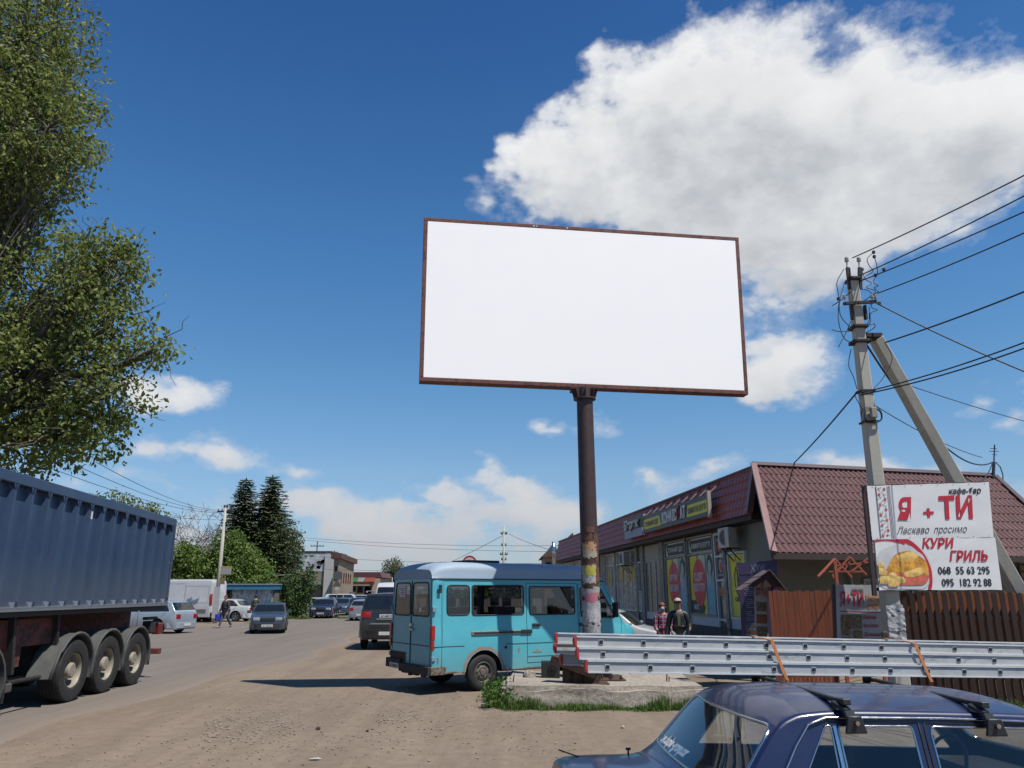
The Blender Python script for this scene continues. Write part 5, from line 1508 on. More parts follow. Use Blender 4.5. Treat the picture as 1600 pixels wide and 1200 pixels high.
    def oval(tc_, hc, rt, rh, off, mat, parent, name='red_oval', n=32):
        f = MB(); f.prism([(rt * cos(2 * pi * k / n), rh * sin(2 * pi * k / n)) for k in range(n)], FP(tc_, hc, off), FT, UP, FN * .006); return part(f, name, mat, parent)
    def ftext(body, tc_, h, size, width, off, mat, parent, align='C', name='lettering', shear=0, bold=.015, vert=None):
        # read from the street: text runs towards decreasing t
        f = MB(); f.text(body, FP(tc_, h, off), -FT, UP, size, width=width, align=align, shear=shear, bold=bold, depth=.006); return part(f, name, mat, parent)
    # the two poster windows
    for (t0, t1, l1, l2, top) in ((3.98, 6.45, 'ОДЯГ', 'ВЗУТТЯ', 'КОМФОРТНЕ ВЗУТТЯ'), (6.65, 9.05, 'КРУТИЙ', 'МАГАЗИН', 'СТИЛЬНИЙ ОДЯГ')):
        wf = frame(t0, t1, 1.13, 3.66, .06, FRM, mull=(t0 + .85, t0 + 1.62), trans=(3.08,))
        sheet(t0 + .06, t1 - .06, 1.19, 3.6, .01, M('shop_glass', (.10, .115, .11), .12, 0, .3, 1.5), 'pane', wf)
        sheet(t0 + .1, t1 - .1, 3.14, 3.56, .03, YB, 'poster_head', wf)
        f = MB(); f.prism([(t0 + .2, 3.16), (t1 - .35, 3.16), (t1 - .15, 3.54), (t0 + .2 - .08, 3.54)], FO + FN * .037, FT, UP, FN * .006); hd = part(f, 'poster_band', DK, wf)
        ftext(top, (t0 + t1) / 2 - .05, 3.27, .15, t1 - t0 - .7, .045, WH, hd)
        # yellow field at left of poster, pale on the right
        ps_ = sheet(t0 + .95, t1 - .08, 1.2, 3.03, .022, YE, 'poster', wf)
        sheet(t0 + .08, t0 + .95, 1.2, 3.03, .022, YB, 'poster', wf)
        f = MB(); f.prism([(t0 + .95, 2.0), (t0 + 1.5, 3.03), (t0 + .95, 3.03)], FO + FN * .029, FT, UP, FN * .004); part(f, 'poster_corner', YB, ps_)
        ov = oval(t0 + 1.52, 2.18, .62, .74, .034, RD, ps_)
        ftext(l1, t0 + 1.52, 2.24, .24, .85, .043, WH, ov); ftext(l2, t0 + 1.52, 1.90, .24, .98, .043, WH, ov)
        # model figure: hair, face, shoulders as printed shapes
        def blob(cx, cz, rx, rz, off, mat, nm): return oval(t0 + cx, cz, rx, rz, off, mat, ps_, nm, 18)
        f = MB(); f.prism([(t0 + .1, 1.2), (t0 + .88, 1.2), (t0 + .80, 2.0), (t0 + .62, 2.42), (t0 + .3, 2.42), (t0 + .12, 2.0)], FO + FN * .032, FT, UP, FN * .004); part(f, 'printed_jacket', BLU, ps_)
        blob(.5, 2.68, .27, .35, .030, HAIR, 'printed_hair'); blob(.5, 2.6, .16, .26, .038, SK, 'printed_face'); blob(.48, 2.2, .12, .16, .037, SK, 'printed_neck')
        if l1 == 'ОДЯГ':
            f = MB(); f.prism([(t0 + 1.25, 1.22), (t1 - .1, 1.22), (t1 - .1, 1.62), (t0 + 1.4, 1.62), (t0 + 1.1, 1.42)], FO + FN * .034, FT, UP, FN * .005); fg = part(f, 'poster_arrow', DK, ps_); ftext('МІКС', t0 + 1.85, 1.34, .15, .5, .043, WH, fg)
    # narrow door with stickers
    wf = frame(3.12, 3.88, .12, 3.62, .07, ALF, name='door_frame', trans=(2.92, 2.22, 1.08))
    sheet(3.19, 3.81, .2, 3.55, .01, M('shop_glass'), 'door_pane', wf)
    s_ = sheet(3.25, 3.75, 3.02, 3.52, .03, DK, 'door_sign', wf); oval(3.5, 3.2, .2, .14, .038, RD, s_, 'red_mark', 16); ftext('МІКС', 3.5, 3.36, .1, .34, .04, WH, s_)
    s_ = sheet(3.25, 3.75, 2.28, 2.86, .03, DK, 'door_sign', wf); oval(3.5, 2.64, .16, .2, .038, M('poster_skin'), s_, 'pale_mark', 16); oval(3.48, 2.62, .1, .13, .045, RD, s_, 'red_mark', 16); ftext('ПЕРУКАРНЯ', 3.5, 2.34, .07, .42, .04, WH, s_)
    s_ = sheet(3.25, 3.75, 1.76, 2.02, .03, M('poster_tan', (.40, .22, .07), .6), 'door_sign', wf)
    s_ = sheet(3.25, 3.75, .3, .98, .03, DK, 'door_sign', wf); oval(3.5, .66, .15, .25, .038, M('printed_brown', (.16, .06, .03), .6), s_, 'brown_mark', 16)
    # yellow window left of the purple board
    wf = frame(1.55, 2.85, 1.13, 3.0, .06, ALF, mull=()); s_ = sheet(1.62, 2.79, 1.2, 2.93, .02, YE, 'poster', wf)
    oval(2.1, 2.2, .42, .5, .03, DK, s_, 'dark_ring', 28); oval(2.1, 2.2, .34, .42, .04, M('poster_orange', (.5, .2, .03), .6), s_, 'orange_disc', 28); oval(2.1, 2.2, .27, .34, .05, YE, s_, 'yellow_disc', 28)
    f = MB(); f.prism([(2.16, 1.9), (2.24, 1.9), (2.24, 2.5), (2.16, 2.5)], FP(0, 0, .06), FT, UP, FN * .005); f.beam(FP(2.16, 2.15, .06), FP(1.9, 2.5, .06), .01, .08, UP); f.beam(FP(2.16, 2.25, .06), FP(1.88, 1.9, .06), .01, .08, UP); part(f, 'printed_letter', DK, s_)
    ftext('СВІЖА', 2.2, 1.62, .12, .7, .03, DK, s_)
    # pilasters, small windows and the big glazed bays further along
    for (t0, t1, h1) in ((9.15, 9.65, 3.7), (11.9, 12.35, 3.7), (12.9, 13.2, 3.7), (18.9, 20.0, 3.7), (2.9, 3.1, 3.7), (6.47, 6.63, 3.7), (20.6, 21.4, 3.7), (24.0, 24.6, 3.7)):
        f = MB(); fb(f, t0, t1, .0, h1, .0, .12); part(f, 'pilaster', STONE)
    f = MB(); fb(f, 9.65, 11.9, .0, 3.02, .0, .03); part(f, 'mirrored_panel', M('mirror_film', (.14, .14, .12), .25, .2, .35, 5, col2=(.16, .155, .13), thr=.55))
    f = MB(); fb(f, 9.65, 11.9, 3.02, 3.68, .0, .04); part(f, 'pale_panel', M('pale_panel', (.42, .41, .34), .7))
    for x in (10.4, 11.15, 11.88): f = MB(); fb(f, x, x + .04, .2, 3.02, .03, .06); part(f, 'glazing_bar', ALF)
    wf = frame(12.35, 12.88, 1.1, 3.1, .05, ALF, trans=(1.9,)); sheet(12.4, 12.83, 1.95, 3.05, .01, darkglass(), 'pane', wf); s_ = sheet(12.4, 12.83, 1.15, 1.86, .01, WH, 'notice', wf)
    NOT = M('notices_in_window', (.52, .50, .42), .5, 0, .5, 3, col2=(.10, .11, .10), thr=.5)
    for (t0, t1, h0) in ((13.25, 16.6, 1.1), (17.1, 18.85, 1.1), (21.5, 23.9, 1.1), (24.7, 27.5, 1.1), (27.9, 31, 1.1)):
        k_ = [t0 + (t1 - t0) * i / 4 for i in (1, 2, 3)]
        wf = frame(t0, t1, h0, 3.66, .05, ALF, mull=k_, trans=(3.1,)); sheet(t0 + .05, t1 - .05, h0 + .05, 3.6, .01, NOT, 'pane', wf)
        if t0 < 17.5:
            for i in range(3): sheet(t0 + .15 + i * (t1 - t0) / 3, t0 + (i + .85) * (t1 - t0) / 3, 2.3, 2.95, .03, M('poster_mustard', (.6, .48, .1), .6, 0, .4, 6, col2=(.3, .12, .06), thr=.55), 'poster', wf)
            sheet(t0 + .15, t1 - .2, 1.25, 1.8, .03, M('poster_mixed', (.5, .46, .38), .6, 0, .5, 5, col2=(.10, .06, .04), thr=.55), 'poster', wf)
    f = MB(); fb(f, 16.65, 17.05, .1, 2.2, .0, .05); part(f, 'doorway_shade_slab', DK); f = MB(); fb(f, 16.62, 16.66, .0, 2.3, .0, .1); fb(f, 17.05, 17.1, .0, 2.3, .0, .1); part(f, 'door_frame', ALF)  # dark slab paints the shade inside the doorway
    f = MB(); fb(f, 20.02, 20.58, .1, 2.9, .0, .08); part(f, 'orange_wood_panel', M('orange_wood', (.25, .125, .05), .7, 0, .2, 6))
    # step and paving in front
    f = MB(); fb(f, .2, LEN, 0, .14, .1, 1.5); part(f, 'step', M('paving_step', (.20, .19, .175), .9, 0, .15, 3, bmp=.1))
    return root, part, fb, FP
SHOP, spart, sfb, _ = shop()

def own(mbs, name, label, cat, origin, group=None):
    """a thing made of several named parts, all given in world coordinates: [(name, MB, material, kwargs)], nested by tuples"""
    root = thing(name, label, cat, origin, 0, group)
    objs = {}
    for it in mbs:
        pn, mb, mat = it[:3]; par = it[3] if len(it) > 3 and it[3] else None; kw = it[4] if len(it) > 4 else {}
        o = mb.build(pn, mat, objs.get(par, root) if par else root, origin=origin, **kw); o.location = (0, 0, 0)
        objs[pn] = o
    return root

def fbox(t0, t1, h0, h1, o0, o1):
    m = MB(); sfb(m, t0, t1, h0, h1, o0, o1); return m
# name boards on the roof band
SIGNBK = M('sign_charcoal', (.022, .027, .032), .45); SYEL = M('sign_yellow', (.85, .78, .12), .6); SWH = M('sign_white', (.9, .9, .88), .5); SRED = M('sign_red', (.42, .03, .03), .5)
def name_boards():
    offs = .68
    o0 = FP(5.7, 4.3, offs)
    m = fbox(2.31, 9.19, 4.02, 4.66, offs, offs + .08)
    L = [('board', m, SIGNBK)]
    y1 = MB().prism([(2.36, 4.14), (4.22, 4.14), (4.08, 4.50), (2.36, 4.50)], FO + FN * (offs + .083), FT, UP, FN * .006); L.append(('yellow_strip', y1, SYEL, 'board'))
    t = MB().text('КОМФОРТНЕ ВЗУТТЯ', FP(3.25, 4.23, offs + .094), -FT, UP, .17, width=1.6, align='C', bold=.015); L.append(('lettering', t, SIGNBK, 'yellow_strip'))
    y2 = MB().prism([(6.98, 4.14), (9.14, 4.14), (9.14, 4.50), (7.15, 4.50)], FO + FN * (offs + .083), FT, UP, FN * .006); L.append(('left_yellow_strip', y2, SYEL, 'board'))
    t = MB().text('СТИЛЬНИЙ ОДЯГ', FP(8.15, 4.23, offs + .094), -FT, UP, .17, width=1.7, align='C', bold=.015); L.append(('lettering', t, SIGNBK, 'left_yellow_strip'))
    t = MB().text('КОНФІС', FP(5.98, 4.16, offs + .085), -FT, UP, .37, width=1.62, align='C', bold=.022, depth=.03)
    t.text('АТ', FP(4.55, 4.16, offs + .085), -FT, UP, .37, width=.52, align='C', bold=.022, depth=.03); L.append(('lettering', t, SWH, 'board'))
    # red hanger-like K emblem
    t = MB(); cx = 4.98
    pts = [FP(cx + .13 * cos(a), 4.36 + .17 * sin(a), offs + .10) for a in [R(x) for x in range(200, -60, -20)]]
    t.tube(pts, .022, 6); t.tube([FP(cx + .02, 4.5, offs + .10), FP(cx - .03, 4.58, offs + .10), FP(cx + .05, 4.62, offs + .10)], .016, 6); t.tube([FP(cx - .12, 4.14, offs + .10), FP(cx + .02, 4.32, offs + .10), FP(cx - .1, 4.45, offs + .1)], .022, 6)
    L.append(('red_emblem', t, SRED, 'board', {'smooth': True}))
    r = MB()
    for k in range(9):
        tt = 2.35 + k * .85; r.beam(FP(tt, 4.66, offs + .02), FP(tt + .1, 5.0, .30), .03, .03)
    L.append(('support_rod', r, M('pink_rod', (.36, .2, .18), .6)))
    e = fbox(9.19, 9.27, 3.95, 4.74, offs, offs + .1); sfb(e, 2.22, 2.31, 3.95, 4.74, offs, offs + .1); L.append(('end_bracket', e, M('cream_bracket', (.45, .42, .34), .6)))
    own(L, 'shop_sign', 'long charcoal shop name board with white КОНФІС АТ lettering between yellow strips', 'sign', o0)
    o0 = FP(10.9, 4.2, offs)
    b = MB(); b.prism([(9.55, 3.98), (12.3, 3.98), (12.3, 4.28), (9.55, 4.28)], FO + FN * offs, FT, UP, FN * .06)
    bg = MB(); bg.prism([(9.55, 4.28), (12.3, 4.28), (12.3, 4.70), (9.55, 4.78)], FO + FN * offs, FT, UP, FN * .06)
    t = MB().text('Барак', FP(12.15, 4.34, offs + .065), -FT, UP, .34, width=2.3, bold=.05, shear=.1, depth=.06)
    own([('lower_strip', b, M('sign_lilac', (.3, .33, .5), .5)), ('board', bg, SIGNBK), ('lettering', t, M('sign_grey_letters', (.4, .42, .42), .4), 'board')], 'small_shop_sign', 'short shop sign with bulky white letters Барак left of the long name board', 'sign', o0)
name_boards()

def ac_unit(c, u, nrm, label, w=.78, h=.56, d=.30):
    """outdoor air-conditioner: box, round fan grille on its face"""
    c = Vector(c); m = MB(); f = Matrix((u, nrm, UP)).transposed()
    m.box(c, (w, d, h), f)
    g = MB(); fc = c + nrm * (d / 2 + .003) + u * (-w * .14)
    g.lathe([(.24, 0), (.235, .02), (.21, .02), (.205, .005)], fc, nrm, 28)
    for k in range(5): g.lathe([(.04 + k * .035, .012), (.046 + k * .035, .012)], fc, nrm, 24)
    b = MB(); b.lathe([(.205, .002), (.001, .002)], fc, nrm, 24)
    k_ = MB(); k_.lathe([(.05, .015), (.001, .02)], fc, nrm, 12)
    br = MB()
    for s in (-.3, .3): br.beam(c + u * s * w - UP * (h / 2 + .02) + nrm * d / 2, c + u * s * w - UP * (h / 2 + .02) - nrm * (d / 2 + .15), .03, .03); br.beam(c + u * s * w - UP * (h / 2 + .02) + nrm * d * .3, c + u * s * w - UP * (h / 2 + .35) - nrm * (d / 2 + .14), .025, .025)
    hs = MB(); hs.tube([c - nrm * d / 2 - UP * .2, c - nrm * (d / 2 + .05) - UP * .45, c - nrm * (d / 2 + .12) - UP * .8], .02, 6)
    W_ = M('ac_cream', (.6, .57, .5), .5, 0, .1)
    return own([('casing', m, W_, None, {'bevel': .02}), ('fan_disc', b, M('fan_dark', (.05, .05, .05), .6), 'casing'), ('grille_ring', g, W_, 'casing'), ('fan_hub', k_, M('fan_hub', (.2, .2, .2), .5), 'casing'), ('wall_bracket', br, BLACKPL), ('hose', hs, W_)], 'air_conditioner', label, 'air conditioner', c, 'outdoor units on the shop wall')
ac_unit(FP(1.85, 3.36, .42), FT, (FN * .96 - FT * .28).normalized(), 'cream outdoor unit hung at the near corner of the shop above the yellow window')
ac_unit(FP(14.0, 3.28, .36), FT, (FN * .96 - FT * .28).normalized(), 'cream outdoor unit on the shop wall above the notice-filled windows, farther down the wall')
# ------------------------------------------------------------------ banners on their frame
def flat_frame(tl, tr, bl, br):
    """mapping (u,v) of a planar panel given by its corners; v=1 at the top"""
    tl, tr, bl, br = map(Vector, (tl, tr, bl, br))
    ux = ((tr - tl) + (br - bl)).normalized(); uy = ((tl - bl) + (tr - br)).normalized(); n = uy.cross(-ux).normalized()
    if n.y > 0: n = -n
    return (lambda u, v, w=0: bl.lerp(br, u).lerp(tl.lerp(tr, u), v) + n * w), ux, uy, n

def cloth(P, W_, H_, seed, amp=.0035, nu=28, nv=14, hem=.0, pulls=True):
    """sagging vinyl between its eyelets"""
    q = random.Random(seed); m = MB(); vs = []; fs = []
    for j in range(nv + 1):
        for i in range(nu + 1):
            u, v = i / nu, j / nv
            w = amp * (noise.noise(Vector((u * 4 + seed, v * 3, 0))) * 1.4 + .6 * noise.noise(Vector((u * 9 - v * 7, v * 3 + seed, 2))))
            w *= min(1, 6 * min(u, 1 - u) + .15) * min(1, 6 * min(v, 1 - v) + .3)
            sc = abs(sin(u * pi * 6)) * .006 * (1 if v > .97 or v < .03 else 0)
            p = P(u, v, w)
            p.z += -sc if v > .5 else sc
            vs.append(p)
    for j in range(nv):
        for i in range(nu):
            a = j * (nu + 1) + i; fs.append((a, a + 1, a + nu + 2, a + nu + 1))
    m.add(vs, fs); return m

def text_on(P, W_, H_, body, u, v, h, width, align='L', shear=0, bold=0, w=.007, slope=0):
    """lettering laid on a panel: u,v anchor 0..1, sizes in metres"""
    vs, fs, bb = text_mesh(body, shear, bold); k = h / .73; bw = bb[1] - bb[0]; kx = width / bw
    x0 = bb[0] if align == 'L' else (bb[0] + bw / 2 if align == 'C' else bb[1])
    m = MB(); m.add([P(u + (p[0] - x0) * kx / W_, v + (p[1] * k + slope * (p[0] - x0) * kx) / H_, w + (.002 if p[2] > 0 else 0)) for p in vs], fs)
    return m

def banners():
    D = 12.75
    VIN = M('banner_vinyl', (.60, .60, .60), .42, 0, .04, 3, coat=.1, raw=True, bmp=.25, bscale=1.6); BK = M('banner_black', (.02, .02, .025), .5); RD = M('banner_red', (.56, .02, .045), .5); GY = M('banner_grey_script', (.08, .08, .09), .5)
    c = [at(1354.5, 759, D), at(1545, 753, D + .45), at(1363, 843.5, D), at(1552.6, 840, D + .45)]
    P, ux, uy, n = flat_frame(*c); W_ = (c[1] - c[0]).length; H_ = (c[0] - c[2]).length
    root = thing('cafe_banner', 'upper white banner reading Я+ТИ in big red letters beside a flowered strip', 'banner', (c[2] + c[3]) / 2, 0, 'banners on the utility pole'); org = tuple(root.location)
    def put(m, nm, mat, par=root, **k):
        o = m.build(nm, mat, par, origin=org, **k); o.location = (0, 0, 0); return o
    cl = put(cloth(P, W_, H_, 3), 'vinyl_sheet', VIN, smooth=True)
    put(text_on(P, W_, H_, 'кафе-бар', .925, .80, .095, .64, 'R', .25, .02), 'black_lettering', BK, cl)
    put(text_on(P, W_, H_, 'Я', .215, .36, .345, .30, 'L', .15, .03), 'red_letter', RD, cl); put(text_on(P, W_, H_, '+', .43, .36, .20, .20, 'L', 0, .03), 'red_plus', RD, cl)
    put(text_on(P, W_, H_, 'ТИ', .565, .36, .345, .66, 'L', .05, .035), 'red_letters', RD, cl)
    put(text_on(P, W_, H_, 'Ласкаво  просимо', .20, .10, .115, 1.36, 'L', .4, -.005), 'script_lettering', GY, cl)
    # embroidered flower strip
    st = MB(); 
    for u in (.062, .068, .155, .165, .175): st.add([P(u, .02, .006), P(u + .003, .02, .006), P(u + .003, .98, .006), P(u, .98, .006)], [(0, 1, 2, 3)])
    put(st, 'strip_lines', BK, cl)
    q = random.Random(4); fl = MB(); lf = MB()
    for k in range(10):
        cu = .11 + .022 * (1 if k % 2 else -1); cv = .07 + k * .095; cc = P(cu, cv, .007)
        for i in range(5):
            a = 2 * pi * i / 5 + k; e = cc + ux * cos(a) * .018 + uy * sin(a) * .018
            fl.add([e + ux * cos(b) * .011 + uy * sin(b) * .011 for b in [2 * pi * j / 6 for j in range(6)]], [tuple(range(6))])
        for i in range(5):
            a = q.uniform(0, 6.3); p0 = P(.11 - (cu - .11) * q.uniform(.2, 1.3), cv + q.uniform(-.04, .04), .0065)
            d = ux * cos(a) + uy * sin(a); s_ = ux * -sin(a) + uy * cos(a)
            lf.add([p0, p0 + d * .02 + s_ * .006, p0 + d * .04, p0 + d * .02 - s_ * .006], [(0, 1, 2, 3)])
    put(fl, 'red_flowers', RD, cl); put(lf, 'dark_leaves', M('leaf_print', (.10, .11, .10), .6), cl)
    ey = MB()
    for i in range(8):
        for v in (.03, .97): ey.add([P((i + .3) / 7.6, v, .006) + ux * .008 * cos(b) + uy * .008 * sin(b) for b in [2 * pi * j / 6 for j in range(6)]], [tuple(range(6))])
    put(ey, 'eyelets', BK, cl)
    # frame behind
    fr = MB(); fr.beam(P(-.01, -1.0, -.05), P(-.01, 1.0, -.05), .06, .06); fr.beam(P(1.0, 0, -.05), P(1, .99, -.05), .05, .05); fr.beam(P(0, .985, -.05), P(1, .985, -.05), .04, .05); fr.beam(P(0, .03, -.05), P(1, .03, -.05), .04, .05)
    put(fr, 'steel_frame', M('banner_frame', (.05, .03, .03), .7))
    # lower banner
    c = [at(1366.5, 842, D), at(1555, 840, D + .45), at(1374, 922.5, D), at(1566, 922, D + .45)]
    P, ux, uy, n = flat_frame(*c); W_ = (c[1] - c[0]).length; H_ = (c[0] - c[2]).length
    root = thing('cafe_banner', 'lower white banner with a roast chicken picture, КУРИ ГРИЛЬ and two phone numbers', 'banner', (c[2] + c[3]) / 2, 0, 'banners on the utility pole'); org = tuple(root.location)
    def put(m, nm, mat, par=root, **k):
        o = m.build(nm, mat, par, origin=org, **k); o.location = (0, 0, 0); return o
    cl = put(cloth(P, W_, H_, 8, .0035), 'vinyl_sheet', VIN, smooth=True)
    put(text_on(P, W_, H_, 'КУРИ', .375, .81, .155, .62, 'L', .25, .03), 'red_lettering', RD, cl); put(text_on(P, W_, H_, 'ГРИЛЬ', .59, .56, .155, .74, 'L', .25, .03), 'red_lettering', RD, cl)
    put(text_on(P, W_, H_, '068  55 63 295', .485, .31, .115, .98, 'L', 0, .015), 'phone_number', BK, cl); put(text_on(P, W_, H_, '095  182 92 88', .505, .08, .115, .94, 'L', 0, .015), 'phone_number', BK, cl)
    # red swoosh ring round the dish
    def sector(rx0, ry0, rx1, ry1, a0, a1, cu, cv, w, n_=30):
        m = MB(); vs = []
        for k in range(n_ + 1):
            a = a0 + (a1 - a0) * k / n_
            for rx, ry in ((rx0, ry0), (rx1, ry1)):
                u = cu + rx * cos(a) / W_; v = cv + ry * sin(a) / H_
                vs.append(P(min(max(u, .003), .997), min(max(v, .01), .99), w))
        m.add(vs, [(2 * k, 2 * k + 1, 2 * k + 3, 2 * k + 2) for k in range(n_)]); return m
    put(sector(.75, .60, .81, .68, R(-50), R(75), .08, .28, .0065), 'red_ring', RD, cl); put(sector(.70, .62, .80, .86, R(60), R(112), .08, .2, .0068), 'red_ring', RD, cl)
    # the chicken: overlapping toasted shapes in relief
    def blob(pts_, mat, nm, w):
        m = MB(); k = len(pts_); cu = sum(p[0] for p in pts_) / k; cv = sum(p[1] for p in pts_) / k
        ring = rpoly([(p[0] * W_, p[1] * H_) for p in pts_], .12, 5); k = len(ring)
        m.add([P(max(p[0] / W_, .004), max(p[1] / H_, .01), w) for p in ring] + [P(cu, cv, w + .006)], [(i, (i + 1) % k, k) for i in range(k)])
        return put(m, nm, mat, cl)
    T1 = M('roast_gold', (.50, .25, .035), .4, 0, .5, 9, col2=(.30, .10, .02), thr=.55, raw=True); T2 = M('roast_light', (.62, .40, .12), .4, 0, .35, 12, col2=(.45, .2, .03), thr=.6, raw=True); T3 = M('roast_potato', (.55, .38, .12), .5, 0, .4, 14, col2=(.3, .16, .05), thr=.55, raw=True); T4 = M('roast_red', (.5, .12, .07), .5, 0, .3, 12, raw=True); PL = M('plate_grey', (.5, .5, .5), .4)
    blob([(.01, .03), (.38, .02), (.45, .35), (.40, .75), (.2, .92), (.01, .75)], M('plate_pale', (.66, .66, .66), .4), 'plate_picture', .00555)  # pale printed plate under the chicken
    blob([(.03, .30), (.12, .10), (.36, .10), (.42, .28), (.33, .42), (.10, .45)], T4, 'chicken_picture', .0155)
    blob([(.06, .38), (.15, .72), (.28, .77), (.40, .55), (.41, .28), (.25, .24), (.12, .28)], T1, 'chicken_picture', .017)
    blob([(.15, .66), (.27, .76), (.35, .66), (.27, .55), (.17, .56)], T2, 'chicken_picture', .02); blob([(.20, .34), (.34, .45), (.39, .36), (.30, .25), (.21, .26)], T2, 'chicken_picture', .021)
    for (u, v, r_) in ((.03, .36, .07), (.045, .2, .08), (.11, .15, .08), (.11, .28, .06), (.02, .48, .06), (.17, .2, .07)):
        blob([(u - r_ * .5, v - r_), (u + r_ * .5, v - r_), (u + r_ * .62, v), (u + r_ * .4, v + r_), (u - r_ * .4, v + r_), (max(.004, u - r_ * .6), v)], T3, 'potato_picture', .019)
    fr = MB(); fr.beam(P(1.0, 0, -.05), P(1, .99, -.05), .05, .05); fr.beam(P(0, .02, -.05), P(1, .02, -.05), .04, .05)
    put(fr, 'steel_frame', M('banner_frame'))
    # the menu banner tied lower down, on grey vinyl
    D2 = 13.5
    c = [at(1305.5, 913, D2), at(1387, 914, D2 + .2), at(1309, 1022, D2), at(1397, 1022, D2 + .2)]
    P, ux, uy, n = flat_frame(*c); W_ = (c[1] - c[0]).length; H_ = (c[0] - c[2]).length
    root = thing('menu_banner', 'greyish cafe banner with small food photos and a red list right of the plank gate', 'banner', (c[2] + c[3]) / 2, 0); org = tuple(root.location)
    def put(m, nm, mat, par=root, **k):
        o = m.build(nm, mat, par, origin=org, **k); o.location = (0, 0, 0); return o
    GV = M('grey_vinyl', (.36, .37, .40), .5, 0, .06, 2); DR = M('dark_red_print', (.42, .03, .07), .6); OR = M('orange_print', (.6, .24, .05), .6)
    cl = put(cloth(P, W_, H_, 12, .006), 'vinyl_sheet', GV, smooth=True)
    put(text_on(P, W_, H_, 'кафе-бар', .29, .895, .055, .22, 'L', .2, .02, w=.012), 'lettering', BK, cl); put(text_on(P, W_, H_, 'Я+ТИ', .06, .68, .24, .45, 'L', .05, .02, w=.012), 'red_lettering', DR, cl)
    put(text_on(P, W_, H_, 'Чекає', .56, .76, .12, .33, 'L', .1, .02, w=.012), 'orange_lettering', OR, cl); put(text_on(P, W_, H_, 'смачно', .58, .655, .09, .40, 'L', .1, .02, w=.012), 'orange_lettering', OR, cl)
    ln = MB(); ln.add([P(.07, .60, .010), P(.95, .585, .010), P(.95, .60, .010), P(.07, .615, .010)], [(0, 1, 2, 3)]); put(ln, 'small_print_line', DR, cl)
    for t_, v, w_ in (('Ювілей', .50, .24), ('Весілля', .38, .27), ('Домашні Свята', .255, .52), ('Зустрічі', .13, .28)): put(text_on(P, W_, H_, t_, .48, v, .06, w_, 'L', .1, .01, w=.012), 'red_lettering', DR, cl)
    FD = M('food_photo', (.13, .075, .03), .6, 0, .5, 12, col2=(.25, .2, .12), thr=.5)
    for (u0, v0, u1, v1) in ((.07, .26, .25, .56), (.27, .36, .45, .56), (.28, .14, .45, .34), (.07, .05, .25, .24)):
        m = MB(); m.add([P(u0, v0, .010), P(u1, v0, .010), P(u1, v1, .010), P(u0, v1, .010)], [(0, 1, 2, 3)]); put(m, 'food_photo', FD, cl)
    ps = MB(); ps.beam(P(-.02, -.4, -.03), P(-.02, 1.0, -.03), .05, .05); ps.beam(P(1.02, -.4, -.03), P(1.02, .95, -.03), .05, .05); put(ps, 'post', M('banner_frame'))
banners()

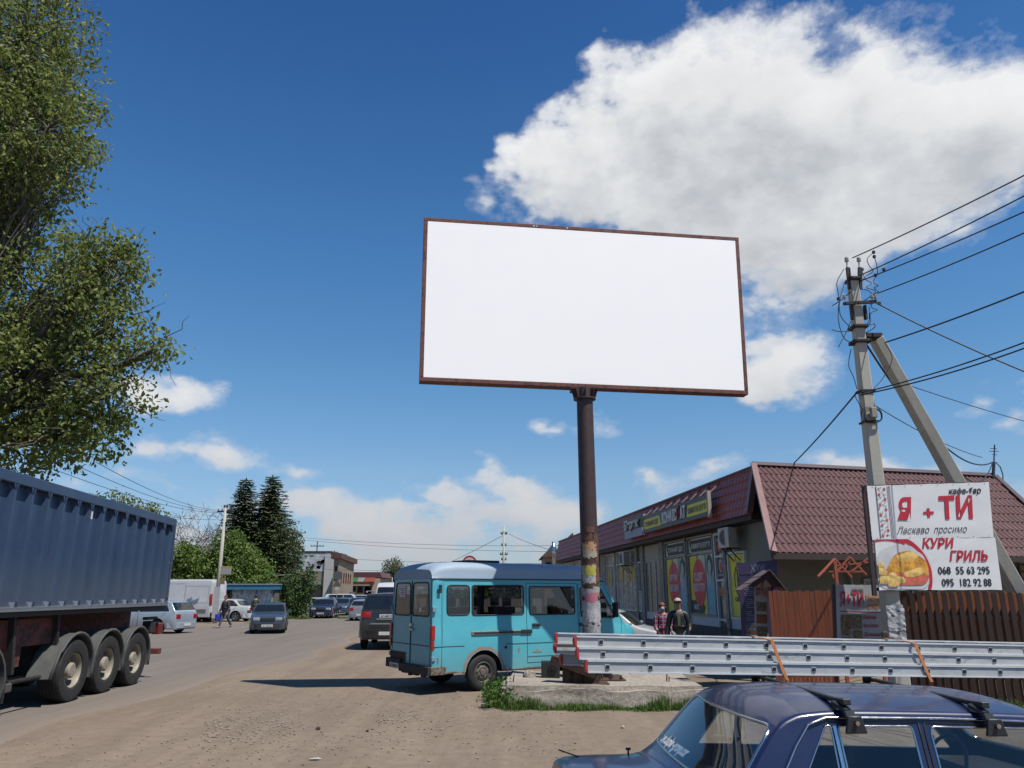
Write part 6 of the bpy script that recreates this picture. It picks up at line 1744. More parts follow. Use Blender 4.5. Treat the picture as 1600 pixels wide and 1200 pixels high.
# ------------------------------------------------------------------ utility pole with its strut
CONC = M('pole_concrete', (.50, .48, .41), .9, 0, .12, 3, bmp=.25, bscale=25, col2=(.34, .32, .28), thr=.62, stretch=(1, 1, .3))
WIRE = M('black_wire', (.02, .02, .025), .6)
def utility_pole():
    D = 13.05
    base = at(1411, 1119, D); base.z = 0; top = at(1332, 437, D - .15)
    root = thing('utility_pole', 'grey concrete utility pole with a leaning concrete strut, insulators and tangled wires', 'utility pole', base); org = tuple(base)
    def put(m, nm, mat, par=root, **k):
        o = m.build(nm, mat, par, origin=org, **k); o.location = (0, 0, 0); return o
    def taper(p0, p1, w0, w1):
        m = MB(); d = (p1 - p0).normalized(); s_ = d.cross(Vector((0, 1, 0))).normalized() * -1; f = Vector((0, 1, 0)) - d * d.y; f.normalize()
        vs = []
        for p, w in ((p0, w0), (p1, w1)):
            for a, b in ((-1, -1), (1, -1), (1, 1), (-1, 1)): vs.append(p + s_ * a * w / 2 + f * b * w / 2)
        m.add(vs, [(0, 1, 2, 3), (7, 6, 5, 4), (0, 4, 5, 1), (1, 5, 6, 2), (2, 6, 7, 3), (3, 7, 4, 0)]); return m
    sh = put(taper(base - UP * .3, top, .27, .165), 'shaft', CONC, bevel=.02)
    ax = (top - base).normalized()
    def on(py): # point on the shaft axis at photo row py
        lo, hi = 0.0, 1.0
        for _ in range(30):
            mid = (lo + hi) / 2; p = base.lerp(top, mid)
            ay = p.y * cos(PITCH) + (p.z - EYE) * sin(PITCH); upv = -p.y * sin(PITCH) + (p.z - EYE) * cos(PITCH)
            if 600 - 1202 * upv / ay > py: lo = mid
            else: hi = mid
        return base.lerp(top, lo)
    # torn posters near the foot
    p0 = on(955); p1 = on(1040)
    q = random.Random(3)
    for (a, b, off) in ((945, 1025, .02), (950, 985, .03), (990, 1030, .03)):
        A, B = on(a), on(b); m = MB()
        vs = []; fs = []; nu = 5; nv = 8
        for j in range(nv + 1):
            for i in range(nu + 1):
                p = A.lerp(B, j / nv); vs.append(p + Vector((( i / nu - .5) * .27 + q.uniform(-.01, .01) , -.125 - off + q.uniform(-.01, .006), q.uniform(-.01, .01))))
        for j in range(nv):
            for i in range(nu):
                if q.random() < .06: continue
                k = j * (nu + 1) + i; fs.append((k, k + 1, k + nu + 2, k + nu + 1))
        m.add(vs, fs); put(m, 'torn_poster', M('torn_poster', (.50, .50, .50), .8, 0, .3, 14, col2=(.04, .04, .045), thr=.55, stretch=(.6, 1, 3)), sh)
    # strut
    st = at(1368, 528, D + .15); sb = at(1585, 915, D + 1.6); d = (sb - st).normalized(); sb = sb + d * 1.9
    put(taper(sb, st, .27, .20), 'strut', CONC, bevel=.02)
    # steelwork
    IR = M('pole_iron', (.035, .025, .03), .7, .2); POR = M('porcelain', (.45, .45, .43), .25)
    def clamp(py, w, name='clamp'):
        p = on(py); m = MB(); m.box(p, (w, .26, .06)); m.beam(p + Vector((-w / 2, -.14, 0)), p + Vector((w / 2, -.14, 0)), .02, .05); return put(m, name, IR, sh, bevel=.008)
    clamp(512, .26); clamp(535, .30); clamp(438, .2)
    m = MB(); c0 = at(1358, 527, D + .02); m.box(c0, (.30, .3, .07)); m.beam(at(1330, 538, D - .12), at(1378, 522, D - .05), .03, .05); put(m, 'strut_bracket', IR)
    for dx in (-9.5, 9.5):
        m = MB(); a = at(1333 + dx, 418, D - .2); b = at(1335 + dx * .8, 452, D - .2); m.beam(a, b, .05, .04); m.beam(a + Vector((.03, 0, 0)), b + Vector((.03, 0, 0)), .01, .05, (1, 0, 0)); u = put(m, 'top_iron', IR, sh)
        m = MB(); a2 = at(1332 + dx, 404, D - .2); m.tube([a, a2], .012, 6); m.lathe([(.005, -.02), (.035, -.01), (.04, .02), (.028, .03), (.036, .045), (.03, .07), (.001, .08)], tuple(a2 - UP * .05), (0, 0, 1), 12); put(m, 'insulator', POR, u, smooth='auto')
    p = on(477); m = MB(); m.beam(p + Vector((-.27, -.13, -.02)), p + Vector((.32, -.13, .02)), .05, .05); cr = put(m, 'cross_arm', IR, sh)
    for dx in (-.25, .24, .30):
        m = MB(); c = p + Vector((dx, -.15, .04)); m.tube([c, c + UP * .05], .01, 6); m.lathe([(.005, 0), (.032, .01), (.036, .035), (.026, .045), (.033, .06), (.001, .08)], tuple(c + UP * .03), (0, 0, 1), 12); put(m, 'insulator', POR, cr, smooth='auto')
    for dx in (-.11, .13):
        m = MB(); p = on(490); m.box(p + Vector((dx, -.06, 0)), (.035, .08, .26)); put(m, 'side_iron', IR, sh)
    # grey junction box with a coil of cable
    p = on(648) ; m = MB(); m.box(p + Vector((.015, -.17, 0)), (.10, .08, .18)); put(m, 'junction_box', M('box_beige', (.35, .33, .27), .6), sh, bevel=.01)
    m = MB(); q = random.Random(8)
    for k in range(5):
        r_ = .16 + q.uniform(-.02, .02); c = p + Vector((q.uniform(-.02, .02), -.14 - k * .006, -.04 + q.uniform(-.02, .02)))
        m.tube([c + Vector((r_ * cos(a), 0, r_ * .8 * sin(a) + .01 * sin(3 * a))) for a in [2 * pi * i / 28 for i in range(28)]], .006, 5, closed=True)
    put(m, 'cable_coil', WIRE, sh, smooth=True)
    for py in (612, 660):
        pp = on(py); m = MB(); m.box(pp, (.25, .24, .03)); put(m, 'band', IR, sh)
    # tangled jumpers round the head
    q = random.Random(21)
    def jump(pts, nm='jumper_wire', r=.0075):
        P_ = [at(x, y, D + dz) for (x, y, dz) in pts]; sm = []
        for i in range(len(P_) - 1):
            a = P_[max(i - 1, 0)]; b = P_[i]; c = P_[i + 1]; e = P_[min(i + 2, len(P_) - 1)]
            for k in range(6):
                t = k / 6; sm.append(.5 * ((2 * b) + (c - a) * t + (2 * a - 5 * b + 4 * c - e) * t * t + (3 * b - a - 3 * c + e) * t ** 3))
        sm.append(P_[-1]); m = MB().tube(sm, r, 5); return put(m, nm, WIRE, sh, smooth=True)
    jump([(1319, 420, -.2), (1308, 440, -.25), (1309, 455, -.2), (1311, 468, -.2), (1310, 500, -.25), (1318, 527, -.2), (1331, 536, -.15)])
    jump([(1320, 440, -.2), (1312, 470, -.3), (1313, 492, -.3), (1325, 508, -.2), (1336, 513, -.15)])
    jump([(1330, 500, -.25), (1322, 520, -.3), (1310, 542, -.35)]); jump([(1300, 515, -.4), (1312, 518, -.3), (1333, 517, -.15)])
    jump([(1363, 396, -.1), (1355, 405, -.15), (1358, 415, -.15), (1364, 424, -.1), (1352, 432, -.1), (1346, 440, -.15)])
    jump([(1365, 398, -.1), (1370, 415, -.1), (1371, 428, -.05)])
    jump([(1347, 424, -.1), (1352, 436, -.15), (1362, 443, -.15), (1354, 449, -.2), (1368, 455, -.2), (1360, 463, -.2), (1350, 470, -.15)])
    jump([(1369, 430, 0), (1365, 441, -.1), (1372, 446, -.15), (1366, 450, -.1), (1372, 456, -.15), (1364, 462, -.1), (1362, 480, -.1), (1371, 484, -.1), (1360, 490, -.1), (1359, 505, -.1), (1345, 515, -.1)])
    jump([(1358, 478, -.15), (1358, 500, -.2), (1352, 510, -.2), (1365, 506, -.15), (1366, 512, -.15), (1350, 522, -.1)]); jump([(1345, 452, -.15), (1358, 455, -.2), (1368, 470, -.2), (1359, 476, -.2)])
    jump([(1330, 545, -.15), (1326, 570, -.2), (1334, 590, -.2), (1339, 608, -.2)]); jump([(1341, 610, -.2), (1336, 618, -.2), (1348, 640, -.2)])
    jump([(1382, 535, .0), (1394, 560, 0), (1380, 590, 0), (1362, 612, -.1), (1350, 640, -.15)])
    for (x, y) in ((1365, 394), (1366, 401), (1347, 421), (1368, 430), (1381, 421), (1310, 467), (1374, 474)):
        m = MB().box(at(x, y, D - .1), (.05, .05, .06)); put(m, 'wire_clamp', WIRE, sh, bevel=.01)
    return on, D
PON, PD = utility_pole()

def wire(a, b, sag, label, r=.011, group='overhead wires to the right of the pole', n=24, D0=None, cat='wire'):
    a = Vector(a); b = Vector(b); pts = []
    for k in range(n + 1):
        t = k / n; p = a.lerp(b, t); p.z -= sag * 4 * t * (1 - t); pts.append(p)
    org = tuple(a); m = MB().tube(pts, r, 5); o = m.build('overhead_wire', WIRE, None, smooth=True, origin=org); tag(o, label, cat, group); return o
def extend(p, q, k): return p + (q - p) * k
def wires():
    D = PD - .2
    def right(x0, y0, x1, y1, D1, lab, r=.011, sag=.06, k=1.6, d0=D):
        a = at(x0, y0, d0); b = at(x1, y1, D1); wire(a, extend(a, b, k), sag, lab, r)
    right(1332, 403, 1600, 268, 9.5, 'topmost overhead wire running from the pole head to the upper right corner')
    right(1340, 432, 1600, 300, 9.5, 'second overhead wire from the top, leaving the pole head to the right')
    right(1342, 440, 1600, 325, 9.8, 'third overhead wire from the top, starting at the knot of jumpers')
    right(1372, 458, 1600, 358, 10, 'fourth overhead wire from the top, starting at the knot of jumpers')
    right(1384, 535, 1600, 450, 10.5, 'wire climbing to the right from the top of the leaning strut', .014)
    right(1370, 474, 1600, 572, 11.5, 'wire crossing the others as it slopes down to the right', .012, .1)
    right(1345, 614, 1600, 523, 10.5, 'upper of the twin cables starting at the cable coil bracket', .012, .12)
    right(1345, 617, 1600, 530, 10.5, 'lower of the twin cables starting at the cable coil bracket', .012, .14)
    right(1420, 602, 1600, 655, 16, 'thin wire behind the strut sloping gently down to the right', .008, .05, 1.5, 14)
    right(1368, 634, 1535, 715, 18, 'thin wire from below the cable coil down towards the antenna mast', .008, .1, 1.0)
    wire(at(1339, 613, D), at(1237, 727, 21), .04, 'pair of twisted cables sloping down from the pole to the shop roof', .016)
    wire(at(1300, 478, 13), at(1330, 455, D), .02, 'short wire stub leaving the pole head to the left', .009)
    a = at(1355, 540, D); b = at(1551, 722, 21); wire(a, b, .75, 'sagging thick cable behind the strut running to the antenna mast', .018); wire(at(1443, 650, 15), b, .9, 'second sagging cable reaching the antenna mast from the strut', .014)
wires()

# ------------------------------------------------------------------ aerial on the roof
def antenna():
    p = at(1551, 745, 22); r = thing('roof_antenna', 'small thin television aerial above the right end of the shop roof', 'antenna', p); o_ = tuple(p)
    m = MB(); m.beam(p - UP * .3 + Vector((-.05, 0, 0)), at(1553, 722, 22), .06, .06); m.tube([at(1553, 722, 22), at(1554, 695, 22)], .018, 6); a = m.build('mast', WIRE, r, origin=o_); a.location = (0, 0, 0)
    m = MB(); c = at(1554, 705, 22)
    for k, w in ((0, .3), (.08, .22), (-.1, .16)): m.beam(c + Vector((-w / 2, 0, k)), c + Vector((w / 2, .05, k)), .015, .015)
    b = m.build('elements', WIRE, a, origin=o_); b.location = (0, 0, 0)
    m = MB().tube([at(1556, 722, 22), at(1563, 730, 22), at(1567, 742, 22), at(1567, 755, 22)], .015, 6); b = m.build('drop_cable', WIRE, a, origin=o_, smooth=True); b.location = (0, 0, 0)
antenna()

# ------------------------------------------------------------------ fences, boards, canopy
def picket_fence(name, label, A, B, h, w, pitch, mat, mat2, pointed, seed, back=True):
    A = Vector(A); B = Vector(B); root = thing(name, label, 'fence', (A + B) / 2); org = tuple(root.location)
    d = (B - A).normalized(); n = Vector((-d.y, d.x, 0)); L = (B - A).length; q = random.Random(seed)
    k = int(L / pitch)
    rl = MB()
    for z in (.45, h - .45): rl.beam(A + n * .035 + UP * z, B + n * .035 + UP * z, .04, .09)
    o = rl.build('rail', mat, root, origin=org); o.location = (0, 0, 0)
    for i in range(k):
        c = A + d * (pitch * (i + .5)) ; hh = h + q.uniform(-.02, .02); m = MB(); ww = w * q.uniform(.96, 1.02); ln = q.uniform(-.008, .008)
        if pointed: poly = [(-ww / 2, .04), (ww / 2, .04), (ww / 2 + ln, hh - .05), (ww * .36 + ln, hh - .015), (0 + ln, hh), (-ww * .36 + ln, hh - .015), (-ww / 2 + ln, hh - .05)]
        else: poly = [(-ww / 2, .03), (ww / 2, .03), (ww / 2 + ln, hh), (-ww / 2 + ln, hh)]
        m.prism(poly, c, d, UP, n * .02); o = m.build('picket', mat, root, origin=org); o.location = (0, 0, 0)
        if back:
            m = MB(); c2 = c + d * pitch * .5 + n * .075; m.prism([(-ww / 2, .04), (ww / 2, .04), (ww / 2, hh - .05), (0, hh), (-ww / 2, hh - .05)], c2, d, UP, n * .02); o = m.build('rear_picket', mat2, root, origin=org); o.location = (0, 0, 0)
    return root
BRN = M('brown_stained_wood', (.048, .019, .012), .6, 0, .25, 5, stretch=(3, 3, .5), bmp=.1); BRN_BACKLIT = M('backlit_brown_wood', (.34, .12, .05), .6, 0, .25, 5, stretch=(3, 3, .5))  # rear boards: light from behind is painted in as orange
ORG = M('orange_stained_wood', (.30, .082, .03), .55, 0, .25, 4, stretch=(3, 3, .4), bmp=.1)
fa = at(1392, 925, 14.6); fa.z = 0; fb_ = at(1640, 918, 14.0); fb_.z = 0
d_ = (fb_ - fa).normalized()
picket_fence('picket_fence', 'dark brown wooden picket fence with rounded tops behind the blue saloon', fa, fa + d_ * 4.6, 1.89, .082, .135, BRN, BRN_BACKLIT, True, 5)
ga = at(1207, 1000, 16.2); ga.z = 0; gb = at(1306, 1000, 15.9); gb.z = 0
picket_fence('plank_gate', 'orange stained wooden plank gate between the menu shelter and the grey cafe banner', ga, gb, 1.9, .074, .079, ORG, ORG, False, 9, back=False)

def purple_board():
    D = 18.0; c = [at(1153, 880, D), at(1214, 875, D - .3), at(1160, 1012, D), at(1214, 1012, D - .3)]
    P, ux, uy, n = flat_frame(*c); W_ = (c[1] - c[0]).length; H_ = (c[0] - c[2]).length
    root = thing('price_board', 'tall dark purple board headed ЖЖVK at the shop corner', 'board', (c[2] + c[3]) / 2); org = tuple(root.location)
    def put(m, nm, mat, par=root, **k):
        o = m.build(nm, mat, par, origin=org, **k); o.location = (0, 0, 0); return o
    m = MB(); m.add([P(0, -.25, 0), P(1, -.25, 0), P(1, 1, 0), P(0, 1, 0), P(0, -.25, -.06), P(1, -.25, -.06), P(1, 1, -.06), P(0, 1, -.06)], [(0, 1, 2, 3), (7, 6, 5, 4), (0, 4, 5, 1), (1, 5, 6, 2), (2, 6, 7, 3), (3, 7, 4, 0)])
    bd = put(m, 'panel', M('purple_panel', (.085, .06, .14), .6, 0, .1))
    LT = M('board_white', (.36, .36, .42), .6); LP = M('board_lilac', (.15, .12, .24), .6)
    put(text_on(P, W_, H_, 'ЖЖVK', .33, .875, .17, .32, 'L', 0, .01, w=.004), 'lettering', LT, bd)
    put(text_on(P, W_, H_, 'чоловічий', .04, .86, .06, .25, 'L', 0, .01, w=.004), 'lettering', LP, bd); put(text_on(P, W_, H_, 'магазин', .72, .885, .06, .24, 'L', 0, .01, w=.004), 'lettering', LP, bd)
    q = random.Random(3); m = MB()
    for k in range(26):
        v = .70 - k * .024; u = .12 + .05 * (k % 4 == 2) + q.uniform(0, .04); L_ = q.uniform(.08, .3)
        if k % 6 == 5: continue
        x = u
        while x < u + L_: 
            w_ = q.uniform(.015, .04); m.add([P(x, v, .003), P(x + w_, v, .003), P(x + w_, v + .009, .003), P(x, v + .009, .003)], [(0, 1, 2, 3)]); x += w_ + .012
    put(m, 'small_print', LT, bd)
purple_board()

def menu_shelter():
    D = 16.6; g0 = at(1190, 1000, D); g0.z = 0
    root = thing('menu_shelter', 'narrow menu board under a little wooden gable roof left of the plank gate', 'menu board', g0); org = tuple(g0)
    def put(m, nm, mat, par=root, **k):
        o = m.build(nm, mat, par, origin=org, **k); o.location = (0, 0, 0); return o
    RW = M('roof_shingle_wood', (.16, .11, .10), .7, 0, .2, 5, stretch=(1, 1, 4)); RP = M('red_post', (.26, .06, .05), .6)
    for px in (1180, 1204): a = at(px, 905, D); put(MB().beam((a.x, a.y, 0), a, .06, .06), 'post', RP)
    # shingled gable
    r0 = at(1199, 893, D - .35); r1 = at(1208, 889, D + .5); rl = MB(); e0 = at(1160, 914, D - .35)
    ridgeA = at(1203, 892, D - .4); ridgeB = ridgeA + Vector((.12, .9, 0)); 
    for side, ex in ((-1, -.60), (1, .30)):
        for k in range(3):
            a = k / 3; b = (k + 1) / 3 + .05; dz = -.36
            pa = lambda s_, P0: P0 + Vector((ex * s_, 0, dz * s_ + .012 * 0)) + UP * (.03 - .012 * k)
            m = MB(); m.add([pa(a, ridgeA), pa(b, ridgeA), pa(b, ridgeB), pa(a, ridgeB)] + [v - UP * .02 for v in (pa(a, ridgeA), pa(b, ridgeA), pa(b, ridgeB), pa(a, ridgeB))], [(0, 1, 2, 3), (7, 6, 5, 4), (0, 4, 5, 1), (1, 5, 6, 2), (2, 6, 7, 3), (3, 7, 4, 0)])
            put(m, 'roof_board', RW)
    m = MB(); m.add([ridgeA + Vector((0, .06, 0)), ridgeA + Vector((-.5, .06, -.31)), ridgeA + Vector((.27, .06, -.32))], [(0, 1, 2)]); put(m, 'gable_infill', M('dark_red_wood', (.05, .018, .016), .8))
    c = [at(1179, 915, D - .06), at(1200, 917, D - .06), at(1181, 1020, D - .06), at(1201, 1020, D - .06)]
    P, ux, uy, n = flat_frame(*c); W_ = (c[1] - c[0]).length; H_ = (c[0] - c[2]).length
    m = MB(); m.add([P(0, 0), P(1, 0), P(1, 1), P(0, 1), P(0, 0, -.03), P(1, 0, -.03), P(1, 1, -.03), P(0, 1, -.03)], [(0, 1, 2, 3), (7, 6, 5, 4), (0, 4, 5, 1), (1, 5, 6, 2), (2, 6, 7, 3), (3, 7, 4, 0)])
    bd = put(m, 'panel', M('menu_panel', (.4, .36, .32), .6))
    put(text_on(P, W_, H_, 'Я+ТИ', .08, .845, .13, .23, 'L', 0, .01, w=.004), 'red_lettering', M('dark_red_print'), bd); put(text_on(P, W_, H_, 'кафе', .1, .94, .035, .12, 'L', 0, .01, w=.004), 'lettering', INK, bd)
    for k, mt in enumerate(('food_photo', 'roast_gold', 'food_photo', 'food_photo')):
        v = .62 - k * .185; m = MB(); m.add([P(.1, v, .004), P(.92, v, .004), P(.92, v + .14, .004), P(.1, v + .14, .004)], [(0, 1, 2, 3)]); put(m, 'food_photo', M('food_photo') if k != 1 else M('food_orange', (.22, .08, .03), .6, 0, .4, 14), bd)
menu_shelter()

def canopy():
    D = 16.8; S = M('red_lead_paint', (.40, .10, .06), .55, 0, .1)
    b0 = at(1290, 925, D); root = thing('canopy_frame', 'orange-red welded steel truss of an unfinished canopy above the plank gate', 'canopy', (b0.x, b0.y, 0)); org = (b0.x, b0.y, 0)
    def put(m, nm, par=root):
        o = m.build(nm, S, par, origin=org); o.location = (0, 0, 0); return o
    A = lambda x, y, dz=0: at(x, y, D + dz)
    for (x, yt_) in ((1304, 876), (1360, 870)):
        a = A(x, yt_); put(MB().beam((a.x, a.y, 0), a, .06, .06), 'post')
    for nm, (p, q_) in {'rafter': (A(1278, 901, -.3), A(1304, 873)), 'rafter.': (A(1304, 873), A(1330, 902, .4)), 'rafter..': (A(1301, 903, 0), A(1327, 870)), 'rafter...': (A(1327, 870), A(1353, 898, .3))}.items(): put(MB().beam(p, q_, .04, .03), 'rafter')
    for (p, q_) in ((A(1287, 893), A(1350, 893)), (A(1304, 884), A(1360, 878)), (A(1330, 893), A(1358, 871)), (A(1300, 900), A(1318, 880)), (A(1318, 893), A(1327, 878))): put(MB().beam(p, q_, .035, .03), 'brace')
canopy()
wm = MB(); q = random.Random(31); leaf_cloud(wm, [(-.28 + q.uniform(-.16, .3), 13.85 + q.uniform(-.12, 1.9), q.uniform(.05, .26)) for _ in range(130)], .075, 9, q, -.2, .05, 1.0, .8)
wo = wm.build('leafy_weeds', GR); tag(wo, 'leafy green weeds crowding the left corner of the concrete block', 'weeds', kind='stuff')
# grass strip at the picket fence foot
q = random.Random(12); sp_ = [(4.9 + q.uniform(0, 3.6), 14.25 + q.uniform(-.25, .35), .25, 70, q.uniform(.5, 1.0)) for _ in range(30)] + [(7.2 + q.uniform(0, 2), 13.6 + q.uniform(-.3, .5), .35, 140, q.uniform(.5, .9)) for _ in range(16)]
grass_stuff('verge_grass', 'bright green grass growing along the foot of the brown picket fence', sp_, GR, seed=8)
# ------------------------------------------------------------------ people
def skin_obj(name, nodes, edges, mat, parent, sub=2):
    """grow a smooth surface on a skeleton: nodes = {key: (co, radius)}"""
    keys = list(nodes); me = bpy.data.meshes.new(name); me.from_pydata([nodes[k][0] for k in keys], [(keys.index(a), keys.index(b)) for a, b in edges], [])
    ob = bpy.data.objects.new(name, me); COL.objects.link(ob)
    md = ob.modifiers.new('skin', 'SKIN'); md.use_smooth_shade = True
    sv_ = me.skin_vertices[0].data
    for i, k in enumerate(keys):
        r_ = nodes[k][1]; sv_[i].radius = (r_, r_) if not isinstance(r_, tuple) else r_
        sv_[i].use_root = (i == 0)
    ss = ob.modifiers.new('sub', 'SUBSURF'); ss.levels = sub; ss.render_levels = sub
    dg = bpy.context.evaluated_depsgraph_get(); nm = bpy.data.meshes.new_from_object(ob.evaluated_get(dg)); nm.name = name
    bpy.data.objects.remove(ob); nm.materials.clear(); nm.materials.append(mat)
    for p in nm.polygons: p.use_smooth = True
    o = bpy.data.objects.new(name, nm); COL.objects.link(o); o.parent = parent
    return o

SKIN = M('skin', (.42, .24, .17), .55, 0, .08, 8)
def person(label, loc, rz, h=1.74, coat=None, trousers=None, shoes=None, hair=None, hairstyle='short', legs=(0, 0), arms=((8, 5, 15), (8, 5, 15)), lean=0, coat_len='jacket', bulk=1.0, head_pitch=0, extras=None):
    """figure facing local +y; arms: (swing forward, out, elbow bend) in degrees for right(-x... +x) and left"""
    root = thing('person', label, 'person', loc, rz); k = h / 1.75
    V = lambda x, y, z: Vector((x, y, z)) * k
    n = {}; e = []
    ln = tan(R(lean))
    def T(x, y, z): return V(x, y + (z - .92) * ln if z > .92 else y, z)
    n['pel'] = (T(0, 0, .94), .13 * k * bulk); n['waist'] = (T(0, .0, 1.08), .118 * k * bulk); n['chest'] = (T(0, .01, 1.27), (.135 * k * bulk, .11 * k * bulk)); n['base'] = (T(0, 0, 1.42), .085 * k); n['neck'] = (T(0, .01, 1.485), .056 * k)
    n['jaw'] = (T(0, .035, 1.555), .066 * k); n['skull'] = (T(0, .015, 1.64), .083 * k); n['crown'] = (T(0, 0, 1.685), .066 * k); n['nose'] = (T(0, .105, 1.605), .012 * k)
    e += [('pel', 'waist'), ('waist', 'chest'), ('chest', 'base'), ('base', 'neck'), ('neck', 'jaw'), ('jaw', 'skull'), ('skull', 'crown'), ('skull', 'nose')]
    coatn = {q_: (n[q_][0], (n[q_][1] if not isinstance(n[q_][1], tuple) else n[q_][1][1] * 1.12) * 1.13) for q_ in ('pel', 'waist', 'chest')}; coatn['base'] = (n['base'][0] + V(0, 0, .0), .082 * k); coate = [('pel', 'waist'), ('waist', 'chest'), ('chest', 'base')]
    trn = {'pel': (n['pel'][0], .135 * k * bulk)}; tre = []; shn = []
    for i, s in enumerate((1, -1)):
        sw, out, bend = arms[i]; t = str(s)
        sh = T(s * .17 * bulk, 0, 1.37); a = R(sw); b = R(out)
        d = Vector((s * sin(b), sin(a) * cos(b), -cos(a) * cos(b))); el_ = sh + d * .29 * k
        a2 = R(sw + bend); b2 = R(out * (.2 if bend > 40 else .9)); d2 = Vector((s * sin(b2) * (1 if bend < 60 else -1.6), sin(a2) * cos(b2), -cos(a2) * cos(b2))); wr = el_ + d2 * .25 * k
        n['sh' + t] = (sh, .062 * k); n['el' + t] = (el_, .044 * k); n['wr' + t] = (wr, .028 * k); pm = wr + d2 * .07 * k; n['pm' + t] = (pm, (.034 * k, .018 * k))
        e += [('base', 'sh' + t), ('sh' + t, 'el' + t), ('el' + t, 'wr' + t), ('wr' + t, 'pm' + t)]
        # five separate fingers, slightly curled
        ax = d2.cross(Vector((s, 0, 0))).normalized(); sd = d2.cross(ax).normalized()
        for f in range(4):
            o_ = (f - 1.5) * .018 * k; L_ = (.030, .034, .032, .025)[f] * k
            p1 = pm + d2 * .045 * k + ax * o_; p2 = p1 + (d2 + sd * .25).normalized() * L_; p3 = p2 + (d2 + sd * .8).normalized() * L_ * .8
            for j, p in enumerate((p1, p2, p3)): n['f%d%d%s' % (f, j, t)] = (p, (.0095, .0085, .0075)[j] * k)
            e += [('pm' + t, 'f%d0%s' % (f, t)), ('f%d0%s' % (f, t), 'f%d1%s' % (f, t)), ('f%d1%s' % (f, t), 'f%d2%s' % (f, t))]
        tp = wr + d2 * .03 * k + ax * .036 * k; tq = tp + (d2 + ax * .5 + sd * .3).normalized() * .04 * k; n['t0' + t] = (tp, .011 * k); n['t1' + t] = (tq, .0095 * k); e += [('wr' + t, 't0' + t), ('t0' + t, 't1' + t)]
        coatn['sh' + t] = (sh, .080 * k * bulk); coatn['el' + t] = (el_, .062 * k * bulk); coatn['wr' + t] = (wr - d2 * .015 * k, .045 * k); coate += [('base', 'sh' + t), ('sh' + t, 'el' + t), ('el' + t, 'wr' + t)]
        lg = R(legs[i]); hp = T(s * .088, 0, .90); kn = hp + Vector((s * .01 * k, sin(lg) * .43 * k, -cos(lg) * .43 * k)); lb = lg - R(max(0, -legs[i]) * .9 + (4 if legs[i] else 0)); an = kn + Vector((0, sin(lb) * .40 * k, -cos(lb) * .40 * k))
        n['hp' + t] = (hp, .088 * k * bulk); n['kn' + t] = (kn, .056 * k); n['an' + t] = (an, .038 * k); n['toe' + t] = (an + Vector((s * .02 * k, .14 * k, -.035 * k)), .03 * k); e += [('pel', 'hp' + t), ('hp' + t, 'kn' + t), ('kn' + t, 'an' + t), ('an' + t, 'toe' + t)]
        trn['hp' + t] = (hp, .1 * k * bulk); trn['kn' + t] = (kn, .074 * k); trn['an' + t] = (an + UP * .03 * k, .062 * k); tre += [('pel', 'hp' + t), ('hp' + t, 'kn' + t), ('kn' + t, 'an' + t)]
        shn.append((an, s, t))
    lowz = min(n['an1'][0].z, n['an-1'][0].z) - .075 * k
    for dct in (n, coatn, trn):
        for q_ in dct: dct[q_] = (dct[q_][0] - UP * lowz, dct[q_][1])
    skin_obj('body', n, e, SKIN, root)
    if coat_len == 'long':
        coatn['hem'] = (n['pel'][0] - V(0, 0, .32), .155 * k * bulk); coate.append(('pel', 'hem'))
    elif coat_len == 'jacket':
        coatn['hem'] = (n['pel'][0] - V(0, 0, .07), .140 * k * bulk); coate.append(('pel', 'hem'))
    skin_obj('coat' if coat_len == 'long' else 'jacket', coatn, coate, coat, root)
    skin_obj('trousers', trn, tre, trousers, root)
    for (an, s, t) in shn:
        a_ = an - UP * lowz; skin_obj('shoe', {'h': (a_ - V(0, .03, .03), .045 * k), 'm': (a_ + V(0, .05, -.04), .043 * k), 't': (a_ + V(s * .02, .15, -.045), .036 * k)}, [('h', 'm'), ('m', 't')], shoes, root, 1)
    sk = n['skull'][0]
    if hair:
        m = MB(); m.sphere(sk + V(0, -.012, .012), (.094 * k, .104 * k, .10 * k), 14, 10)
        # open the face: drop the front lower part
        keep = [f for f in m.f if not (sum(m.v[i][1] for i in f) / len(f) > sk.y + .035 * k and sum(m.v[i][2] for i in f) / len(f) < sk.z + .045 * k) and sum(m.v[i][2] for i in f) / len(f) > sk.z - (.06 if hairstyle == 'short' else .11) * k]
        m.f = keep; m.m = [0] * len(keep); m.build('hair' if hairstyle != 'cap' else 'cap', hair, root, smooth=True)
        if hairstyle == 'cap': MB().box(sk + V(0, .11, .045), (.14 * k, .09 * k, .012)).build('cap_peak', hair, root, bevel=.004)
    for s in (1, -1):
        MB().sphere(sk + V(s * .031, .077, -.01), (.012 * k, .008 * k, .008 * k), 8, 6).build('eye', M('eye_dark', (.03, .02, .015), .3), root, smooth=True)
        MB().sphere(sk + V(s * .087, .0, -.02), (.012 * k, .02 * k, .03 * k), 8, 6).build('ear', SKIN, root, smooth=True)
    MB().box(sk + V(0, .083, -.075), (.045 * k, .012 * k, .01 * k)).build('mouth', M('lips', (.35, .12, .1), .5), root, bevel=.003)
    if extras: extras(root, n, k, V)
    return root, n, k
LEATH = M('black_leather', (.012, .012, .014), .5, 0, .3, 9, bmp=.2, bscale=12)
DENIM = M('grey_denim', (.22, .25, .28), .85, 0, .15, 12); DARKT = M('dark_trousers', (.03, .032, .045), .85, 0, .15, 8); BSH = M('black_shoe', (.015, .015, .016), .5)
def p_at(px, py_feet, D):
    v = at(px, py_feet, D); return Vector((v.x, D, 0.0))
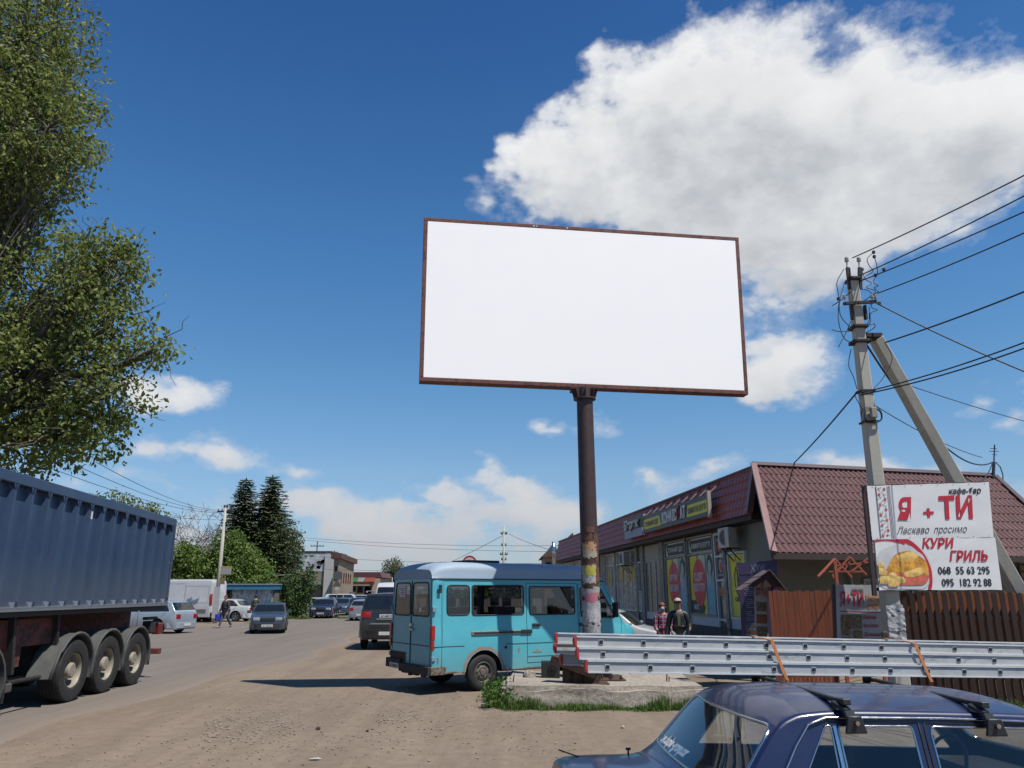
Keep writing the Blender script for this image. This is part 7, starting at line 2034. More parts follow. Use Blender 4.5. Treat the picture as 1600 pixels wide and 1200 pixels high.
def man_extras(root, n, k, V):
    sk = n['skull'][0]
    m = MB()
    for s in (1, -1): m.sphere(sk + V(s * .034, .088, -.005), (.026 * k, .008 * k, .018 * k), 10, 6)
    m.beam(sk + V(-.06, .084, 0), sk + V(.06, .084, 0), .006, .006); m.beam(sk + V(.075, .08, 0), sk + V(.09, .0, 0), .005, .005); m.beam(sk + V(-.075, .08, 0), sk + V(-.09, .0, 0), .005, .005)
    m.build('sunglasses', M('sunglass_lens', (.08, .015, .015), .15, 0, .1), root)
    m = MB(); c = n['chest'][0]; m.prism([(-.025, -.16), (.025, -.16), (.035, .12), (-.035, .12)], c + V(0, .135, .0), (1, 0, 0), (0, 0, 1), (0, .006, 0)); m.build('shirt_front', M('olive_shirt', (.16, .13, .06), .8), root)
def woman_extras(root, n, k, V):
    sk = n['skull'][0]; m = MB(); m.sphere(sk + V(0, .06, -.055), (.055 * k, .05 * k, .042 * k), 10, 7); m.build('face_mask', M('blue_mask', (.34, .46, .58), .8), root, smooth=True)
def plaid():
    if 'plaid' in _mc: return _mc['plaid']
    m, nt, b = _nodes('plaid_cloth'); tc = N(nt, 'ShaderNodeTexCoord'); sp = N(nt, 'ShaderNodeSeparateXYZ'); nt.links.new(tc.outputs['Object'], sp.inputs[0])
    def st(ax, f, w): return ramp(nt, mth(nt, 'FRACT', mth(nt, 'MULTIPLY', sp.outputs[ax], f)), [(0, (1, 1, 1)), (w, (1, 1, 1)), (w + .02, (0, 0, 0))], 'CONSTANT').outputs[0]
    c = mixc(nt, st('Z', 11, .35), (.22, .02, .05), (.02, .02, .05)); c = mixc(nt, mth(nt, 'MULTIPLY', st('X', 11, .35), .6), c, (.03, .02, .06)); c = mixc(nt, mth(nt, 'MULTIPLY', st('Z', 11, .08), .7), c, (.45, .40, .42)); c = mixc(nt, mth(nt, 'MULTIPLY', st('X', 11, .08), .7), c, (.45, .40, .42))
    nt.links.new(c, b.inputs['Base Color']); b.inputs['Roughness'].default_value = .9; _mc['plaid'] = m; return m
person('man in a black leather jacket, sunglasses and pale cap before the shop windows', p_at(1062, 1000, 19.2), R(172), 1.76, LEATH, DENIM, BSH, M('pale_cap', (.5, .42, .36), .8), 'cap', (14, -12), ((-6, 14, 20), (10, 12, 75)), 0, 'jacket', 1.1, extras=man_extras)
person('red-haired woman in a plaid coat wearing a blue face mask', p_at(1037, 1000, 20.3), R(176), 1.63, plaid(), DARKT, BSH, M('red_hair', (.22, .05, .02), .7), 'long', (8, -8), ((10, 6, 70), (10, 6, 70)), 0, 'long', 1.02, extras=woman_extras)
def bag(root, n, k, V):
    w = n['pm1'][0]; m = MB(); m.box(w + V(.02, .0, -.2), (.14 * k, .3 * k, .34 * k)); m.build('blue_bag', M('blue_bag_cloth', (.03, .05, .42), .6), root, bevel=.03, seg=2, smooth='auto')
    m = MB(); m.tube([w + V(.02, -.08, -.04), w + V(.01, 0, .01), w + V(.02, .08, -.04)], .01, 5); m.build('bag_strap', M('blue_bag_cloth'), root)
person('man in dark jacket and jeans carrying a bright blue bag past the white van', p_at(351, 977, 43.5), R(150), 1.76, M('dark_jacket', (.045, .045, .05), .8, 0, .2), M('blue_jeans', (.06, .09, .15), .85), BSH, M('brown_hair', (.10, .06, .04), .8), 'short', (22, -16), ((14, 8, 10), (-6, 8, 30)), 6, 'jacket', 1.1, extras=bag)
person('person seen from behind in a long olive coat standing behind the dark grey hatchback', p_at(397, 970, 50), R(10), 1.72, M('olive_coat', (.06, .062, .035), .85, 0, .2), DARKT, BSH, M('black_hair', (.012, .012, .014), .7), 'long', (4, -4), ((5, 6, 10), (5, 6, 10)), 0, 'long', 1.1)

# ------------------------------------------------------------------ parked and passing cars
def face_lights(root, c, front, lampz, lamph, w0, w1, mat, out=.02, name=None):
    x = c.L if front else 0
    for sg in (1, -1):
        m = MB(); d = 1 if front else -1
        wy = c.W(x)
        m.b2((x - d * .12, sg * min(w1, wy + .012), lampz), (x + d * out, sg * w0, lampz + lamph)); m.build(name or ('headlight' if front else 'tail_lamp'), mat, root, bevel=.025, seg=2, smooth='auto')
def rot_for(dx, dy): return atan2(dy, dx)

def sedan(label, pos, rz, pm, kind='sedan', L=4.5, W_=1.74, H_=1.43, grille=True, plate=None, group=None, wst='alloy', name=None, lampz=.62, roofrails=False, cat='car', scale=1, tail=REDL, bump=None, dx=.12):
    """generic saloon / hatchback / estate / off-roader with its own glass, doors, lamps, bumpers and wheels"""
    nm = name or {'sedan': 'saloon_car', 'hatch': 'hatchback_car', 'estate': 'estate_car', 'suv': 'off_road_car'}[kind]
    root = thing(nm, label, cat, pos, rz, group); hw = W_ / 2; b = H_ * .64; r = .32 if kind != 'suv' else .40; sill = .20 if kind != 'suv' else .34
    F = L
    if kind == 'sedan': prof = [(0, b - .14), (.05, b + .02), (.5, b + .055), (.62, b + .07), (1.12, H_ - .09), (1.5, H_ - .035), (2.2, H_ - .03), (2.75, H_ - .07), (3.45, b + .03), (3.6, b - .0), (L - .25, b - .12), (L - .05, b - .22), (L, b - .32)]; gl = (.68, 1.18, 1.40, 2.62, 3.1); rg = (.62, 1.15); wsx = (2.7, 3.5); xr, xf = .95, L - .88
    elif kind == 'hatch': prof = [(0, b - .10), (.04, b + .02), (.16, b + .07), (.62, H_ - .08), (.95, H_ - .035), (2.1, H_ - .03), (2.5, H_ - .07), (3.15, b + .03), (3.3, b), (L - .2, b - .12), (L - .04, b - .2), (L, b - .3)]; gl = (.3, .75, 1.1, 2.4, 2.85); rg = (.14, .66); wsx = (2.4, 3.2); xr, xf = .72, L - .82
    elif kind == 'estate': prof = [(0, b - .10), (.03, b + .02), (.10, b + .08), (.42, H_ - .09), (.6, H_ - .05), (2.4, H_ - .03), (2.9, H_ - .08), (3.6, b + .03), (3.75, b), (L - .25, b - .12), (L - .05, b - .22), (L, b - .32)]; gl = (.25, .55, 1.0, 2.8, 3.25); rg = (.08, .46); wsx = (2.8, 3.65); xr, xf = .92, L - .9
    else: prof = [(0, b - .2), (.03, b), (.08, b + .08), (.40, H_ - .10), (.55, H_ - .05), (2.6, H_ - .03), (3.0, H_ - .08), (3.55, b + .06), (3.7, b + .03), (L - .2, b - .08), (L - .04, b - .18), (L, b - .3)]; gl = (.35, .6, 1.0, 2.9, 3.2); rg = (.06, .44); wsx = (2.9, 3.6); xr, xf = .95, L - .95
    wid = [(0, hw * .86), (.1, hw * .95), (.5, hw * .99), (L * .5, hw), (L - .6, hw * .98), (L - .15, hw * .9), (L, hw * .76)]
    c = Car(L, prof, wid, b, sill, xr, xf, r, tum=.30 if kind != 'suv' else .2, dx=dx, cr=.07, crown=.035, arch=.06, low=.06)
    z0, z1 = b + .03, H_ - .11
    mid = (gl[2] + gl[3]) / 2 + .1
    wins = [('side_window', rpoly([(gl[0] + .15, z0 + .03), (mid - .04, z0), (mid - .04, z1), (gl[1] + .12, z1)], .04)), ('side_window', rpoly([(mid + .04, z0), (gl[4] + .1, z0), (gl[3] - .1, z1), (mid + .04, z1)], .04))]
    wt, wb = hw - (z1 - b) * c.tum - .10, hw - .12
    hr = H_ - .11 if kind != 'sedan' else H_ - .13
    ends = [('rear_window', rpoly([(-wb, b + (.10 if kind != 'sedan' else .10)), (wb, b + .10), (wt, hr), (-wt, hr)], .06), -1, rg[0] - .1, rg[1] + .1, None, .012),
            ('windscreen', rpoly([(-wb, b + .07), (wb, b + .07), (wt, H_ - .12), (-wt, H_ - .12)], .06), 1, wsx[0] - .05, wsx[1] + .1, None, .012)]
    dr = [([(mid - .0, sill + .08), (mid + 1.02, sill + .08), (mid + 1.05, b), (gl[3] + .02, z1 + .04), (mid, z1 + .04)], (1, -1)), ([(xr + .40, sill + .08), (mid - .01, sill + .08), (mid - .01, z1 + .04), (gl[1] + .05, z1 + .04), (gl[0] + .3, b)], (1, -1))]
    make_car(c, root, pm, wins, ends, dr, wstyle=wst, rimR=r * .64, tw=.2, seal=.010, rmat=ALLOY if wst == 'alloy' else STEELW)
    bm_ = bump or pm
    bumper(root, c, True, sill + .0, sill + .30, bm_, out=.06, wrap=.4, name='front_bumper'); bumper(root, c, False, sill + .04, sill + .30, bm_, out=.06, wrap=.4, name='rear_bumper')
    face_lights(root, c, True, lampz, .15, hw * .42, hw * .9, LAMP); face_lights(root, c, False, lampz + .06, .20, hw * .55, hw * .93, tail)
    if grille: part_box(root, 'grille', (L - .02, -hw * .38, lampz - .02), (L + .03, hw * .38, lampz + .12), BLACKPL, .01)
    plate_part(root, L + .065, 1, sill + .17, .5, .11, plate); plate_part(root, -.065, -1, (sill + .2) if kind != 'sedan' else lampz + .12 if False else sill + .2, .5, .11, plate)
    for sg in (1, -1): mirror_part(root, gl[4] + .15, sg * (hw - .02), b + .05, sg, pm)
    if roofrails:
        for sg in (1, -1): MB().tube([(.7, sg * (wt + .05), H_ + .0), (.8, sg * (wt + .05), H_ + .05), (2.6, sg * (wt + .05), H_ + .05), (2.7, sg * (wt + .05), H_ - .0)], .018, 6).build('roof_rail', ALLOY, root, smooth=True)
    return root, c

def put_car(px, py, D, head_deg, L, **k):
    """rear or front axle column px on the ground at distance D; heading measured from +x"""
    pass
def gx(px, D): return at(px, 925, D).x
def veh(label, cx, D, head, kind, pm, L=4.5, **k):
    """centre of the car over photo column cx at distance D, nose pointing along `head` degrees (0 = right, 90 = away)"""
    a = R(head); c = Vector((gx(cx, D), D, 0)); pos = c - Vector((cos(a), sin(a), 0)) * L / 2
    return sedan(label, pos, a, pm, kind, L, **k)
P_ = paint
g2 = 'cars along the street'
veh('dark grey five-door hatchback with square lamps driving towards the camera on the left', 425, 39.3, -76, 'hatch', P_('slate_paint', (.045, .062, .085), rough=.3), 4.05, W_=1.66, H_=1.40, bump=M('dark_bumper', (.03, .033, .036), .6), wst='steel', plate='AC 1452 AK', lampz=.60)
veh('dark navy saloon with a wide grille coming down the middle of the street', 509, 61, -84, 'sedan', P_('navy_paint', (.018, .022, .055), rough=.25), 4.7, W_=1.76, H_=1.42, plate='AC 3018 BM')
veh('blue-grey car with its front wheel turned, right behind the navy saloon', 536, 68, -88, 'sedan', P_('steel_blue_paint', (.05, .075, .12)), 4.4, W_=1.7)
veh('silver saloon with full-width red tail lamps seen from behind, left of the black off-roader', 571, 56, 93, 'sedan', P_('silver_paint', (.34, .36, .38), metal=.3), 4.3, W_=1.68, H_=1.40)
veh('dark blue coupe parked between the silver saloon and the blue-grey car', 561, 69, -70, 'hatch', P_('deep_blue_paint', (.02, .035, .09)), 4.3)
veh('white off-roader parked across the street end, nearest the brick hall', 540, 79, 12, 'suv', P_('white_paint', (.62, .63, .64)), 4.5, H_=1.72)
veh('white car with a glassy rear beside the coupe, in front of the supermarket', 577, 84, -40, 'estate', P_('white_paint'), 4.5, H_=1.6)
veh('silver hatchback mostly hidden behind the navy saloon', 512, 75, -60, 'hatch', P_('silver_paint'), 4.0)
veh('white saloon half hidden behind the bush, left of the navy saloon', 492, 70, 170, 'sedan', P_('white_paint'), 4.3)
veh('silver estate car with five-spoke wheels parked behind the tail of the tipper lorry', 230, 38.6, 167, 'estate', P_('pale_silver_paint', (.42, .48, .54), metal=.25), 4.65, W_=1.78, H_=1.50)
veh('white saloon parked beyond the white panel van, its red tail lamp towards the kiosk', 352, 54, 172, 'sedan', P_('white_paint'), 4.5, H_=1.45)
# black off-roader just left of the blue van
ro, rc = veh('black off-roader seen from behind between the silver saloon and the turquoise van', 617, 29.6, 93, 'suv', P_('black_paint', (.018, .019, .02), rough=.3), 4.9, W_=1.95, H_=1.86, lampz=.98, roofrails=True)
m = MB(); m.b2((-.05, -.55, .83), (-.01, .55, .87)); m.b2((-.045, -.35, .98), (-.0, .35, 1.02)); m.build('chrome_strip', CHROME, ro)
plate_part(ro, -.03, -1, 1.10, .5, .11, 'AC 6600 HT')
# white car behind the blue van: nose peeps out on the right
a = R(-18); pos = Vector((4.62, 22.5, 0)) - Vector((cos(a), sin(a), 0)) * 4.4
sedan('white saloon behind the turquoise van, only its bonnet showing beside the two pedestrians', pos, a, P_('white_paint'), 'sedan', 4.4, 1.74, 1.44)

def panel_van():
    a = R(172); L = 5.9; D = 52.6; rear = Vector((gx(343, D), D, 0))
    root = thing('panel_van', 'white high-roof panel van parked under the trees behind the silver estate car', 'van', rear, a); hw = .98
    W1 = P_('white_paint'); prof = [(0, 2.50), (.06, 2.62), (.3, 2.68), (4.0, 2.66), (4.4, 2.5), (5.0, 1.55), (5.1, 1.42), (5.7, 1.2), (5.84, 1.0), (5.9, .8)]
    c = Car(L, prof, [(0, .95), (.1, .98), (4.8, .98), (5.6, .92), (5.9, .8)], 1.3, .32, 1.25, 4.75, .35, tum=.06, dx=.15, cr=.10, crown=.03, arch=.08, low=.02)
    make_car(c, root, W1, [('cab_window', rpoly([(3.9, 1.45), (4.85, 1.45), (4.5, 2.1), (3.9, 2.1)], .06))], [('windscreen', rpoly([(-.85, 1.55), (.85, 1.55), (.78, 2.35), (-.78, 2.35)], .08), 1, 4.3, 5.1, None, .015)],
             doors=[([(1.9, .45), (3.2, .45), (3.2, 2.4), (1.9, 2.4)], (1, -1)), ([(.25, 1.2), (1.85, 1.2), (1.85, 2.25), (.25, 2.25)], (1, -1))], wstyle='steel', rimR=.2, tw=.2)
    for sg in (1, -1):
        part_box(root, 'tail_lamp', (-.03, sg * .985, 1.05), (.12, sg * .86, 1.75), REDL, .02)
        m = MB().b2((.3, sg * .985, .62), (4.3, sg * 1.0, .80)); m.build('side_moulding', M('grey_moulding', (.16, .16, .16), .7), root)
        mirror_part(root, 4.8, sg * 1.0, 1.5, sg, BLACKPL, 1.3)
    part_box(root, 'rear_bumper', (-.10, -.95, .35), (.02, .95, .6), BLACKPL, .02); part_box(root, 'door_gap', (-.006, -.01, .6), (.0, .01, 2.45), SEAL, 0)
    return root
panel_van()
def minibus():
    D = 47; a = R(-86); p = Vector((gx(620, D + 5), D + 5, 0))
    root = thing('minibus', 'white minibus roof and windscreen showing above the black off-roader', 'minibus', p, a)
    c = Car(5.6, [(0, 2.2), (.1, 2.42), (4.2, 2.42), (4.6, 2.25), (5.1, 1.4), (5.4, 1.1), (5.6, .8)], [(0, .93), (.1, .96), (5.2, .94), (5.6, .8)], 1.2, .32, 1.2, 4.5, .34, tum=.06, dx=.2, cr=.1, crown=.03)
    make_car(c, root, P_('white_paint'), [('side_window', rpoly([(.4, 1.35), (3.6, 1.35), (3.6, 2.0), (.4, 2.0)], .06))], [('windscreen', rpoly([(-.82, 1.45), (.82, 1.45), (.76, 2.15), (-.76, 2.15)], .08), 1, 4.4, 5.2, None, .015)], wstyle='steel')
    face_lights(root, c, True, .7, .16, .5, .85, LAMP)
minibus()
# ------------------------------------------------------------------ trees
def limb(m, p0, p1, r0, r1, q, wob=.1, n=5):
    pts = []; rr = []; L = (p1 - p0).length
    for k in range(n + 1):
        t = k / n; w = wob * L * sin(pi * t)
        pts.append(p0.lerp(p1, t) + Vector((q.uniform(-w, w), q.uniform(-w, w), q.uniform(-w, w) * .5))); rr.append(r0 + (r1 - r0) * t)
    m.tube(pts, rr, 6 if r0 > .05 else 4, caps=False); return pts

BARK = M('bark', (.13, .11, .085), .95, 0, .3, 4, bmp=.5, bscale=12, stretch=(2, 2, .4))
def broadleaf(name, label, base, trunk_h, lobes, leaf, size, nclump, nleaf, seed, r0=.25, spread=.3, group=None, twig=True, cat='tree', inner=.35, trunk_to=None, extra_twigs=0):
    """lobes: (x,y,z,rx,ry,rz) relative to the base; leaves sit in clumps spread over each lobe's shell and volume"""
    q = random.Random(seed); root = thing(name, label, cat, base, 0, group)
    tm = MB(); top = Vector(trunk_to) if trunk_to else Vector((q.uniform(-.3, .3), q.uniform(-.3, .3), trunk_h))
    limb(tm, Vector((0, 0, -.1)), top, r0, r0 * .6, q, .03, 6)
    fm = MB(); vol = [l[3] * l[4] * l[5] for l in lobes]; tv = sum(v ** .67 for v in vol)
    for l, v in zip(lobes, vol):
        c = Vector(l[:3]); R_ = l[3:]
        ax = limb(tm, top, c, r0 * .5, r0 * .16, q, .08, 5)
        k = max(3, int(nclump * v ** .67 / tv)); pts = []
        for _ in range(k):
            d = Vector((q.gauss(0, 1), q.gauss(0, 1), q.gauss(0, 1))).normalized(); r = (inner + (1 - inner) * q.random() ** .45) * (1 + .22 * noise.noise(d * 2.2 + c))
            p = c + Vector((d.x * R_[0], d.y * R_[1], d.z * R_[2])) * r
            if p.z < .15: continue
            pts.append(p)
            if twig and q.random() < .35:
                a = ax[q.randrange(2, len(ax))]; limb(tm, a, p, r0 * .07, .006, q, .1, 4)
        leaf_cloud(fm, pts, size, nleaf, q, .35, spread)
        for _ in range(extra_twigs):
            d = Vector((q.gauss(0, 1), -abs(q.gauss(0, 1)) * .8, q.gauss(0, .8))).normalized(); p0 = c + Vector((d.x * R_[0], d.y * R_[1], d.z * R_[2])) * .6
            limb(tm, p0, p0 + d * 1.1 + Vector((0, 0, -.2)), .018, .005, q, .15, 4)
    tm.build('trunk', BARK, root, smooth=True)
    fm.build('crown', leaf, root)
    return root

POP = leaf_mat('poplar_leaves', (.115, .15, .03), (.19, .235, .05), (.33, .35, .12), .45)
LIME = leaf_mat('lime_leaves', (.075, .14, .02), (.14, .22, .035), (.28, .34, .11), .35)
DKG = leaf_mat('dark_shrub_leaves', (.03, .065, .014), (.055, .105, .025), (.11, .16, .045), .25)
SPR = leaf_mat('spruce_needles', (.06, .095, .042), (.10, .135, .06), (.17, .175, .09), .1)
OLV = leaf_mat('olive_birch_leaves', (.05, .068, .02), (.085, .11, .03), (.14, .15, .055), .25)
YGR = leaf_mat('spring_leaves', (.09, .12, .02), (.14, .17, .03), (.22, .23, .06), .3)

def rel(base, px, py, D): return tuple(at(px, py, D) - Vector(base))
def big_tree():
    D = 20; base = Vector((-15.5, 20.5, 0)); S = 18.6 / 1202     # metres per pixel at that distance
    L = []
    def lobe(px, py, rx, rz, D_=D, ry=None):
        c = at(px, py, D_) - base; k = (c + base - Vector((0, 0, EYE))).length / 1202 * .97
        L.append((c.x, c.y, c.z, rx * k, (ry or rx) * k, rz * k))
    lobe(40, 60, 88, 105); lobe(-70, 60, 120, 160, 21); lobe(75, 200, 72, 88, 19.5); lobe(10, 190, 110, 110, 21); lobe(20, 290, 78, 60, 20)
    lobe(-60, 330, 100, 90, 21.5)
    lobe(150, 420, 66, 66, 19.3); lobe(60, 460, 100, 90, 20.5); lobe(185, 400, 34, 40, 19); lobe(175, 510, 66, 60, 19.2); lobe(245, 545, 34, 22, 18.8)
    lobe(80, 590, 110, 85, 20); lobe(165, 620, 62, 60, 19.2); lobe(120, 680, 66, 44, 19.4); lobe(20, 690, 90, 52, 20); lobe(-40, 560, 110, 120, 21)
    broadleaf('tall_tree', 'tall leafy tree rising above the blue tipper lorry, out of the top left corner', base, 6, L, POP, .165, 3400, 18, 5, .42, .2, inner=.3, extra_twigs=6)
big_tree()

def conifer(label, base, H_, R_, seed, mat=SPR, group='spruces behind the kiosk', bare=.08, droopy=.35, n=None):
    q = random.Random(seed); root = thing('spruce_tree', label, 'tree', base, 0, group); tm = MB(); fm = MB()
    tm.tube([(0, 0, -.1), (0, 0, H_ * .5), (0, 0, H_)], [H_ * .018, H_ * .011, .01], 7, caps=False)
    z = H_ * bare
    while z < H_ * .985:
        t = (z - H_ * bare) / (H_ * (1 - bare)); Lr = R_ * (1 - t) ** .75 * (1 - .25 * max(0, .2 - t) * 5) ; nb = max(4, int(9 * (1 - t) + 4))
        a0 = q.uniform(0, 6.28)
        for k in range(nb):
            a = a0 + 2 * pi * k / nb + q.uniform(-.25, .25); Lb = Lr * q.uniform(.72, 1.12) + .12; d = Vector((cos(a), sin(a), 0)); s_ = Vector((-sin(a), cos(a), 0))
            tip = Vector((0, 0, z)) + d * Lb + Vector((0, 0, Lb * (.10 - droopy * (1 - t * .8))))
            tm.tube([(0, 0, z), tuple(tip)], [.02, .005], 3, caps=False)
            m = max(3, int(Lb / .11))
            for j in range(m):
                u = (j + .6) / m; c = Vector((0, 0, z)).lerp(tip, u)
                for sd in (-1, 1, 0):
                    ln = .42 * (1 - .5 * u) * q.uniform(.7, 1.3); e = (d * .6 + s_ * sd * .9 + Vector((0, 0, -.35 * q.random() - .1 + (.3 if sd == 0 else 0)))).normalized(); w = Vector((q.uniform(-.4, .4), q.uniform(-.4, .4), 1)).cross(e).normalized() * .085
                    fm.add([c - w * .5, c + w * .5, c + e * ln + w * .8, c + e * ln * 1.15, c + e * ln - w * .8], [(0, 1, 2, 3, 4)])
        z += H_ * .0165 + .03 * (1 - t)
    tm.build('trunk', BARK, root, smooth=True); fm.build('crown', mat, root); return root

def gpt(px, D): v = at(px, 925, D); return Vector((v.x, D, 0))
conifer('taller dark spruce on the left of the pair behind the light green tree', gpt(369, 66), 11.5, 3.4, 3)
conifer('broad dark spruce, right one of the pair behind the kiosk', gpt(412, 67), 11.9, 4.2, 9)
b = gpt(436, 66); S = 66 / 1240
broadleaf('birch_tree', 'olive green drooping birch merging into the right side of the spruces', b, 4, [(-.8, 0, 6.4, 1.4, 1.4, 2.0), (.4, 0, 5.6, 1.3, 1.3, 1.9), (-.6, 0, 3.9, 1.6, 1.5, 1.8), (.5, .2, 3.6, 1.0, 1.0, 1.5), (1.0, 0, 6.3, .5, .6, 1.2), (-1.9, 0, 5, 1.3, 1.3, 2.4)], OLV, .20, 760, 12, 7, .16, .25)
b = gpt(372, 60)
broadleaf('lime_tree', 'light green leafy tree behind the white panel van and the left utility pole', b, 2.5, [(-1.1, 0, 5.0, 1.2, 1.2, 1.2), (.1, 0, 4.3, 1.4, 1.3, 1.2), (-.9, -.2, 3.4, 1.6, 1.4, 1.1), (1.2, 0, 3.7, 1.1, 1.1, .9), (1.0, -.3, 2.5, 1.3, 1.2, .9), (1.9, 0, 2.9, .9, .9, .8), (.2, .2, 2.4, 1.6, 1.2, .9), (-.6, 0, 5.9, .6, .6, .6)], LIME, .24, 900, 12, 13, .18, .24)
b = gpt(292, 60)
broadleaf('chestnut_tree', 'yellow green leafy tree between the tipper lorry and the left utility pole', b, 2.4, [(0, 0, 4.3, 1.2, 1.2, 1.0), (-1.3, 0, 3.2, 1.4, 1.2, 1.1), (1.2, 0, 3.4, 1.3, 1.2, 1.1), (.2, -.2, 2.5, 1.9, 1.3, .9), (-.4, 0, 5.1, .7, .7, .6), (2.0, 0, 4.2, .9, .9, 1.0)], LIME, .24, 700, 12, 17, .18, .24)
b = gpt(462, 60)
broadleaf('roadside_bush', 'dense dark green bush at the kerb between the kiosk and the navy saloon', b, .8, [(0, 0, 1.7, 1.15, 1.1, 1.3), (-.5, 0, 2.5, .7, .7, .8), (.7, 0, 2.4, .8, .8, 1.0), (.9, 0, 3.2, .4, .5, .5), (.1, 0, .8, 1.2, 1.0, .7), (-.9, 0, 1.5, .6, .6, 1.0)], DKG, .17, 520, 12, 23, .08, .17, cat='bush')
b = gpt(613, 150)
broadleaf('poplar_tree', 'round-topped olive tree standing alone behind the supermarket', b, 3, [(0, 0, 6.2, 1.9, 1.9, 2.0), (-.9, 0, 4.5, 1.5, 1.5, 2.2), (.9, 0, 4.4, 1.6, 1.5, 2.3), (0, 0, 2.8, 2.2, 2, 2.0), (-1.5, 0, 3, .9, 1, 1.2)], OLV, .38, 420, 12, 29, .25, .4)
for i, (px, py, D, s_, lab) in enumerate(((160, 775, 55, 1.2, 'yellow green tree top just above the middle of the tipper lorry body'), (205, 790, 58, 1.0, 'smaller yellowish tree top above the tail of the tipper lorry body'))):
    b = gpt(px, D); z = at(px, py, D).z
    broadleaf('spring_tree', lab, b, z - 2.2, [(0, 0, z - .6, 1.3 * s_, 1.2, .8 * s_), (-1.0 * s_, 0, z - 1.3, 1.3 * s_, 1.2, .9), (1.2 * s_, 0, z - 1.4, 1.2 * s_, 1.2, .8), (.2, 0, z - 2.2, 2 * s_, 1.5, 1.0)], YGR, .24, 260, 11, 31 + i, .16, .26, group='spring trees behind the lorry')
def bare_tree(label, base, H_, R_, seed, group='leafless trees left of the pole'):
    q = random.Random(seed); root = thing('bare_tree', label, 'tree', base, 0, group); tm = MB()
    def grow(p, d, L, r, lvl):
        pts = [p]; rr = [r]; 
        for k in range(3): d = (d + Vector((q.gauss(0, .13), q.gauss(0, .13), q.gauss(0, .06)))).normalized(); p = p + d * L / 3; pts.append(p); rr.append(r * (1 - .2 * (k + 1)))
        tm.tube(pts, rr, 6 if lvl < 2 else 3, caps=False)
        if lvl >= 5: return
        for _ in range(3 if lvl else 5):
            e = (d * .75 + Vector((q.gauss(0, .62), q.gauss(0, .62), q.gauss(.12, .35)))).normalized(); grow(pts[-1] if q.random() < .6 else pts[-2], e, L * q.uniform(.62, .85), max(r * .5, .022), lvl + 1)
    grow(Vector((0, 0, -.1)), Vector((0, 0, 1)), H_ * .37, H_ * .024, 0)
    tm.build('trunk', M('grey_bark', (.085, .072, .066), .95, 0, .2), root, smooth=True); return root
bare_tree('leafless grey tree just right of the tipper lorry tail', gpt(290, 76), 10.2, 3, 4); bare_tree('leafless grey tree directly behind the left utility pole', gpt(336, 74), 9.6, 3, 12)

# far wooded skyline that closes the horizon
def skyline():
    q = random.Random(6); m = MB(); pts = []
    for i in range(900):
        x = q.uniform(-190, 160); y = q.uniform(230, 260); h = 3.2 + 2.2 * noise.noise(Vector((x * .03, 0, 0))) + 1.2 * noise.noise(Vector((x * .15, 3, 0)))
        pts.append((x, y, q.uniform(.3, max(1.2, h))))
    leaf_cloud(m, pts, 1.5, 22, q, .2, .8, .5, .8)
    o = m.build('far_woods', OLV); tag(o, 'low band of distant trees along the horizon at the end of the street', 'woods', kind='stuff')
skyline()
q = random.Random(44); sp_ = [(gx(470, 58) + q.uniform(-4, 3.2), 58.5 + q.uniform(-1.5, 3), .5, 90, q.uniform(.8, 1.5)) for _ in range(26)]
grass_stuff('roadside_grass', 'rough grass strip under the dark bush at the far kerb', sp_, GR, .25, 9, wid=.04)
sp_ = [(-12.5 + q.uniform(-4, 5.5), q.uniform(54, 57.5), .5, 30, q.uniform(.6, 1.2)) for _ in range(14)]

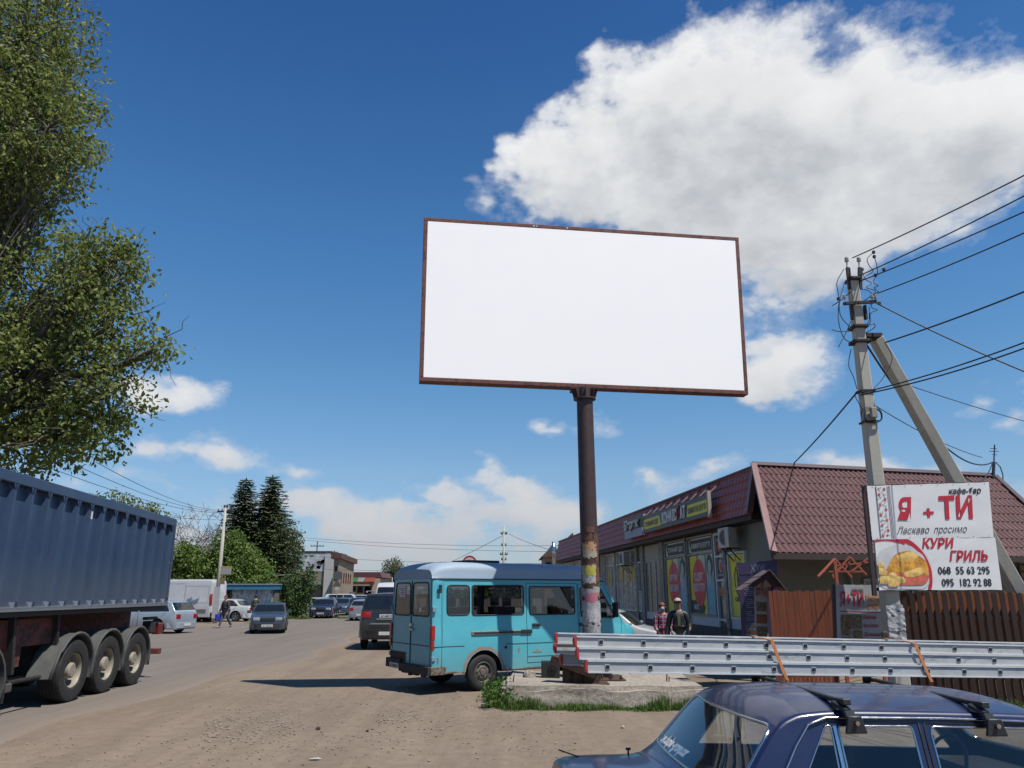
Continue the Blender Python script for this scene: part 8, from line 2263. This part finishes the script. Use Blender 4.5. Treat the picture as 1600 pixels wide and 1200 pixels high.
# ------------------------------------------------------------------ far buildings and street furniture
def bldg(name, label, cat, base, parts, group=None, rz=0):
    root = thing(name, label, cat, base, rz, group); o = {}
    for it in parts:
        nm, mb, mat = it[:3]; par = o.get(it[3]) if len(it) > 3 and it[3] else root
        o[nm] = mb.build(nm, mat, par or root, **(it[4] if len(it) > 4 else {}))
    return root
def bx(a, b): return MB().b2(a, b)
def kiosk():
    D = 58; x0 = gx(351, D); x1 = gx(430, D); w = x1 - x0; b = Vector((x0, D, 0)); h = at(380, 912, D).z
    NOTI = M('pasted_notices', (.75, .75, .73), .8, 0, .35, 3, col2=(.2, .17, .16), thr=.54)
    P = [('wall', bx((.3, .3, 0), (w - .1, 2.6, h - .3)), M('kiosk_wall', (.16, .15, .14), .8)),
         ('notice_wall', bx((.5, .2, .55), (w - .25, .3, h - .42)), NOTI), ('blue_fascia', bx((0, -.25, h - .42), (w, 2.7, h - .08)), M('blue_fascia', (.045, .22, .36), .5, 0, .1, 2)),
         ('roof', bx((-.05, -.3, h - .08), (w + .05, 2.8, h)), M('pale_roof_sheet', (.3, .33, .36), .6)), ('plinth', bx((.3, .15, 0), (w - .1, .3, .4)), M('dark_chassis'))]
    for i in range(4): P.append(('support_post', bx((.15 + i * (w - .4) / 3, -.15, 0), (.22 + i * (w - .4) / 3, -.08, h - .42)), M('blue_fascia')))
    bldg('kiosk', 'low street kiosk with a bright blue fascia and walls covered in white notices', 'kiosk', b, P)
    D = 64; x0 = gx(372, D); x1 = gx(442, D); w = x1 - x0; h = at(400, 900, D).z
    m = MB(); m.add([(-.3, -.3, h - .25), (w + .3, -.3, h + .15), (w + .3, 4, h + .25), (-.3, 4, h - .15), (-.3, -.3, h - .32), (w + .3, -.3, h + .08), (w + .3, 4, h + .18), (-.3, 4, h - .22)], [(0, 1, 2, 3), (7, 6, 5, 4), (0, 4, 5, 1), (1, 5, 6, 2), (2, 6, 7, 3), (3, 7, 4, 0)])
    bldg('low_shed', 'low shed with a pale slanting roof behind the blue kiosk', 'shed', Vector((x0, D, 0)), [('wall', bx((0, 0, 0), (w, 4, h - .2)), M('shed_wall', (.18, .13, .09), .8, 0, .2, 2)), ('roof', m, M('pale_slate', (.34, .33, .30), .7, 0, .15, 1))])
    D = 68; x0 = gx(417, D); x1 = gx(450, D); w = x1 - x0; h = at(430, 893, D).z
    bldg('yellow_shop_front', 'yellow shop sign and ochre wall just visible left of the roadside bush', 'shop', Vector((x0, D, 0)), [('wall', bx((0, 0, 0), (w, 4, h - .45)), M('ochre_wall', (.24, .16, .09), .8)), ('yellow_sign', bx((-.1, -.12, h - .5), (w + .1, 0, h)), M('yellow_sign', (.55, .32, .03), .6, 0, .1)), ('roof', bx((-.1, 0, h), (w + .1, 4.2, h + .12)), M('brown_soffit'))])
kiosk()
def mural_house():
    D = 96; x0 = gx(453, D); x1 = gx(513, D); w = x1 - x0; zt = at(480, 863, D).z; zm = at(480, 893, D).z
    MUR = M('mural_paint', (.55, .55, .60), .8, 0, .4, 1.2, col2=(.10, .50, .20), thr=.52); root_b = Vector((x0, D, 0))
    q = random.Random(9); gp = MB(); gw = MB(); gd = MB()
    for (mb, n_, s_) in ((gp, 9, .5), (gw, 12, .35), (gd, 14, .2)):
        for _ in range(n_):
            cx, cz = q.uniform(.4, w - .4), q.uniform(zm + .4, zt - .3); k = q.randint(5, 8); ph = q.uniform(0, 6)
            mb.prism([(s_ * q.uniform(.4, 1.2) * cos(2 * pi * i / k + ph), s_ * q.uniform(.3, .9) * sin(2 * pi * i / k + ph)) for i in range(k)], (cx, -.02 - (.02 if mb is gd else .0) - (.01 if mb is gw else 0), cz), (1, 0, 0), (0, 0, 1), (0, .01, 0))
    P = [('wall', bx((0, 0, 0), (w, 9, zt)), M('house_beige', (.30, .25, .19), .85, 0, .12, 1)), ('mural', bx((.05, -.03, zm), (w - .02, 0, zt - .05)), MUR), ('green_mural_shapes', gp, M('mural_green', (.05, .33, .10), .8, 0, .3, 3), 'mural'), ('pale_mural_shapes', gw, M('mural_white', (.5, .5, .5), .8), 'mural'), ('dark_mural_shapes', gd, M('mural_dark', (.08, .08, .11), .8), 'mural'),
         ('roof', bx((-.1, -.1, zt), (w + .1, 9.1, zt + .15)), M('ridge_dark')), ('white_panel', bx((w - .6, -.25, 0), (w + .7, -.04, at(505, 866, D).z)), M('white_render', (.58, .58, .56), .8, 0, .05, 1))]
    for i, u in enumerate((.35, .55, .75)):
        P.append(('window', bx((w * u, -.05, 1.0), (w * u + .9, 0, 2.6)), darkglass()))
    P.append(('awning', bx((w * .45, -.9, 2.75), (w * .8, 0, 2.95)), M('mint_awning', (.2, .32, .28), .7)))
    bldg('mural_building', 'old house with a green, grey and white abstract mural on its upper wall', 'building', root_b, P)
mural_house()
def brick_hall():
    D = 88; x0 = gx(519, D); w = gx(527, D) - x0; zt = at(520, 873, D).z; b = Vector((x0, D, 0))
    W1 = M('buff_brick', (.33, .26, .18), .85, 0, .12, 3, bmp=.2); d = Vector((-.10, 1, 0)).normalized(); L = 17
    e0 = Vector((w, 0, 0)); e1 = e0 + d * L; back = e1 + Vector((-6, 3, 0)); lb = Vector((0, 3, 0)) + d * L * .8
    f = [Vector((0, 0, 0)), e0, e1, back, lb]; m = MB(); n_ = len(f); m.add(f + [p + UP * zt for p in f], [(i, (i + 1) % n_, n_ + (i + 1) % n_, n_ + i) for i in range(n_)])
    rf = MB(); g = [Vector((-.3, -.3, 0)), e0 + Vector((.3, -.3, 0)), e1 + Vector((.4, .2, 0)), back, lb]; rf.add([p + UP * zt for p in g] + [p + UP * (zt + .6) for p in g], [tuple(range(n_))[::-1], tuple(range(n_, 2 * n_))] + [(i, (i + 1) % n_, n_ + (i + 1) % n_, n_ + i) for i in range(n_)])
    P = [('wall', m, W1), ('roof', rf, M('dark_red_cornice', (.12, .05, .04), .7))]
    nn = Vector((d.y, -d.x, 0))
    for i in range(5):
        s_ = 2.6 + i * 2.5; c = e0 + d * s_ + nn * .03; k = MB(); k.prism([(0, 2.9), (.75, 2.9), (.75, zt - 1.4), (0, zt - 1.4)], c, d, UP, nn * .03); P.append(('tall_window', k, darkglass()))
    k = MB(); k.b2((.15, -.06, 3.2), (.45, 0, 4.6)); P.append(('window', k, darkglass()))
    k = MB(); k.prism([(1, 0), (7, 0), (7, 1.9), (1, 1.9)], e0 + nn * 1.2, d, UP, nn * .08); P.append(('low_wall', k, M('grey_metal_fence', (.13, .11, .11), .7)))
    bldg('brick_hall', 'two-storey buff brick hall with a dark red cornice and five narrow tall windows', 'building', b, P)
brick_hall()
def supermarket():
    D = 112; x0 = gx(544, D); x1 = gx(587, D); w = x1 - x0; zt = at(560, 894, D).z; zb = at(560, 902.5, D).z; zs = at(560, 909, D).z
    WL = M('salmon_wall', (.46, .34, .25), .85, 0, .06, 1)
    P = [('wall', bx((0, 0, 0), (w - .4, 9, zb)), WL), ('side_wall', bx((w - .5, -.3, 0), (w + .6, 9, zb - .1)), WL), ('roof', MB().prism([(-.3, zb), (w + .9, zb), (w + .5, zt), (-.2, zt)], (0, -.3, 0), (1, 0, 0), (0, 0, 1), (0, 9, 0)), M('dark_red_roof', (.12, .045, .045), .6)),
         ('green_sign', MB().prism([(0, zs), (w * .34, zs), (w * .38, zb), (0, zb)], (0, -.55, 0), (1, 0, 0), (0, 0, 1), (0, .2, 0)), M('sign_green', (.10, .42, .10), .5)), ('white_sign', MB().prism([(w * .34, zs), (w * .55, zs), (w * .62, zb), (w * .38, zb)], (0, -.55, 0), (1, 0, 0), (0, 0, 1), (0, .2, 0)), M('sign_pale', (.6, .58, .56), .5)),
         ('coral_sign', MB().prism([(w * .55, zs), (w - .1, zs), (w - .1, zb), (w * .62, zb)], (0, -.55, 0), (1, 0, 0), (0, 0, 1), (0, .2, 0)), M('sign_coral', (.62, .16, .12), .5))]
    for i in range(4): P.append(('window', bx((.3 + i * 1.0, -.06, zs - 1.5), (1.05 + i * 1.0, 0, zs - .6)), darkglass()))
    for i in range(3): P.append(('glass_door', bx((w * .60 + i * .75, -.06, .1), (w * .60 + .65 + i * .75, 0, zs - .7)), darkglass()))
    bldg('supermarket', 'low salmon supermarket with a green, white and coral sign band', 'building', Vector((x0, D, 0)), P)
    D = 118; x0 = gx(587, D)
    bldg('brown_roof_house', 'small house with a brown hipped roof right of the supermarket', 'house', Vector((x0, D, 0)), [('wall', bx((.3, .3, 0), (2.6, 5, 1.9)), M('house_beige')), ('roof', MB().add([(0, 0, 1.9), (3, 0, 1.9), (3, 6, 1.9), (0, 6, 1.9), (.1, 3, 3.6), (1.2, 3, 3.2)], [(0, 1, 5, 4), (1, 2, 5), (2, 3, 4, 5), (3, 0, 4)]), M('brown_roof', (.13, .09, .06), .8))])
supermarket()
def left_house():
    D = 92; x0 = gx(258, D); w = 4.6; b = Vector((x0, D, 0)); h = at(280, 872, D).z
    bldg('brown_gable_house', 'dull brown house hidden among the trees beside the left utility pole', 'house', b, [('wall', bx((0, 0, 0), (w, 7, h)), M('brown_brick', (.16, .10, .075), .85, 0, .2, 2)), ('roof', MB().prism([(-.4, h), (w + .4, h), (w * .5, h + 1.6)], (0, -.3, 0), (1, 0, 0), (0, 0, 1), (0, 7.6, 0)), M('grey_slate', (.17, .16, .155), .8, 0, .15, 1)), ('window', bx((1.2, -.05, 1.6), (2.6, 0, 3)), darkglass()), ('window.', bx((3, -.05, 1.6), (4.2, 0, 3)), darkglass())])
left_house()
def peaked_houses():
    D = 60; 
    for (xa, xb, yr, yw, Dd, lab, c_) in ((846, 873, 848, 868, 60, 'brown-roofed peach house between the van roof and the billboard post', (.13, .085, .07)), (872, 905, 832, 872, 66, 'reddish roofed house right against the shop, left of the billboard post', (.14, .06, .05))):
        x0 = gx(xa, Dd); x1 = gx(xb, Dd); zr = at(860, yr, Dd).z; zw = at(860, yw, Dd).z; w = x1 - x0
        P = [('wall', bx((.25, .4, 0), (w - .1, 6, zw)), M('peach_wall', (.46, .31, .21), .85)), ('roof', MB().add([(0, 0, zw - .1), (w + .2, 0, zw - .1), (w * .75, 0, zr), (w * .45, 0, zr - .5), (0, 7, zw - .1), (w + .2, 7, zw - .1), (w * .75, 7, zr), (w * .45, 7, zr - .5)], [(0, 1, 2, 3), (4, 7, 6, 5), (0, 3, 7, 4), (3, 2, 6, 7), (2, 1, 5, 6), (0, 4, 5, 1)]), M('old_tile_%d' % xa, c_, .8, 0, .2, 2)), ('window', bx((w * .3, .33, zw - 1.5), (w * .6, .4, zw - .5)), darkglass())]
        bldg('gable_house', lab, 'house', Vector((x0, Dd, 0)), P, 'gable houses beyond the van')
    D = 58; p = at(865, 855, D); m = MB().tube([(0, 0, -1.2), (0, 0, .4)], .12, 10); ch = m.build('flue_pipe', CHROME, None, smooth=True); ch.location = p; tag(ch, 'shiny metal flue pipe on the peach gable house', 'flue')
peaked_houses()

def pole2(label, px, ytop, D, w=.16, arms=(), name='utility_pole', base_py=None, mat=CONC, lamp=False):
    b = gpt(px, D); z = at(px, ytop, D).z; root = thing(name, label, 'utility pole', b); m = MB(); m.tube([(0, 0, 0), (0, 0, z)], [w, w * .6], 8); m.build('shaft', mat, root, smooth=True)
    for (dz, L_) in arms:
        a = MB().b2((-L_, -.05, z - dz - .05), (L_, .05, z - dz + .05)); ar = a.build('cross_arm', M('pole_iron'), root)
        for s in (-.9, -.4, .4, .9): MB().tube([(L_ * s, 0, z - dz), (L_ * s, 0, z - dz + .16)], .035, 6).build('insulator', M('dark_porcelain', (.08, .07, .07), .4), ar)
    if lamp: MB().beam((0, 0, z - 1.0), (.8, -.4, z - .7), .05, .05).build('lamp_arm', M('pole_iron'), root)
    return root, z, b
pl, pz, pb = pole2('grey concrete utility pole rising before the green trees on the left', 340, 793, 50, .15, ((.25, .5), (.0, .12)), lamp=True)
MB().b2((.12, -.08, 2.95), (.75, -.02, 3.35)).build('small_sign', M('sign_grey_small', (.35, .35, .34), .6, 0, .2, 12), pl)
MB().b2((.12, -.085, 3.36), (.75, -.02, 3.45)).build('yellow_strip', M('yellow_sign'), pl)
MB().b2((.1, -.1, 2.35), (.4, -.02, 2.75)).build('ochre_notice', M('ochre_wall'), pl)
MB().b2((-.17, -.17, .3), (.17, -.13, 2.2)).build('torn_poster', M('torn_poster'), pl)
p3, z3, b3 = pole2('thin steel utility pole with stacked cross arms behind the van roof', 787, 822, 62, .13, ((.6, .25), (1.5, .2), (2.2, .3), (2.6, .2)))
pole2('dark cross-armed pole standing behind the mural building', 491, 846, 104, .12, ((.6, .9), (1.5, 1.3)), mat=M('pole_iron'))
pole2('short dark pole top behind the brick hall roof', 519, 860, 118, .12, ((.3, .5),), mat=M('pole_iron'))
pole2('slim pale lamp post beside the lone tree', 612, 902, 95, .07, (), 'lamp_post', lamp=True)
def road_sign(label, px, items, D, name='road_sign'):
    b = gpt(px, D); root = thing(name, label, 'road sign', b); zt = max(at(px, it[1], D).z for it in items); MB().tube([(0, .03, 0), (0, .03, zt)], .03, 8).build('post', M('pale_pipe'), root, smooth=True)
    for (shape, py, r, back) in items:
        z = at(px, py, D).z
        if shape == 'round':
            o = MB().cyl((0, 0, z), (0, .02, z), r, n=28).build('sign_disc', M('sign_grey_back', (.12, .12, .12), .6) if back else M('sign_ring_red', (.5, .02, .03), .5), root)
            if not back:
                i = MB().cyl((0, -.006, z), (0, .0, z), r * .76, n=28).build('white_face', M('sign_face_white', (.62, .62, .62), .5), o); MB().text('30', (0, -.008, z - r * .33), (1, 0, 0), UP, r * .7, align='C', bold=.02).build('lettering', INK, i)
        elif shape == 'tri': MB().prism([(-r, -r * .6), (r, -r * .6), (0, r)], (0, 0, z), (1, 0, 0), (0, 0, 1), (0, .02, 0)).build('sign_triangle', M('sign_grey_back', (.12, .12, .12), .6), root)
        else: MB().b2((-r * .6, 0, z - r * .35), (r * .6, .02, z + r * .35)).build('sign_plate', M('sign_face_white', (.62, .62, .62), .5), root)
road_sign('red-ringed round 30 speed limit sign just above the van roof', 733, [('round', 880, .36, False)], 38)
road_sign('post with a grey disc above a triangle in front of the brick hall', 526, [('round', 899, .42, True), ('tri', 912, .42, True), ('plate', 920, .3, False)], 74)
# wires on the left and across the far street
def ww(x0, y0, D0, x1, y1, D1, lab, r=.014, sag=.25, group='overhead wires along the street'): wire(at(x0, y0, D0), at(x1, y1, D1), sag, lab, r, group)
for i, (ya, yb, nm) in enumerate(((722, 797, 'uppermost'), (735, 799, 'second'), (752, 801, 'third'), (790, 812, 'lowest'))): ww(150 - 40 * i, ya - 12 * i, 22, 340, yb, 50, nm + ' thin wire running from above the lorry down to the left utility pole', .010, .3)
for i, (ya, yb, Da, nm) in enumerate(((838, 852, 80, 'uppermost'), (841, 862, 85, 'second'), (866, 880, 90, 'third'), (886, 888, 95, 'lowest'))): ww(450, ya, Da, 905, yb, 62, nm + ' far wire stretched across the sky above the street end', .014, .35)
ww(787, 830, 62, 905, 800 + 70, 40, 'wire from the thin steel pole down towards the shop roof', .014, .2); ww(787, 836, 62, 640, 905, 90, 'wire from the thin steel pole down to the left behind the van', .018, .2)

# ------------------------------------------------------------------ loose stones and litter on the dirt
def gravel():
    q = random.Random(77); m = MB()
    def heap(px0, py0, px1, py1, n, smin, smax):
        for _ in range(n):
            px = q.uniform(px0, px1); py = q.gauss((py0 + py1) / 2 + (px - (px0 + px1) / 2) * -.05, abs(py1 - py0) / 4); p = gnd(px, py); s_ = q.uniform(smin, smax)
            m.sphere((p.x, p.y, s_ * .3), (s_, s_ * q.uniform(.7, 1.2), s_ * .6), 5, 4, jit=.5, seed=q.randrange(999))
    heap(320, 1105, 460, 1160, 260, .006, .022); heap(400, 1085, 540, 1125, 200, .005, .016); heap(580, 1105, 660, 1135, 90, .006, .02); heap(250, 1060, 900, 1200, 420, .006, .02); heap(0, 1130, 900, 1200, 300, .004, .014)
    o = m.build('gravel', M('gravel_stone', (.30, .255, .21), .9, 0, .35, 6)); tag(o, 'small stones and gravel scattered over the dirt in the foreground', 'gravel', kind='stuff')
    for i, (px, py, s_, lab, mat) in enumerate(((497, 1140, .035, 'small dark stone left of the middle of the dirt foreground', 'dark_stone'), (574, 1143, .022, 'tiny dark stone in the dirt below the van shadow', 'dark_stone'), (973, 1138, .03, 'small pale stone on the dirt in front of the grass', 'pale_stone_bit'))):
        p = gnd(px, py); k = MB().sphere((0, 0, s_ * .5), (s_, s_ * .8, s_ * .7), 7, 5, jit=.4, seed=i); o = k.build('stone', M(mat, (.08, .065, .05) if i < 2 else (.5, .46, .4), .9), None, smooth='auto'); o.location = (p.x, p.y, 0); tag(o, lab, 'stone', 'single stones on the dirt')
    p = gnd(492, 1187); k = MB(); k.add([(-.07, -.03, .012), (.02, -.04, .016), (.08, .0, .012), (.03, .04, .02), (-.05, .03, .012)], [(0, 1, 2, 3, 4)]); o = k.build('paper_scrap', M('dusty_paper', (.5, .45, .4), .9), None); o.location = (p.x, p.y, 0); sd = o.modifiers.new('t', 'SOLIDIFY'); sd.thickness = .003; tag(o, 'crumpled pale paper scrap lying on the dirt at the bottom left', 'paper')
gravel()
